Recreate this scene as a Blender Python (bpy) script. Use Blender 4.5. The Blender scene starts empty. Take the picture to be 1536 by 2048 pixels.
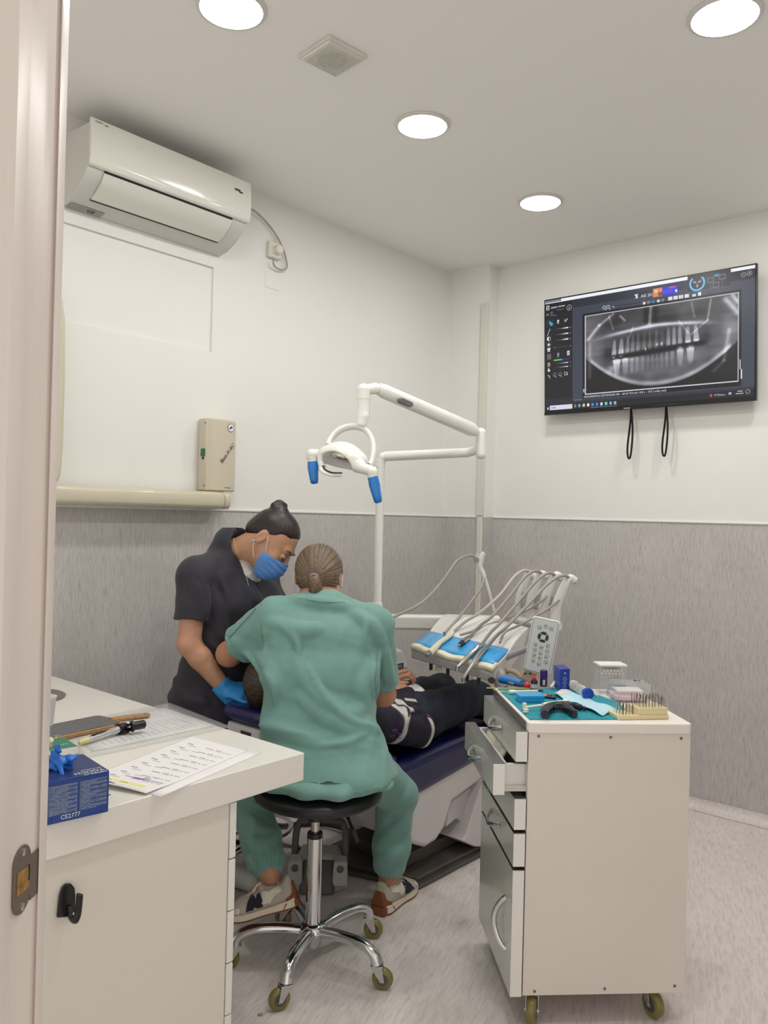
import bpy, bmesh, math, random
import numpy as np
from mathutils import Vector, Matrix, noise as mnoise

C = bpy.context.scene.collection
SC = bpy.context.scene
random.seed(7)

# ------------------------------------------------------------------ camera
FPX, ROLL, HC = 1620.0, math.radians(1.455), 1.42
PIT = math.atan(8.1 / FPX)
cam_d = bpy.data.cameras.new('camera'); cam = bpy.data.objects.new('camera', cam_d); C.objects.link(cam)
cam_d.sensor_fit = 'VERTICAL'; cam_d.sensor_height = 36.0; cam_d.lens = 36.0 * FPX / 2048.0
cam_d.clip_start = 0.02
COR, SIR, COP, SIP = math.cos(ROLL), math.sin(ROLL), math.cos(PIT), math.sin(PIT)
right = Vector((COR, -SIR * SIP, SIR * COP)); up = Vector((-SIR, -COR * SIP, COR * COP)); fwd = Vector((0, COP, SIP))
cm = Matrix((right, up, -fwd)).transposed().to_4x4(); cm.translation = (0, 0, HC)
cam.matrix_world = cm
SC.camera = cam

# ------------------------------------------------------------------ world, lamps, exposure
SC.view_settings.view_transform = 'Standard'; SC.view_settings.look = 'None'
SC.view_settings.gamma = 1.0; SC.view_settings.use_curve_mapping = False
SC.view_settings.exposure = 0.0
LAMP_STRENGTH = 86.0
LAMP_COLOR = (1.0, 0.988, 0.958)
w = bpy.data.worlds.new('corridor_light'); SC.world = w; w.use_nodes = True
bg = w.node_tree.nodes['Background']; bg.inputs[0].default_value = (1.0, 0.945, 0.90, 1); bg.inputs[1].default_value = 0.95

def srgb(c):
    return tuple(((v / 255.0) / 12.92 if v / 255.0 <= 0.04045 else ((v / 255.0 + 0.055) / 1.055) ** 2.4) for v in c)

# ------------------------------------------------------------------ photo-to-room survey helpers
def ray(x, y):
    u, v = x - 768.0, 1024.0 - y
    hx, hz = u * COR - v * SIR, u * SIR + v * COR
    return Vector((hx, FPX * COP - hz * SIP, FPX * SIP + hz * COP))
def atY(x, y, d):
    r = ray(x, y); return Vector((0, 0, HC)) + r * (d / r.y)
def atZ(x, y, z):
    r = ray(x, y); return Vector((0, 0, HC)) + r * ((z - HC) / r.z)
AZ = math.radians(40.9)
E1 = Vector((math.sin(AZ), math.cos(AZ), 0)); E2 = Vector((math.cos(AZ), -math.sin(AZ), 0)); E3 = Vector((0, 0, 1))
P0 = Vector((-0.672, 3.783, 0)); ZC = 2.934; S_R = 1.70
def room(s, t, z=0.0): return P0 + E1 * s + E2 * t + E3 * z      # s along the left wall, t out from it
def frame(origin, x, y):                                          # 4x4 with the given axes
    x = Vector(x).normalized(); y = Vector(y); z = x.cross(y).normalized(); y = z.cross(x)
    m = Matrix((x, y, z)).transposed().to_4x4(); m.translation = origin; return m

# ------------------------------------------------------------------ materials
MATS = {}
def mat(name, rgb, rough=0.5, metal=0.0, var=0.0, vscale=6.0, bump=0.0, bscale=200.0, coat=0.0, emit=None, estr=0.0, alpha=None, trans=0.0, ior=1.45, stretch=(1, 1, 1), spec=None, sheen=0.0):
    if name in MATS: return MATS[name]
    m = bpy.data.materials.new(name); m.use_nodes = True; nt = m.node_tree; b = nt.nodes['Principled BSDF']
    col = srgb(rgb) if max(rgb) > 1.0 else rgb
    b.inputs['Base Color'].default_value = (*col, 1); b.inputs['Roughness'].default_value = rough; b.inputs['Metallic'].default_value = metal
    if coat: b.inputs['Coat Weight'].default_value = coat; b.inputs['Coat Roughness'].default_value = 0.08
    if sheen: b.inputs['Sheen Weight'].default_value = sheen
    if spec is not None: b.inputs['Specular IOR Level'].default_value = spec
    if emit is not None:
        b.inputs['Emission Color'].default_value = (*(srgb(emit) if max(emit) > 1 else emit), 1); b.inputs['Emission Strength'].default_value = estr
    if trans: b.inputs['Transmission Weight'].default_value = trans; b.inputs['IOR'].default_value = ior
    if alpha is not None: b.inputs['Alpha'].default_value = alpha
    if var or bump:
        tc = nt.nodes.new('ShaderNodeTexCoord'); mp = nt.nodes.new('ShaderNodeMapping'); mp.inputs['Scale'].default_value = stretch
        nt.links.new(tc.outputs['Object'], mp.inputs[0])
    if var:
        n = nt.nodes.new('ShaderNodeTexNoise'); n.inputs['Scale'].default_value = vscale; n.inputs['Detail'].default_value = 5
        r = nt.nodes.new('ShaderNodeValToRGB'); r.color_ramp.elements[0].position = 0.3; r.color_ramp.elements[1].position = 0.7
        r.color_ramp.elements[0].color = (*[max(0, v * (1 - var)) for v in col], 1); r.color_ramp.elements[1].color = (*[min(1, v * (1 + var)) for v in col], 1)
        nt.links.new(mp.outputs[0], n.inputs[0]); nt.links.new(n.outputs[0], r.inputs[0]); nt.links.new(r.outputs[0], b.inputs['Base Color'])
    if bump:
        n2 = nt.nodes.new('ShaderNodeTexNoise'); n2.inputs['Scale'].default_value = bscale; n2.inputs['Detail'].default_value = 3
        bp = nt.nodes.new('ShaderNodeBump'); bp.inputs['Strength'].default_value = bump; bp.inputs['Distance'].default_value = 0.002
        nt.links.new(mp.outputs[0], n2.inputs[0]); nt.links.new(n2.outputs[0], bp.inputs['Height']); nt.links.new(bp.outputs[0], b.inputs['Normal'])
    MATS[name] = m; return m
def attr_mat(name, rough=0.7, emit=0.0, bump=0.0, bscale=300.0, sheen=0.0):
    if name in MATS: return MATS[name]
    m = mat(name, (200, 200, 200), rough, bump=bump, bscale=bscale, sheen=sheen); nt = m.node_tree; b = nt.nodes['Principled BSDF']
    a = nt.nodes.new('ShaderNodeAttribute'); a.attribute_name = 'col'
    if emit:
        b.inputs['Base Color'].default_value = (0.01, 0.01, 0.012, 1)
        nt.links.new(a.outputs['Color'], b.inputs['Emission Color']); b.inputs['Emission Strength'].default_value = emit
    else: nt.links.new(a.outputs['Color'], b.inputs['Base Color'])
    return m
def streak_mat(name, dark, mid, light, dirvec, along, across, rough, lo=0.35, hi=0.65, bump=0.1, spots=0.0):
    """fibres stretched along dirvec (world), used for wallpaper and vinyl"""
    m = bpy.data.materials.new(name); m.use_nodes = True; nt = m.node_tree; b = nt.nodes['Principled BSDF']; N = nt.nodes.new; L = nt.links.new
    geo = N('ShaderNodeNewGeometry'); rot = N('ShaderNodeVectorRotate'); rot.rotation_type = 'EULER_XYZ'
    d = Vector(dirvec).normalized(); q = d.rotation_difference(Vector((0, 0, 1))).to_euler(); rot.inputs['Rotation'].default_value = q
    mp = N('ShaderNodeMapping'); mp.inputs['Scale'].default_value = (across, across, along)
    L(geo.outputs['Position'], rot.inputs['Vector']); L(rot.outputs[0], mp.inputs[0])
    n = N('ShaderNodeTexNoise'); n.inputs['Scale'].default_value = 1.0; n.inputs['Detail'].default_value = 6; n.inputs['Roughness'].default_value = 0.65; L(mp.outputs[0], n.inputs[0])
    r = N('ShaderNodeValToRGB'); e = r.color_ramp.elements; e[0].position = lo; e[0].color = (*srgb(dark), 1); e[1].position = hi; e[1].color = (*srgb(light), 1)
    k = e.new(0.5); k.color = (*srgb(mid), 1); L(n.outputs[0], r.inputs[0])
    big = N('ShaderNodeTexNoise'); big.inputs['Scale'].default_value = 3.0; big.inputs['Detail'].default_value = 3; L(geo.outputs['Position'], big.inputs[0])
    mx = N('ShaderNodeMix'); mx.data_type = 'RGBA'; mx.blend_type = 'MULTIPLY'; mx.inputs[0].default_value = 0.25
    L(r.outputs[0], mx.inputs[6]); L(big.outputs['Color'], mx.inputs[7]); 
    hs = N('ShaderNodeHueSaturation'); hs.inputs['Saturation'].default_value = 0.0; L(big.outputs['Color'], hs.inputs['Color']); L(hs.outputs[0], mx.inputs[7])
    out = mx.outputs[2]
    if spots:
        vo = N('ShaderNodeTexVoronoi'); vo.inputs['Scale'].default_value = 34.0; L(geo.outputs['Position'], vo.inputs['Vector'])
        lt = N('ShaderNodeMath'); lt.operation = 'LESS_THAN'; lt.inputs[1].default_value = 0.075; L(vo.outputs['Distance'], lt.inputs[0])
        gt = N('ShaderNodeMath'); gt.operation = 'GREATER_THAN'; gt.inputs[1].default_value = 0.72; L(vo.outputs['Color'], gt.inputs[0])
        mu = N('ShaderNodeMath'); mu.operation = 'MULTIPLY'; L(lt.outputs[0], mu.inputs[0]); L(gt.outputs[0], mu.inputs[1])
        m2 = N('ShaderNodeMath'); m2.operation = 'MULTIPLY'; m2.inputs[1].default_value = spots; L(mu.outputs[0], m2.inputs[0])
        mx2 = N('ShaderNodeMix'); mx2.data_type = 'RGBA'; L(m2.outputs[0], mx2.inputs[0]); L(out, mx2.inputs[6]); mx2.inputs[7].default_value = (*srgb(dark), 1); out = mx2.outputs[2]
    L(out, b.inputs['Base Color']); b.inputs['Roughness'].default_value = rough
    bp = N('ShaderNodeBump'); bp.inputs['Strength'].default_value = bump; bp.inputs['Distance'].default_value = 0.001; L(n.outputs[0], bp.inputs['Height']); L(bp.outputs[0], b.inputs['Normal'])
    return m

# ------------------------------------------------------------------ mesh building
class MB:
    def __init__(s): s.v = []; s.f = []; s.mi = []; s.M = Matrix.Identity(4); s.m = 0
    def add(s, vs, fs):
        o = len(s.v); s.v += [s.M @ Vector(p) for p in vs]; s.f += [tuple(i + o for i in f) for f in fs]; s.mi += [s.m] * len(fs); return s
    def box(s, c, d, rot=None):
        hx, hy, hz = d[0] / 2, d[1] / 2, d[2] / 2; c = Vector(c)
        vs = [Vector((x, y, z)) for z in (-hz, hz) for y in (-hy, hy) for x in (-hx, hx)]
        if rot is not None: vs = [rot @ p for p in vs]
        return s.add([c + p for p in vs], [(0, 2, 3, 1), (4, 5, 7, 6), (0, 1, 5, 4), (1, 3, 7, 5), (3, 2, 6, 7), (2, 0, 4, 6)])
    def hexa(s, b, t):                                             # bottom 4 points, top 4 points (both counter-clockwise from above)
        return s.add(list(b) + list(t), [(3, 2, 1, 0), (4, 5, 6, 7)] + [(i, (i + 1) % 4, 4 + (i + 1) % 4, 4 + i) for i in range(4)])
    def quad(s, a, b, c, d): return s.add([a, b, c, d], [(0, 1, 2, 3)])
    def tube(s, pts, r, n=12, cap=True, ry=None, up=None):
        P = [Vector(p) for p in pts]; R = r if isinstance(r, (list, tuple)) else [r] * len(P); RY = ry if isinstance(ry, (list, tuple)) else ([ry] * len(P) if ry else R)
        vs = []; u = None
        for i, p in enumerate(P):
            t = (P[min(i + 1, len(P) - 1)] - P[max(i - 1, 0)]).normalized()
            if u is None:
                g = Vector(up) if up is not None else (Vector((0, 0, 1)) if abs(t.z) < 0.9 else Vector((1, 0, 0)))
                u = (g - t * g.dot(t)).normalized()
            else: u = (u - t * u.dot(t)).normalized()
            v = t.cross(u)
            for k in range(n):
                a = 2 * math.pi * k / n; vs.append(p + v * (math.cos(a) * R[i]) + u * (math.sin(a) * RY[i]))
        fs = [(i * n + k, i * n + (k + 1) % n, (i + 1) * n + (k + 1) % n, (i + 1) * n + k) for i in range(len(P) - 1) for k in range(n)]
        if cap: fs += [tuple(range(n - 1, -1, -1)), tuple((len(P) - 1) * n + k for k in range(n))]
        return s.add(vs, fs)
    def cyl(s, a, b, r1, r2=None, n=24): return s.tube([a, b], [r1, r1 if r2 is None else r2], n)
    def lathe(s, prof, o=(0, 0, 0), axis=(0, 0, 1), n=32):         # prof: (radius, height) from bottom to top
        ax = Vector(axis).normalized(); u = ax.orthogonal().normalized(); v = ax.cross(u); o = Vector(o); vs = []
        for r, h in prof:
            for k in range(n):
                a = 2 * math.pi * k / n; vs.append(o + ax * h + (u * math.cos(a) + v * math.sin(a)) * max(r, 1e-5))
        m = len(prof); fs = [(i * n + k, i * n + (k + 1) % n, (i + 1) * n + (k + 1) % n, (i + 1) * n + k) for i in range(m - 1) for k in range(n)]
        fs += [tuple(range(n - 1, -1, -1)), tuple((m - 1) * n + k for k in range(n))]
        return s.add(vs, fs)
    def prism(s, poly, depth, m=None):                             # poly in local xy, extruded along +z by depth
        n = len(poly); m = m or Matrix.Identity(4)
        vs = [m @ Vector((x, y, 0)) for x, y in poly] + [m @ Vector((x, y, depth)) for x, y in poly]
        return s.add(vs, [tuple(range(n - 1, -1, -1)), tuple(range(n, 2 * n))] + [(i, (i + 1) % n, n + (i + 1) % n, n + i) for i in range(n)])
    def ball(s, c, r, n=16, m=10, R=None):
        c = Vector(c); r = (r, r, r) if not isinstance(r, (tuple, list)) else r; vs = []
        for i in range(m + 1):
            th = math.pi * i / m - math.pi / 2
            for k in range(n):
                a = 2 * math.pi * k / n; p = Vector((r[0] * math.cos(th) * math.cos(a), r[1] * math.cos(th) * math.sin(a), r[2] * math.sin(th))); vs.append(c + (R @ p if R else p))
        return s.add(vs, [(i * n + k, i * n + (k + 1) % n, (i + 1) * n + (k + 1) % n, (i + 1) * n + k) for i in range(m) for k in range(n)])
    def grid(s, fn, nu, nv):
        vs = [fn(i / nu, j / nv) for j in range(nv + 1) for i in range(nu + 1)]; k = nu + 1
        return s.add(vs, [(j * k + i, j * k + i + 1, (j + 1) * k + i + 1, (j + 1) * k + i) for j in range(nv) for i in range(nu)])
def rrect(w, h, r, n=5, cx=0.0, cy=0.0):
    pts = []
    for (sx, sy, a0) in ((1, 1, 0), (-1, 1, 90), (-1, -1, 180), (1, -1, 270)):
        for k in range(n + 1):
            a = math.radians(a0 + 90 * k / n); pts.append((cx + sx * (w / 2 - r) + r * math.cos(a), cy + sy * (h / 2 - r) + r * math.sin(a)))
    return pts
def disc(r, n=24, cx=0.0, cy=0.0): return [(cx + r * math.cos(2 * math.pi * k / n), cy + r * math.sin(2 * math.pi * k / n)) for k in range(n)]
def spline(pts, n=8):                                              # Catmull-Rom through points
    P = [Vector(p) for p in pts]; P = [P[0] * 2 - P[1]] + P + [P[-1] * 2 - P[-2]]; out = []
    for i in range(1, len(P) - 2):
        a, b, c, d = P[i - 1], P[i], P[i + 1], P[i + 2]
        for k in range(n):
            t = k / n; out.append(0.5 * ((2 * b) + (c - a) * t + (2 * a - 5 * b + 4 * c - d) * t * t + (3 * b - a - 3 * c + d) * t ** 3))
    out.append(P[-2]); return out

def world_of(o):
    m = o.matrix_basis.copy(); p = o.parent
    while p is not None: m = p.matrix_basis @ m; p = p.parent
    return m
def obj(name, mb, m, parent=None, bevel=0.0, seg=2, smooth=35, local=False, sub=0, weld=True):
    me = bpy.data.meshes.new(name)
    vs = mb.v
    if parent is not None and not local:
        inv = world_of(parent).inverted(); vs = [inv @ p for p in vs]
    me.from_pydata([tuple(p) for p in vs], [], mb.f)
    for mm in (m if isinstance(m, (list, tuple)) else [m]): me.materials.append(mm)
    if any(mb.mi): me.polygons.foreach_set('material_index', mb.mi)
    bm = bmesh.new(); bm.from_mesh(me)
    if weld: bmesh.ops.remove_doubles(bm, verts=bm.verts, dist=1e-5)
    bmesh.ops.recalc_face_normals(bm, faces=bm.faces); bm.to_mesh(me); bm.free()
    if smooth: me.polygons.foreach_set('use_smooth', [True] * len(me.polygons)); me.set_sharp_from_angle(angle=math.radians(smooth))
    me.update()
    o = bpy.data.objects.new(name, me); C.objects.link(o)
    if parent is not None: o.parent = parent
    if bevel:
        b = o.modifiers.new('bevel', 'BEVEL'); b.width = bevel; b.segments = seg; b.limit_method = 'ANGLE'; b.angle_limit = math.radians(40)
    if sub:
        u = o.modifiers.new('sub', 'SUBSURF'); u.levels = sub; u.render_levels = sub
    return o
def tag(o, label, cat, group=None):
    o['label'] = label; o['category'] = cat
    if group: o['group'] = group
    return o
def thing(name, label, cat, loc, rotz=0.0, group=None):
    o = bpy.data.objects.new(name, None); C.objects.link(o); o.location = loc; o.rotation_euler = (0, 0, rotz); o.empty_display_size = 0.1
    o.matrix_basis = Matrix.Translation(Vector(loc)) @ Matrix.Rotation(rotz, 4, 'Z')
    return tag(o, label, cat, group)
def struct(name, mb, m, **k):
    o = obj(name, mb, m, **k); o['kind'] = 'structure'; return o
def dup(r, loc=None, rotz=None, label=None, group=None):
    c = r.copy(); C.objects.link(c)
    if loc is not None: c.matrix_basis = Matrix.Translation(Vector(loc)) @ Matrix.Rotation(r.rotation_euler.z if rotz is None else rotz, 4, 'Z')
    if label: c['label'] = label
    if group: c['group'] = group
    for ch in list(r.children):
        d = ch.copy(); C.objects.link(d); d.parent = c
        for g in list(ch.children):
            e = g.copy(); C.objects.link(e); e.parent = d
    return c
def text(s, size, M, m, parent, name='lettering', ext=0.0003, align='LEFT', shear=0.0, sx=1.0, label=None):
    cu = bpy.data.curves.new('t', 'FONT'); cu.body = s; cu.size = size; cu.extrude = ext; cu.align_x = align; cu.shear = shear; cu.resolution_u = 2
    o = bpy.data.objects.new('t', cu); C.objects.link(o)
    dg = bpy.context.evaluated_depsgraph_get(); me = bpy.data.meshes.new_from_object(o.evaluated_get(dg)); bpy.data.objects.remove(o)
    me.name = name; me.transform(world_of(parent).inverted() @ M @ Matrix.Diagonal((sx, 1, 1, 1))); me.materials.clear(); me.materials.append(m)
    q = bpy.data.objects.new(name, me); C.objects.link(q); q.parent = parent
    if label: q['label'] = label
    return q

# ------------------------------------------------------------------ soft bodies: signed-distance fields turned into one skin
class SDF:
    def __init__(s, lo, hi, h):
        s.lo = np.array(lo, float); s.h = h; s.n = np.ceil((np.array(hi, float) - s.lo) / h).astype(int) + 1
        s.g = np.full(s.n, 0.5, np.float32); s.ax = [s.lo[i] + h * np.arange(s.n[i]) for i in range(3)]
    def _sl(s, lo, hi):
        a = np.clip(np.floor((np.array(lo) - s.lo) / s.h).astype(int), 0, s.n); b = np.clip(np.ceil((np.array(hi) - s.lo) / s.h).astype(int) + 1, 0, s.n)
        return tuple(slice(a[i], b[i]) for i in range(3))
    def pts(s, sl): return (s.ax[0][sl[0]][:, None, None], s.ax[1][sl[1]][None, :, None], s.ax[2][sl[2]][None, None, :])
    def comb(s, sl, d, k, op):
        g = s.g[sl]
        if op == 'u':
            h = np.maximum(k - np.abs(g - d), 0) / max(k, 1e-6); s.g[sl] = np.minimum(g, d) - h * h * k * 0.25
        elif op == 's':
            d = -d; h = np.maximum(k - np.abs(g - d), 0) / max(k, 1e-6); s.g[sl] = np.maximum(g, d) + h * h * k * 0.25
    def seg(s, a, b, ra, rb, side=None, k=0.02, op='u', cap=1.0, p=2.0):
        """tapered limb a->b; ra/rb a radius or (half width along side, half depth)"""
        a = np.array(a, float); b = np.array(b, float); ra = ra if isinstance(ra, (tuple, list)) else (ra, ra); rb = rb if isinstance(rb, (tuple, list)) else (rb, rb)
        R = max(*ra, *rb) + k + 2 * s.h + 0.01; sl = s._sl(np.minimum(a, b) - R, np.maximum(a, b) + R); x, y, z = s.pts(sl)
        w = b - a; L2 = max(float(w @ w), 1e-9); wl = w / math.sqrt(L2)
        t = np.clip(((x - a[0]) * w[0] + (y - a[1]) * w[1] + (z - a[2]) * w[2]) / L2, 0, 1)
        ox, oy, oz = x - a[0] - t * w[0], y - a[1] - t * w[1], z - a[2] - t * w[2]
        if side is None and ra[0] == ra[1] and rb[0] == rb[1]:
            d = np.sqrt(ox * ox + oy * oy + oz * oz) - (ra[0] + (rb[0] - ra[0]) * t)
        else:
            u = np.array(side, float); u = u - wl * (u @ wl); u /= np.linalg.norm(u); v = np.cross(wl, u)
            rx = ra[0] + (rb[0] - ra[0]) * t; ry = ra[1] + (rb[1] - ra[1]) * t; rm = np.minimum(rx, ry)
            pu = np.abs(ox * u[0] + oy * u[1] + oz * u[2]) / rx; pv = np.abs(ox * v[0] + oy * v[1] + oz * v[2]) / ry; pw = np.abs(ox * wl[0] + oy * wl[1] + oz * wl[2]) / (rm * cap)
            if p == 2.0: q = np.sqrt(pu * pu + pv * pv + pw * pw)
            else: q = (pu ** p + pv ** p + pw ** p) ** (1.0 / p)
            d = (q - 1) * rm
        s.comb(sl, d.astype(np.float32), k, op); return s
    def chain(s, P, R, **kw):
        for i in range(len(P) - 1): s.seg(P[i], P[i + 1], R[i], R[i + 1], **kw)
        return s
    def ell(s, c, r, R=None, k=0.02, op='u', p=2.0):
        """ellipsoid; R columns = its axes"""
        c = np.array(c, float); r = np.array(r, float); m = r.max() + k + 2 * s.h + 0.01; sl = s._sl(c - m * 1.3, c + m * 1.3); x, y, z = s.pts(sl)
        ox, oy, oz = x - c[0], y - c[1], z - c[2]; R = np.eye(3) if R is None else np.array(R)
        q = [np.abs(ox * R[0, i] + oy * R[1, i] + oz * R[2, i]) / r[i] for i in range(3)]
        d = (((q[0] ** p + q[1] ** p + q[2] ** p) ** (1.0 / p)) - 1) * r.min()
        s.comb(sl, d.astype(np.float32), k, op); return s
    def cut(s, o, n, k=0.004, lo=None, hi=None):                   # keep the side where (p-o).n < 0
        n = np.array(n, float); n /= np.linalg.norm(n); sl = s._sl(s.lo - 1 if lo is None else lo, s.lo + 99 if hi is None else hi); x, y, z = s.pts(sl)
        d = -((x - o[0]) * n[0] + (y - o[1]) * n[1] + (z - o[2]) * n[2]); s.comb(sl, np.broadcast_to(d, s.g[sl].shape).astype(np.float32), k, 's'); return s
    def warp(s, fn, lo=None, hi=None):                             # add a displacement field fn(x,y,z) in metres
        sl = s._sl(s.lo - 1 if lo is None else lo, s.lo + 99 if hi is None else hi); x, y, z = s.pts(sl); s.g[sl] += fn(x, y, z).astype(np.float32); return s
    def mesh(s):
        g = s.g; n = s.n; ins = g < 0; acc = np.zeros([*(n - 1), 3], np.float32); cnt = np.zeros(n - 1, np.float32)
        cor = [(i, j, k) for i in (0, 1) for j in (0, 1) for k in (0, 1)]
        def cs(c): return tuple(slice(c[i], n[i] - 1 + c[i]) for i in range(3))
        for c0 in cor:
            for ax in range(3):
                if c0[ax]: continue
                c1 = list(c0); c1[ax] = 1; a, b = g[cs(c0)], g[cs(c1)]; x = ins[cs(c0)] != ins[cs(c1)]
                t = np.where(x, a / np.where(x, a - b, 1), 0)
                for i in range(3): acc[..., i] += np.where(x, c0[i] + (t if i == ax else 0), 0)
                cnt += x
        act = cnt > 0; idx = np.full(n - 1, -1, np.int64); idx[act] = np.arange(act.sum())
        V = (np.argwhere(act) + acc[act] / cnt[act][:, None]) * s.h + s.lo
        F = []
        for ax in range(3):
            o = [i for i in range(3) if i != ax]
            sl0 = [slice(None)] * 3; sl1 = [slice(None)] * 3; sl0[ax] = slice(0, n[ax] - 1); sl1[ax] = slice(1, n[ax])
            for q in o: sl0[q] = sl1[q] = slice(1, n[q] - 1)
            A, B = ins[tuple(sl0)], ins[tuple(sl1)]; e = np.argwhere(A != B)
            if not len(e): continue
            flip = A[tuple(e.T)]; base = e.copy(); base[:, o] += 1
            def at(d0, d1):
                q = base.copy(); q[:, o[0]] -= d0; q[:, o[1]] -= d1; return idx[tuple(q.T)]
            quad = np.stack([at(1, 1), at(0, 1), at(0, 0), at(1, 0)], 1)
            fl = flip if ax != 1 else ~flip
            quad[~fl] = quad[~fl][:, ::-1]; F.append(quad)
        return V, np.concatenate(F)
def skin(name, sd, m, parent=None, relax=1, colfn=None):
    V, F = sd.mesh()
    if relax:                                                      # light Laplacian smoothing
        for _ in range(relax):
            S = np.zeros_like(V); cn = np.zeros(len(V))
            for i in range(4):
                a, b = F[:, i], F[:, (i + 1) % 4]; np.add.at(S, a, V[b]); np.add.at(S, b, V[a]); np.add.at(cn, a, 1); np.add.at(cn, b, 1)
            V = V * 0.45 + 0.55 * S / np.maximum(cn, 1)[:, None]
    W = V.copy()
    if parent is not None:
        inv = np.array(world_of(parent).inverted()); W = V @ inv[:3, :3].T + inv[:3, 3]
    me = bpy.data.meshes.new(name); me.vertices.add(len(V)); me.vertices.foreach_set('co', W.astype(np.float32).ravel())
    me.loops.add(F.size); me.loops.foreach_set('vertex_index', F.ravel().astype(np.int32)); me.polygons.add(len(F))
    me.polygons.foreach_set('loop_start', np.arange(0, F.size, 4, dtype=np.int32)); me.polygons.foreach_set('use_smooth', np.ones(len(F), bool))
    me.update(calc_edges=True); me.validate(); me.materials.append(m)
    if colfn is not None:
        c = np.ones((len(V), 4), np.float32); c[:, :3] = colfn(V); a = me.color_attributes.new('col', 'FLOAT_COLOR', 'POINT'); a.data.foreach_set('color', c.ravel())
    o = bpy.data.objects.new(name, me); C.objects.link(o)
    if parent is not None: o.parent = parent
    return o
def lin(c): return np.array(srgb(c), np.float32)
def smst(a, b, x): t = np.clip((x - a) / (b - a), 0, 1); return t * t * (3 - 2 * t)
# ================================================================== SETTING
M_wall = mat('white_wall_paint', (232, 231, 226), 0.6, var=0.015, vscale=2.0, bump=0.08, bscale=60)
M_ceil = mat('ceiling_paint', (240, 238, 234), 0.75, bump=0.05, bscale=80)
M_paper = streak_mat('grey_fibre_wallpaper', (164, 161, 159), (202, 198, 195), (212, 208, 205), (0, 0, 1), 20.0, 340.0, 0.55, 0.30, 0.68, 0.1)
M_floor = streak_mat('grey_vinyl_floor', (200, 191, 187), (229, 221, 217), (241, 234, 230), E1 * 0.93 + E2 * -0.35, 16.0, 110.0, 0.42, 0.25, 0.75, 0.06, spots=0.6)
M_white = mat('white_gloss', (226, 224, 219), 0.3)
M_trim = mat('white_trim', (238, 236, 231), 0.35)
S_L, T_R, ZD = -2.6, 3.6, 1.43
def quads_on_wall(mb, cells, P):
    for (a0, a1, b0, b1) in cells: mb.quad(P(a0, b0), P(a1, b0), P(a1, b1), P(a0, b1))
# left wall: white above, fibre wallpaper below, a shallow plastered-over recess high up
L = MB(); PL = lambda s, z: room(s, 0, z)
n0, n1, nz0, nz1, nd = -1.05, -0.186, 2.14, 2.52, -0.012
L.m = 0
quads_on_wall(L, [(S_L, n0, ZD, ZC), (n0, n1, ZD, nz0), (n0, n1, nz1, ZC), (n1, 1.61, ZD, ZC)], PL)
PN = lambda s, z: room(s, nd, z)
quads_on_wall(L, [(n0, n1, nz0, nz1)], PN)
for a, b in (((n0, nz0), (n1, nz0)), ((n1, nz0), (n1, nz1)), ((n1, nz1), (n0, nz1)), ((n0, nz1), (n0, nz0))):
    L.quad(PL(*a), PL(*b), PN(*b), PN(*a))
L.m = 1; quads_on_wall(L, [(S_L, 1.61, 0, ZD)], PL)
struct('wall_left', L, [M_wall, M_paper], smooth=0)
# pilaster in the corner
K = MB()
for (m, z0, z1) in ((0, ZD, ZC), (1, 0, ZD)):
    K.m = m; K.quad(room(1.60, 0, z0), room(1.60, 0.288, z0), room(1.60, 0.288, z1), room(1.60, 0, z1)); K.quad(room(1.60, 0.288, z0), room(1.72, 0.288, z0), room(1.72, 0.288, z1), room(1.60, 0.288, z1))
struct('wall_corner', K, [M_wall, M_paper], smooth=0)
R_ = MB()
for (m, z0, z1) in ((0, ZD, ZC), (1, 0, ZD)):
    R_.m = m; R_.quad(room(S_R, 0.28, z0), room(S_R, T_R, z0), room(S_R, T_R, z1), room(S_R, 0.28, z1))
struct('wall_right', R_, [M_wall, M_paper], smooth=0)
R2 = MB()
for (m, z0, z1) in ((0, ZD, ZC), (1, 0, ZD)):
    R2.m = m; R2.quad(room(S_R, T_R, z0), room(-1.2, T_R, z0), room(-1.2, T_R, z1), room(S_R, T_R, z1))
struct('wall_side', R2, [M_wall, M_paper], smooth=0)
# floor and ceiling
F_ = MB(); F_.quad(room(S_L - 1, -0.001, 0), room(S_R + 0.001, -0.001, 0), room(S_R + 0.001, T_R, 0), room(S_L - 1, T_R, 0)); struct('floor', F_, M_floor, smooth=0)
G_ = MB(); G_.quad(room(S_L - 1, -0.02, ZC), room(S_R + 0.02, -0.02, ZC), room(S_R + 0.02, T_R, ZC), room(S_L - 1, T_R, ZC)); struct('ceiling', G_, M_ceil, smooth=0)
# vinyl coved up the wall feet
def cove(name, a, b, inward):
    mb = MB(); r = 0.05; pr = []
    for k in range(9):
        an = math.pi / 2 * k / 8; pr.append((r - r * math.sin(an) + 0.0015, r - r * math.cos(an) + 0.0015))
    mb.grid(lambda u, v: Vector(a) + (Vector(b) - Vector(a)) * u + inward * pr[int(round(v * 8))][0] + E3 * pr[int(round(v * 8))][1], 1, 8); struct(name, mb, M_floor, smooth=60)
cove('baseboard_left', room(S_L, 0), room(1.60, 0), E2)
cove('baseboard_right', room(S_R, 0.3), room(S_R, T_R), -E1)
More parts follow.
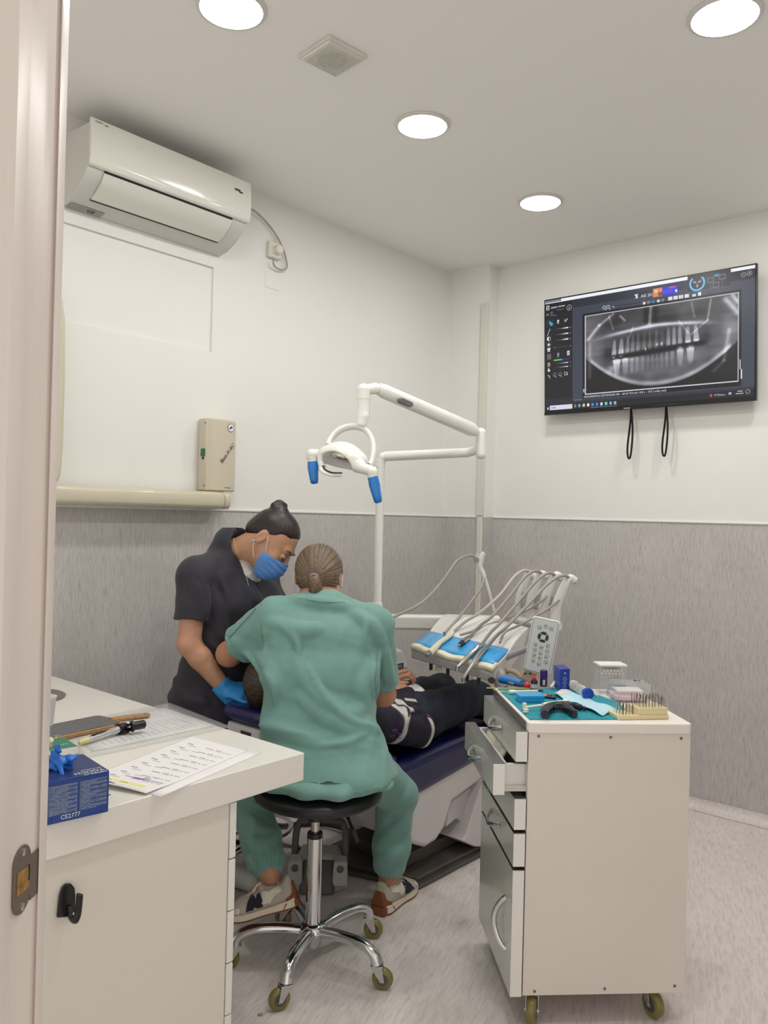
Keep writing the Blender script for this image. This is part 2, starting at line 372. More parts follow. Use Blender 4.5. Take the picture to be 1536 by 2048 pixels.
# bead between paint and wallpaper
def bead(name, a, b, out):
    mb = MB(); fr = frame(a, Vector(b) - Vector(a), E3); Ln = (Vector(b) - Vector(a)).length; d = Vector(out).dot(fr.col[2].xyz)
    for p, q in (((0, -0.006), (0, 0.006)),): pass
    mb.M = fr; mb.box((Ln / 2, 0, d * 0.002), (Ln, 0.011, 0.008)); struct(name, mb, M_trim, bevel=0.002)
bead('trim_1', room(S_L, 0, ZD), room(1.60, 0, ZD), E2)
bead('trim_2', room(1.60, 0, ZD), room(1.60, 0.293, ZD), -E1)
bead('trim_3', room(S_R, 0.29, ZD), room(S_R, T_R, ZD), -E1)
# white cable duct running up the pilaster corner: wider above, slim below the bead
D_ = MB(); D_.M = frame(room(1.60, 0.265, 0), E2, E3)
D_.m = 0; D_.box((0, (1.436 + 2.70) / 2, 0.009), (0.046, 2.70 - 1.436, 0.018)); D_.box((0, 0.715, 0.008), (0.036, 1.42, 0.014))
M_duct = mat('pvc_duct', (217, 214, 204), 0.4)
struct('trim_4', D_, M_duct, bevel=0.003)

# doorway jamb in the foreground, with its latch plate
M_jamb = mat('door_jamb_lacquer', (226, 214, 206), 0.38, var=0.02, vscale=14, stretch=(30, 30, 1), bump=0.03, bscale=30)
def jpt(px, d): p = atY(px, 1024, d); return (p.x, p.y)
J = [jpt(-260, 0.74), jpt(12, 0.82), jpt(36.5, 0.855), jpt(37.5, 0.872), jpt(94.5, 0.935), jpt(97, 0.930), jpt(111.5, 0.955), jpt(90, 1.02), jpt(-260, 1.02)]
jm = MB(); jm.prism(J, 2.95, Matrix.Translation((0, 0, -0.01))); struct('door_1', jm, M_jamb, bevel=0.0015)
jamb = C.objects['door_1']
A2, B2 = Vector((*J[3], 0)), Vector((*J[4], 0)); jx = (B2 - A2).normalized(); jz = Vector((jx.y, -jx.x, 0))
if jz.y > 0: jz = -jz
fr = frame(Vector((0, 0, 0)), jx, E3)
if fr.col[2].xyz.dot(jz) < 0: pass
def on_jamb(px, py):
    r = ray(px, py); t = (A2 - Vector((0, 0, HC))).dot(jz) / r.dot(jz); p = Vector((0, 0, HC)) + r * t; return p
M_plate = mat('dull_steel_plate', (128, 119, 110), 0.42, 0.75, bump=0.02, bscale=120)
M_brass = mat('chipped_wood', (150, 112, 52), 0.6, var=0.5, vscale=90)
M_steel = mat('screw_steel', (200, 198, 195), 0.25, 1.0)
M_dark = mat('dark_hole', (20, 18, 16), 0.7)
def jl(px, py):                                                    # local x along the jamb face, height
    p = on_jamb(px, py); return ((p - A2).dot(jx), p.z)
jc = [jl(*q) for q in ((24, 1790), (25, 1712), (57, 1700), (60, 1712), (62, 1706), (83, 1697), (80, 1783), (62, 1790), (57, 1798))]
x0 = jl(25, 1712)[0]; x1 = jl(58.5, 1702)[0]; zt = jl(44, 1690)[1]; zb = jl(40, 1826)[1]; xl = min(jl(82, 1700)[0], (B2 - A2).length - 0.001)
rr = (x1 - x0) / 2
pl = []
for k in range(13):
    a = math.pi * k / 12; pl.append(((x0 + x1) / 2 - rr * math.cos(a), zt - rr + rr * math.sin(a)))
zl1, zl0 = jl(70, 1701)[1], jl(70, 1787)[1]
pl += [(x1, zl1), (xl, zl1 + 0.0), (xl, zl0), (x1, zl0)]
for k in range(13):
    a = math.pi * k / 12; pl.append(((x0 + x1) / 2 + rr * math.cos(a), zb + rr - rr * math.sin(a)))
PM = Matrix((jx, E3, jz)).transposed().to_4x4(); PM.translation = A2 + jz * 0.0005
sp_ = MB(); sp_.prism(pl, 0.0018, PM); obj('strike_plate', sp_, M_plate, jamb, bevel=0.0004)['label'] = 'dull grey metal latch plate with a side lip'
hx0, hz0 = jl(29, 1794); hx1, hz1 = jl(55, 1728)
hb = MB(); hb.M = PM; hb.box(((hx0 + hx1) / 2, (hz0 + hz1) / 2, 0.0022), (hx1 - hx0, hz1 - hz0, 0.001)); lh = obj('latch_hole', hb, M_brass, jamb)
lh['label'] = 'rectangular latch opening showing chipped brown wood'
hd = MB(); hd.M = PM; hd.box((hx1 - 0.002, (hz0 + hz1) / 2 + 0.004, 0.0027), (0.003, (hz1 - hz0) * 0.7, 0.0006)); obj('latch_recess', hd, M_dark, jamb)
for (px, py) in ((43, 1704), (40, 1813)):
    lx, lz = jl(px, py); sc = MB(); sc.M = PM; sc.lathe([(0.0042, 0.0018), (0.0042, 0.003), (0.003, 0.0036), (0.0011, 0.0037)], (lx, lz, 0), (0, 0, 1), 16); obj('screw', sc, M_steel, jamb)

# ================================================================== CEILING FITTINGS
M_lens = mat('lit_diffuser', (255, 250, 240), 0.5, emit=LAMP_COLOR, estr=LAMP_STRENGTH)
M_ring = mat('downlight_ring', (214, 211, 206), 0.35)
def downlight(x, y, label, group=None):
    t = thing('downlight', label, 'ceiling light', (x, y, ZC), 0, group)
    a = MB(); a.lathe([(0.090, -0.001), (0.090, -0.006), (0.094, -0.010), (0.103, -0.008), (0.106, -0.003), (0.106, -0.001)], (x, y, ZC), (0, 0, 1), 48)
    obj('ring', a, M_ring, t, smooth=50)
    b = MB(); b.lathe([(0.0, -0.0085), (0.09, -0.0085), (0.09, -0.0065), (0, -0.0065)], (x, y, ZC), (0, 0, 1), 48); obj('diffuser', b, M_lens, t)
    return t
for (x, y, lb) in ((-0.496, 2.423, 'round lit downlight at the top edge, left of the ceiling fan grille'), (0.111, 3.118, 'round lit downlight in the middle of the ceiling, right of the fan grille'),
                   (0.706, 3.844, 'round lit downlight nearest the wall screen, smallest in view'), (0.975, 2.399, 'round lit downlight in the top right corner of the view'),
                   (1.585, 3.09, 'round lit downlight beyond the right edge of the view'), (0.37, 1.70, 'round lit downlight above the doorway side of the room')):
    downlight(x, y, lb)
M_fan = mat('fan_plastic', (216, 214, 205), 0.4)
fc = Vector((-0.207, 2.66, ZC)); vent = thing('ceiling_fan_grille', 'square white slatted extractor fan grille on the ceiling', 'vent', fc, 0)
fx = (Vector((-0.087, 2.641, 0)) - Vector((-0.207, 2.529, 0))).normalized(); FM = frame(fc, fx, Vector((fx.y, -fx.x, 0)))   # z points down or up
if FM.col[2].xyz.z > 0: FM = frame(fc, fx, Vector((-fx.y, fx.x, 0)))
a = MB(); a.M = FM; a.prism(rrect(0.165, 0.165, 0.006), 0.012); a.prism(rrect(0.150, 0.150, 0.008), 0.018); obj('housing', a, M_fan, vent, bevel=0.003)
M_slot = mat('fan_slot', (70, 66, 60), 0.8)
a = MB(); a.M = FM; a.prism(disc(0.049, 40), 0.0185); obj('fan_opening', a, M_slot, vent)
a = MB(); a.M = FM
for k in range(-9, 10):
    y = k * 0.0072; a.box((0, y, 0.0195), (0.135, 0.0034, 0.004))
obj('slats', a, M_fan, vent, bevel=0.0008)
a = MB(); a.M = FM; a.lathe([(0.0025, 0.018), (0.0025, 0.0205)], (-0.055, -0.066, 0), (0, 0, 1), 12); a.box((-0.055, -0.066, 0.0185), (0.02, 0.0012, 0.0008)); obj('indicator', a, M_slot, vent)

# ================================================================== LEFT WALL FITTINGS
M_ac = mat('ac_plastic', (222, 221, 212), 0.16, coat=0.4)
M_ac2 = mat('ac_side_plastic', (205, 205, 197), 0.4)
ac_s0, ac_s1 = -0.905, -0.155
ac = thing('air_conditioner', 'white wall-mounted split air conditioner high on the left wall', 'air conditioner', room((ac_s0 + ac_s1) / 2, 0, 2.58))
AM = Matrix((E2, E3, E1)).transposed().to_4x4()                       # local x out, y up, z along wall
def acp(s0): m = AM.copy(); m.translation = room(s0, 0.002, 0); return m
body = [(0, 2.575), (0.05, 2.585), (0.11, 2.612), (0.165, 2.652), (0.188, 2.685), (0.19, 2.845), (0.0, 2.850)]
a = MB(); a.prism(body, ac_s1 - ac_s0, acp(ac_s0)); obj('housing', a, M_ac2, ac, bevel=0.004)
fp = [(0.192, 2.682), (0.204, 2.690), (0.209, 2.72), (0.210, 2.78), (0.203, 2.858), (0.196, 2.862), (0.190, 2.85)]
a = MB(); a.prism(fp, ac_s1 - ac_s0 + 0.004, acp(ac_s0 - 0.002)); obj('front_panel', a, M_ac, ac, bevel=0.003, smooth=60)
a = MB(); lv = [(0.094, 2.603), (0.128, 2.6185), (0.170, 2.6505), (0.187, 2.677), (0.190, 2.674), (0.173, 2.647), (0.130, 2.6145), (0.095, 2.599)]
a.prism(lv, ac_s1 - ac_s0 - 0.15, acp(ac_s0 + 0.065)); obj('louver', a, M_ac, ac, smooth=60)
M_blk = mat('black_gap', (14, 13, 12), 0.6)
a = MB(); a.prism([(0.187, 2.6805), (0.1925, 2.6840), (0.1925, 2.6795), (0.188, 2.6765)], ac_s1 - ac_s0 - 0.15, acp(ac_s0 + 0.065)); a.prism([(0.088, 2.6025), (0.094, 2.605), (0.095, 2.5975), (0.089, 2.596)], ac_s1 - ac_s0 - 0.15, acp(ac_s0 + 0.065)); obj('louver_gap', a, M_blk, ac)
M_stk = mat('grey_sticker', (150, 150, 145), 0.5); M_ink = mat('dark_ink', (48, 46, 48), 0.6)
d1 = Vector((0.06, 0.027)).normalized()
a = MB(); m = acp(ac_s0 + 0.012)
a.prism([(0.008, 2.5745), (0.048, 2.5825), (0.048, 2.5815), (0.008, 2.5735)], 0.14, m); obj('rating_sticker', a, M_stk, ac)
stM = Matrix((-E1, E2 * 0.98 + E3 * 0.2, (E2 * 0.2 - E3 * 0.98))).transposed().to_4x4(); stM.translation = room(ac_s0 + 0.05, 0.018, 2.575)
stM = frame(room(ac_s0 + 0.085, 0.02, 2.5735), E1, E2 * 0.98 + E3 * 0.2)
text('CE', 0.026, frame(room(ac_s0 + 0.125, 0.038, 2.5745), -E1, E2 * 0.98 + E3 * 0.2) if False else frame(room(ac_s0 + 0.085, 0.042, 2.5785), E1, -E2 * 0.98 - E3 * 0.2), M_ink, ac)
a = MB(); a.M = frame(room(ac_s1 - 0.075, 0.2125, 2.80), E1, E3); a.box((0, 0.004, 0), (0.028, 0.007, 0.001)); a.box((0.018, -0.002, 0), (0.018, 0.006, 0.001)); obj('logo', a, M_ink, ac)
a = MB(); M_stain = mat('yellow_scuff', (150, 138, 105), 0.7)
for (ds, z, wd, h) in ((0.03, 2.848, 0.035, 0.005), (0.06, 2.845, 0.018, 0.006), (0.19, 2.812, 0.008, 0.0015)):
    a = MB(); a.M = frame(room(ac_s0 + ds, 0.2065 if z > 2.83 else 0.2105, z), E1, E3); a.prism(disc(0.5, 14), 0.0004, Matrix.Diagonal((wd, h, 1, 1))); obj('scuff', a, M_stain, ac)
# cord, socket, blank patch
M_cable = mat('grey_cable', (168, 164, 156), 0.5); M_sock = mat('socket_plastic', (224, 220, 208), 0.35)
def onL(px, py, off=0.0):
    r = ray(px, py); q = P0 + E2 * off - Vector((0, 0, HC)); return Vector((0, 0, HC)) + r * (q.dot(E2) / r.dot(E2))
a = MB(); a.tube(spline([onL(492, 421, 0.03), onL(508, 421, 0.03), onL(540, 453, 0.02), onL(563, 490, 0.02), onL(574, 530, 0.02), onL(565, 540, 0.02), onL(549, 532, 0.025), onL(546, 516, 0.045)]), 0.0045, 8); cd = obj('power_cord', a, M_cable, smooth=80); tag(cd, 'grey power cord drooping from the air conditioner to its wall plug', 'cord')
sk = onL(545, 502); so = thing('wall_socket', 'white wall socket with plug beside the air conditioner', 'socket', sk)
a = MB(); a.M = frame(sk, E1, E3); z = 1 if a.M.col[2].xyz.dot(E2) > 0 else -1
a.box((0, 0, z * 0.012), (0.078, 0.078, 0.024)); obj('socket_body', a, M_sock, so, bevel=0.006)
a = MB(); a.M = frame(sk, E1, E3); a.lathe([(0.022, 0.02), (0.022, 0.05), (0.017, 0.056)], (0.004, 0, 0), (0, 0, z), 20); a.box((0.004, -0.004, z * 0.045), (0.018, 0.034, 0.02)); obj('plug', a, M_sock, so, bevel=0.003)
a = MB(); c = onL(544, 562); a.M = frame(c, E1, E3); a.box((0, 0, z * 0.0015), (0.085, 0.075, 0.003)); pt = obj('patch_plate', a, M_wall, bevel=0.001); tag(pt, 'white painted-over blank cover plate below the wall socket', 'cover plate')

# x-ray controller box, arm beam and the folded arm behind the jamb
M_beige = mat('beige_enamel', (203, 196, 173), 0.32, coat=0.25)
M_beige2 = mat('beige_box_enamel', (205, 196, 176), 0.38)
bx0 = -0.257; bz0, bz1 = 1.512, 1.832
xc = room(-0.187, 0, bz0); xb = thing('xray_control_box', 'beige upright x-ray control box with green switch, standing on the wall beam', 'control box', xc)
xs0, xs1, xd = -0.250, -0.095, 0.085
prof = [(xs0, 0.004), (xs0, 0.06), (xs0 + 0.02, 0.078), (xs0 + 0.07, xd + 0.002), (xs1 - 0.03, xd), (xs1, 0.075), (xs1, 0.004)]
TM = Matrix((E1, E2, E3)).transposed().to_4x4(); TM.translation = P0 + E3 * bz0; TM2 = TM.copy()
a = MB(); a.prism(prof, bz1 - bz0, TM2); obj('housing', a, M_beige2, xb, bevel=0.006, smooth=30)
M_navy = mat('navy_print', (42, 48, 88), 0.5); M_green = mat('green_switch', (20, 96, 52), 0.25, emit=(20, 120, 60), estr=0.15)
# diagonal lettering and round badge on the front
fxm = frame(room(xs0 + 0.070, xd + 0.0045, 1.634), (E1 * 0.62 + E3 * 0.78), (-E1 * 0.78 + E3 * 0.62))
if fxm.col[2].xyz.dot(E2) < 0: fxm = frame(room(xs0 + 0.070, xd + 0.0045, 1.634), (E1 * 0.62 + E3 * 0.78), (E1 * 0.78 - E3 * 0.62))
text('Best-X-AC', 0.0245, fxm, M_navy, xb, shear=0.25, ext=0.0003)
a = MB(); a.M = frame(room(xs1 - 0.04, xd + 0.001, 1.797), E1, E3)
zz = 1 if a.M.col[2].xyz.dot(E2) > 0 else -1
def sgn(M): M.col[2] *= (1 if M.col[2].xyz.dot(E2) > 0 else -1); return M
bm_ = sgn(frame(room(xs1 - 0.04, xd + 0.001, 1.797), E1, E3))
a = MB(); a.prism(disc(0.0185, 28), 0.0012, bm_); bd = obj('badge', a, M_navy, xb)
a = MB(); a.prism(disc(0.0165, 28), 0.0016, bm_); obj('badge_face', a, mat('badge_white', (225, 228, 226), 0.5), bd)
a = MB(); a.prism([(-0.012, -0.004), (-0.004, 0.001), (0.001, 0.007), (0.007, 0.006), (0.011, 0.001), (0.006, -0.001), (0.001, -0.004), (-0.006, -0.007)], 0.002, bm_); obj('badge_mark', a, M_navy, bd)
sdm = frame(room(xs0, 0.04, 1.68), E2, E3)
a = MB(); a.M = Matrix((-E2, E3, -E1)).transposed().to_4x4(); a.M.translation = room(xs0, 0.045, 1.68); a.box((0, 0, 0.003), (0.024, 0.034, 0.008)); sw = obj('switch', a, M_green, xb, bevel=0.002); sw['label'] = 'green rocker switch'
a = MB(); a.M = Matrix((-E2, E3, -E1)).transposed().to_4x4(); a.M.translation = room(xs0, 0.045, 1.655)
a.lathe([(0.006, 0), (0.006, 0.003)], (0, 0, 0), (0, 0, 1), 14); obj('fuse_cap', a, M_ink, xb)
for dz_ in (0.155, -0.12): b = MB(); b.M = a.M; b.lathe([(0.003, 0), (0.003, 0.002)], (-0.01, dz_, 0), (0, 0, 1), 10); obj('screw', b, M_ink, xb)
a = MB(); a.M = bm_.copy(); a.M.translation = room(xs1 - 0.05, xd + 0.001, 1.528); a.box((0, 0, 0), (0.035, 0.0025, 0.001)); obj('maker_line', a, M_ink, xb)
bmz0, bmz1 = 1.432, 1.510
beam = thing('xray_arm_beam', 'long beige rounded x-ray arm beam lying along the left wall', 'x-ray arm', room(-0.6, 0.09, bmz0))
a = MB(); bp = [(0.02 + 0.0 + x, y) for x, y in ((0, 0), (0.075, 0.001), (0.09, 0.012), (0.094, 0.04), (0.088, 0.066), (0.07, 0.0765), (0, 0.0765))]
BM = Matrix((E2, E3, E1)).transposed().to_4x4(); BM.translation = room(-1.9, 0, bmz0)
a.prism(bp, 1.9 - 0.175, BM); obj('beam_tube', a, M_beige, beam, bevel=0.008, seg=3, smooth=50)
BM2 = BM.copy(); BM2.translation = room(-0.1735, 0, bmz0); a = MB(); a.prism([(x if x > 0.03 else x, y) for x, y in bp], 0.034, BM2); obj('end_cap', a, M_beige, beam, bevel=0.010, seg=3, smooth=50)
fa = thing('xray_head_arm', 'beige curved x-ray arm standing on the beam, half hidden behind the door jamb', 'x-ray arm', room(-0.93, 0.09, bmz1))
a = MB(); sx = [onL(112, 582, 0.10), onL(122, 600, 0.10), onL(127, 640, 0.10), onL(127, 760, 0.10), onL(123, 890, 0.10), onL(118, 950, 0.10), onL(112, 966, 0.10)]
pp = [((p - P0).dot(E1), p.z) for p in sx]; pp = pp + [(-1.15, pp[-1][1]), (-1.15, pp[0][1])]
HM = Matrix((E1, E3, E2)).transposed().to_4x4(); HM.translation = P0 + E2 * 0.03
a.prism(pp, 0.09, HM); obj('arm_cover', a, M_beige, fa, bevel=0.012, seg=3, smooth=60)

# ================================================================== WALL SCREEN
tv_t0, tv_t1 = None, None
def onR(px, py, off=0.0):
    r = ray(px, py); q = room(S_R - off, 0, 0) - Vector((0, 0, HC)); return Vector((0, 0, HC)) + r * (q.dot(E1) / r.dot(E1))
tl, tr, br, bl = [onR(*q, o) for q, o in (((1087.5, 603), 0.115), ((1511, 523), 0.115), ((1515, 799), 0.08), ((1089.5, 832), 0.08))]
tvx = ((tr - tl) + (br - bl)).normalized(); tc = (tl + tr + br + bl) / 4; tvw = ((tr - tl).length + (br - bl).length) / 2; tvh = ((tl - bl).length + (tr - br).length) / 2
tvx.z = 0; tvx.normalize(); tvy = ((tl - bl) + (tr - br)).normalized(); tvy -= tvx * tvy.dot(tvx)
TV = frame(tc, tvx, tvy)                                           # z points out of the screen
tv = thing('wall_screen', 'large flat wall screen showing a panoramic tooth x-ray', 'screen', Vector((tc.x, tc.y, bl.z)))
M_bezel = mat('black_bezel', (12, 11, 13), 0.25); M_back = mat('black_back', (18, 18, 19), 0.5)
a = MB(); a.M = TV; a.box((0, 0, -0.012), (tvw, tvh, 0.022)); obj('frame', a, M_bezel, tv, bevel=0.002)
a = MB(); a.M = TV; a.box((0, -0.03, -0.038), (tvw * 0.72, tvh * 0.66, 0.032)); a.box((0, -0.02, -0.055), (0.34, 0.22, 0.03)); obj('back_housing', a, M_back, tv, bevel=0.006)
a = MB(); a.M = TV; a.box((0, -tvh / 2 + 0.006, 0.001), (tvw * 0.998, 0.013, 0.006)); obj('lower_bezel', a, M_bezel, tv, bevel=0.001)
# ---- picture on the panel, computed as an array of emitted colours
GW, GH = 620, 348
yy, xx = np.mgrid[0:GH, 0:GW]; U = (xx + 0.5) / GW; Vv = (yy + 0.5) / GH     # u right, v down
img = np.zeros((GH, GW, 3), np.float32); img[:] = (54, 57, 70)
def R(x0, y0, x1, y1, c, a=1.0):
    m = (U >= x0) & (U < x1) & (Vv >= y0) & (Vv < y1); img[m] = img[m] * (1 - a) + np.array(c, np.float32) * a
def Ln(x0, y0, x1, y1, w, c):
    ax, ay = x0 * GW, y0 * GH; bx, by = x1 * GW, y1 * GH; X, Y = xx + 0.5, yy + 0.5; l2 = max((bx - ax) ** 2 + (by - ay) ** 2, 1e-6)
    t = np.clip(((X - ax) * (bx - ax) + (Y - ay) * (by - ay)) / l2, 0, 1); d = np.hypot(X - ax - t * (bx - ax), Y - ay - t * (by - ay)); m = np.clip(w * 0.5 + 0.5 - d, 0, 1)[..., None]
    img[:] = img * (1 - m) + np.array(c, np.float32) * m
def Ci(x, y, r, w, c, a0=None, a1=None):
    d = np.hypot(xx + 0.5 - x * GW, yy + 0.5 - y * GH); m = np.clip(w * 0.5 + 0.5 - np.abs(d - r), 0, 1) if w else np.clip(r + 0.5 - d, 0, 1)
    if a0 is not None:
        an = np.degrees(np.arctan2(yy + 0.5 - y * GH, xx + 0.5 - x * GW)) % 360; m = m * ((an >= a0) & (an <= a1))
    img[:] = img * (1 - m[..., None]) + np.array(c, np.float32) * m[..., None]
R(0, 0, 1, 0.030, (235, 235, 245)); R(0, 0, 0.09, 0.022, (120, 122, 130)); R(0, 0.030, 1, 0.10, (36, 38, 52)); R(0, 0.03, 0.151, 0.945, (15, 15, 24)); R(0.151, 0.10, 1, 0.945, (56, 61, 76))
R(0.715, 0, 0.90, 0.125, (26, 27, 38)); R(0.90, 0.025, 1, 0.09, (24, 25, 35))
R(0.557, 0.055, 0.60, 0.125, (214, 132, 74)); R(0.565, 0.062, 0.578, 0.09, (236, 190, 140)); R(0.583, 0.09, 0.60, 0.12, (130, 62, 40)); R(0.60, 0.055, 0.672, 0.125, (38, 42, 205)); R(0.63, 0.06, 0.66, 0.072, (196, 70, 120)); R(0.605, 0.085, 0.65, 0.09, (110, 120, 230)); R(0.605, 0.10, 0.64, 0.104, (110, 120, 230)); R(0.66, 0.09, 0.668, 0.108, (235, 235, 250))
Ci(0.757, 0.068, 19, 5, (84, 186, 226), 0, 230); Ci(0.757, 0.068, 19, 5, (84, 186, 226), 310, 360)
for an in (90, 210, 330):
    Ln(0.757 + 0.008 * math.cos(math.radians(an)), 0.068 + 0.014 * math.sin(math.radians(an)), 0.757 + 0.016 * math.cos(math.radians(an)), 0.068 + 0.028 * math.sin(math.radians(an)), 5, (150, 140, 160))
for (bx_, by_) in ((0.815, 0.06), (0.865, 0.05), (0.838, 0.105)):
    for q in (((-.012, -.017), (.012, -.017)), ((.012, -.017), (.012, .017)), ((.012, .017), (-.012, .017)), ((-.012, .017), (-.012, -.017))): Ln(bx_ + q[0][0], by_ + q[0][1], bx_ + q[1][0], by_ + q[1][1], 1.2, (140, 142, 156))
R(0.83, 0.022, 0.85, 0.04, (60, 140, 180)); Ln(0.815, 0.08, 0.815, 0.13, 1, (110, 112, 126)); Ln(0.865, 0.07, 0.865, 0.13, 1, (110, 112, 126))
Ci(0.952, 0.062, 6, 1.4, (170, 172, 180)); Ci(0.976, 0.058, 6, 1.4, (170, 172, 180)); Ci(0.976, 0.058, 2, 0, (200, 200, 210)); Ln(0.949, 0.062, 0.955, 0.062, 1.5, (190, 190, 200))
# toolbar
for x in (0.318, 0.338): Ci(x, 0.142, 4.5, 1.6, (214, 216, 224)); Ln(x + 0.007, 0.158, x + 0.011, 0.168, 1.8, (214, 216, 224))
Ln(0.36, 0.145, 0.37, 0.155, 2, (190, 190, 200)); Ln(0.385, 0.148, 0.495, 0.148, 1.6, (20, 21, 30))
for i, x in enumerate((0.515, 0.537, 0.559, 0.582, 0.602)):
    c = ((225, 225, 232), (150, 152, 165), (60, 140, 190), (210, 210, 220), (150, 152, 165))[i]; R(x - 0.006, 0.15, x + 0.006, 0.172, c); R(x - 0.003, 0.156, x + 0.003, 0.167, (56, 61, 76)) if i in (1, 2, 4) else None
for x in (0.637, 0.661, 0.686, 0.711): R(x - 0.0095, 0.142, x + 0.0095, 0.18, (214, 216, 232)); R(x - 0.0005, 0.142, x + 0.0005, 0.18, (56, 61, 76)) if x != 0.637 else None
R(0.736, 0.148, 0.752, 0.172, (200, 202, 215)); R(0.762, 0.14, 0.775, 0.172, (225, 226, 235)); R(0.474, 0.075, 0.480, 0.11, (220, 220, 230)); R(0.470, 0.075, 0.486, 0.083, (220, 220, 230)); R(0.482, 0.09, 0.486, 0.11, (220, 220, 230))
# left tool column
R(0.008, 0.045, 0.024, 0.085, (226, 226, 234)); Ci(0.016, 0.06, 3, 0, (20, 20, 30)); R(0.011, 0.072, 0.021, 0.082, (20, 20, 30))
for (x0, x1, y) in ((0.034, 0.068, 0.063), (0.073, 0.112, 0.062)): R(x0, y, x1, y + 0.014, (190, 192, 202), 0.8)
for (x0, x1, y) in ((0.03, 0.045, 0.107), (0.03, 0.044, 0.122), (0.03, 0.064, 0.138), (0.066, 0.105, 0.095)): R(x0, y, x1, y + 0.007, (125, 127, 138), 0.8)
R(0.008, 0.118, 0.022, 0.135, (110, 112, 124)); Ci(0.134, 0.093, 8, 1.3, (205, 207, 216)); R(0.1325, 0.087, 0.1355, 0.105, (205, 207, 216))
R(0.012, 0.175, 0.046, 0.235, (28, 70, 84)); R(0.013, 0.178, 0.045, 0.232, (14, 26, 44)); R(0.022, 0.19, 0.034, 0.213, (56, 150, 196)); Ci(0.036, 0.216, 5, 0, (70, 160, 205))
def tooth(x, y, c, s=1.0): R(x - 0.006 * s, y - 0.014, x + 0.006 * s, y + 0.004, c); R(x - 0.005 * s, y + 0.002, x - 0.0015, y + 0.022, c); R(x + 0.0015, y + 0.002, x + 0.005 * s, y + 0.022, c)
tooth(0.073, 0.20, (195, 197, 206)); R(0.106, 0.19, 0.118, 0.212, (100, 102, 112)); Ln(0.112, 0.212, 0.124, 0.19, 2.4, (215, 216, 224))
Ln(0.014, 0.318, 0.02, 0.285, 1.8, (210, 211, 220)); Ln(0.02, 0.285, 0.028, 0.258, 1.8, (210, 211, 220))
for i, y in enumerate((0.268, 0.318, 0.368, 0.432)):
    for k in range(40):
        x = 0.043 + k * 0.0021; v = (k / 39.0) ** 1.6; c = 30 + 225 * v if i < 3 else 62
        Ln(x, y, x + 0.0021, y, 3.2 if k > 26 and i < 3 else 1.8, (c, c, c * 1.01))
    Ci(0.14, y, 1.5, 0, (170, 170, 180)); Ci(0.035, y + 0.001, 1.0, 0, (120, 120, 130))
    if i == 3: Ci(0.055, y, 3.5, 0, (70, 71, 80))
Ci(0.021, 0.345, 6, 0, (225, 225, 232)); R(0.021, 0.325, 0.032, 0.365, (15, 15, 24)); Ci(0.021, 0.345, 6, 1.4, (225, 225, 232)); Ci(0.021, 0.398, 4, 0, (220, 220, 228))
for k in range(8): Ci(0.021 + 0.0115 * math.cos(k * .785), 0.398 + 0.02 * math.sin(k * .785), 0.9, 0, (200, 200, 208))
tooth(0.021, 0.442, (222, 222, 230), 1.3)
for k in (0, 1, 2): Ln(0.015 + 0.0075 * k, 0.485, 0.015 + 0.0075 * k, 0.53, 1.4, (190, 190, 198))
tooth(0.073, 0.498, (140, 142, 150)); R(0.122, 0.475, 0.136, 0.515, (215, 216, 226)); R(0.127, 0.482, 0.131, 0.508, (15, 15, 24))
for k in range(46):
    x = 0.05 + k * 0.0018; h = k / 45.0; import colorsys
    c = colorsys.hsv_to_rgb(0.13 + 0.75 * h, 0.85, 0.35 + 0.65 * min(1, max(0, 1 - abs(h - 0.3) * 1.6))); Ln(x, 0.545, x + 0.0018, 0.545, 3.4, [v * 255 for v in c])
for i, y in enumerate((0.577, 0.612)):
    for k in range(40):
        x = 0.05 + k * 0.0019; c = 25 + 215 * (k / 39.0) ** 1.5; Ln(x, y, x + 0.0019, y, 2.4, (c, c, c))
    Ci(0.14, y, 1.5, 0, (150, 150, 158))
tooth(0.021, 0.575, (190, 150, 120), 1.2); R(0.014, 0.625, 0.028, 0.64, (220, 221, 230)); R(0.018, 0.61, 0.023, 0.626, (220, 221, 230))
Ln(0.016, 0.675, 0.022, 0.68, 2.2, (215, 216, 224)); Ln(0.022, 0.68, 0.027, 0.70, 2.2, (215, 216, 224))
for x in (0.054, 0.084): Ci(x, 0.675, 5, 1.4, (150, 152, 160)); Ln(x - 0.004, 0.682, x + 0.01, 0.70, 1.6, (170, 172, 180))
R(0.108, 0.655, 0.112, 0.69, (190, 191, 200)); R(0.108, 0.686, 0.126, 0.69, (190, 191, 200)); R(0.12, 0.66, 0.125, 0.69, (190, 191, 200))
# taskbar
R(0, 0.945, 1, 1, (17, 18, 24)); R(0.151, 0.925, 1, 0.945, (40, 44, 60)); R(0.0, 0.89, 0.151, 0.945, (30, 32, 46)); R(0.026, 0.952, 0.150, 0.992, (212, 213, 228)); R(0.034, 0.966, 0.06, 0.978, (150, 152, 165)); R(0.012, 0.965, 0.019, 0.985, (200, 202, 210)); R(0.159, 0.916, 0.20, 0.919, (160, 162, 175))
for i, c in enumerate(((150, 110, 90), (60, 180, 200), (220, 190, 120), (230, 232, 240), (70, 130, 220), (60, 120, 210), (210, 210, 205), (120, 200, 180), (90, 190, 220), (190, 170, 190))):
    x = 0.165 + i * 0.0232; R(x - 0.006, 0.957, x + 0.006, 0.984, c); (R(x - 0.01, 0.994, x + 0.01, 0.998, (110, 170, 220)) if i > 3 else None)
R(0.815, 0.96, 0.823, 0.98, (190, 90, 90)); R(0.93, 0.95, 0.952, 0.958, (200, 202, 210)); R(0.922, 0.967, 0.955, 0.975, (190, 192, 200)); Ci(0.972, 0.962, 5, 1.2, (200, 202, 210)); R(0.893, 0.958, 0.905, 0.974, (180, 182, 190))
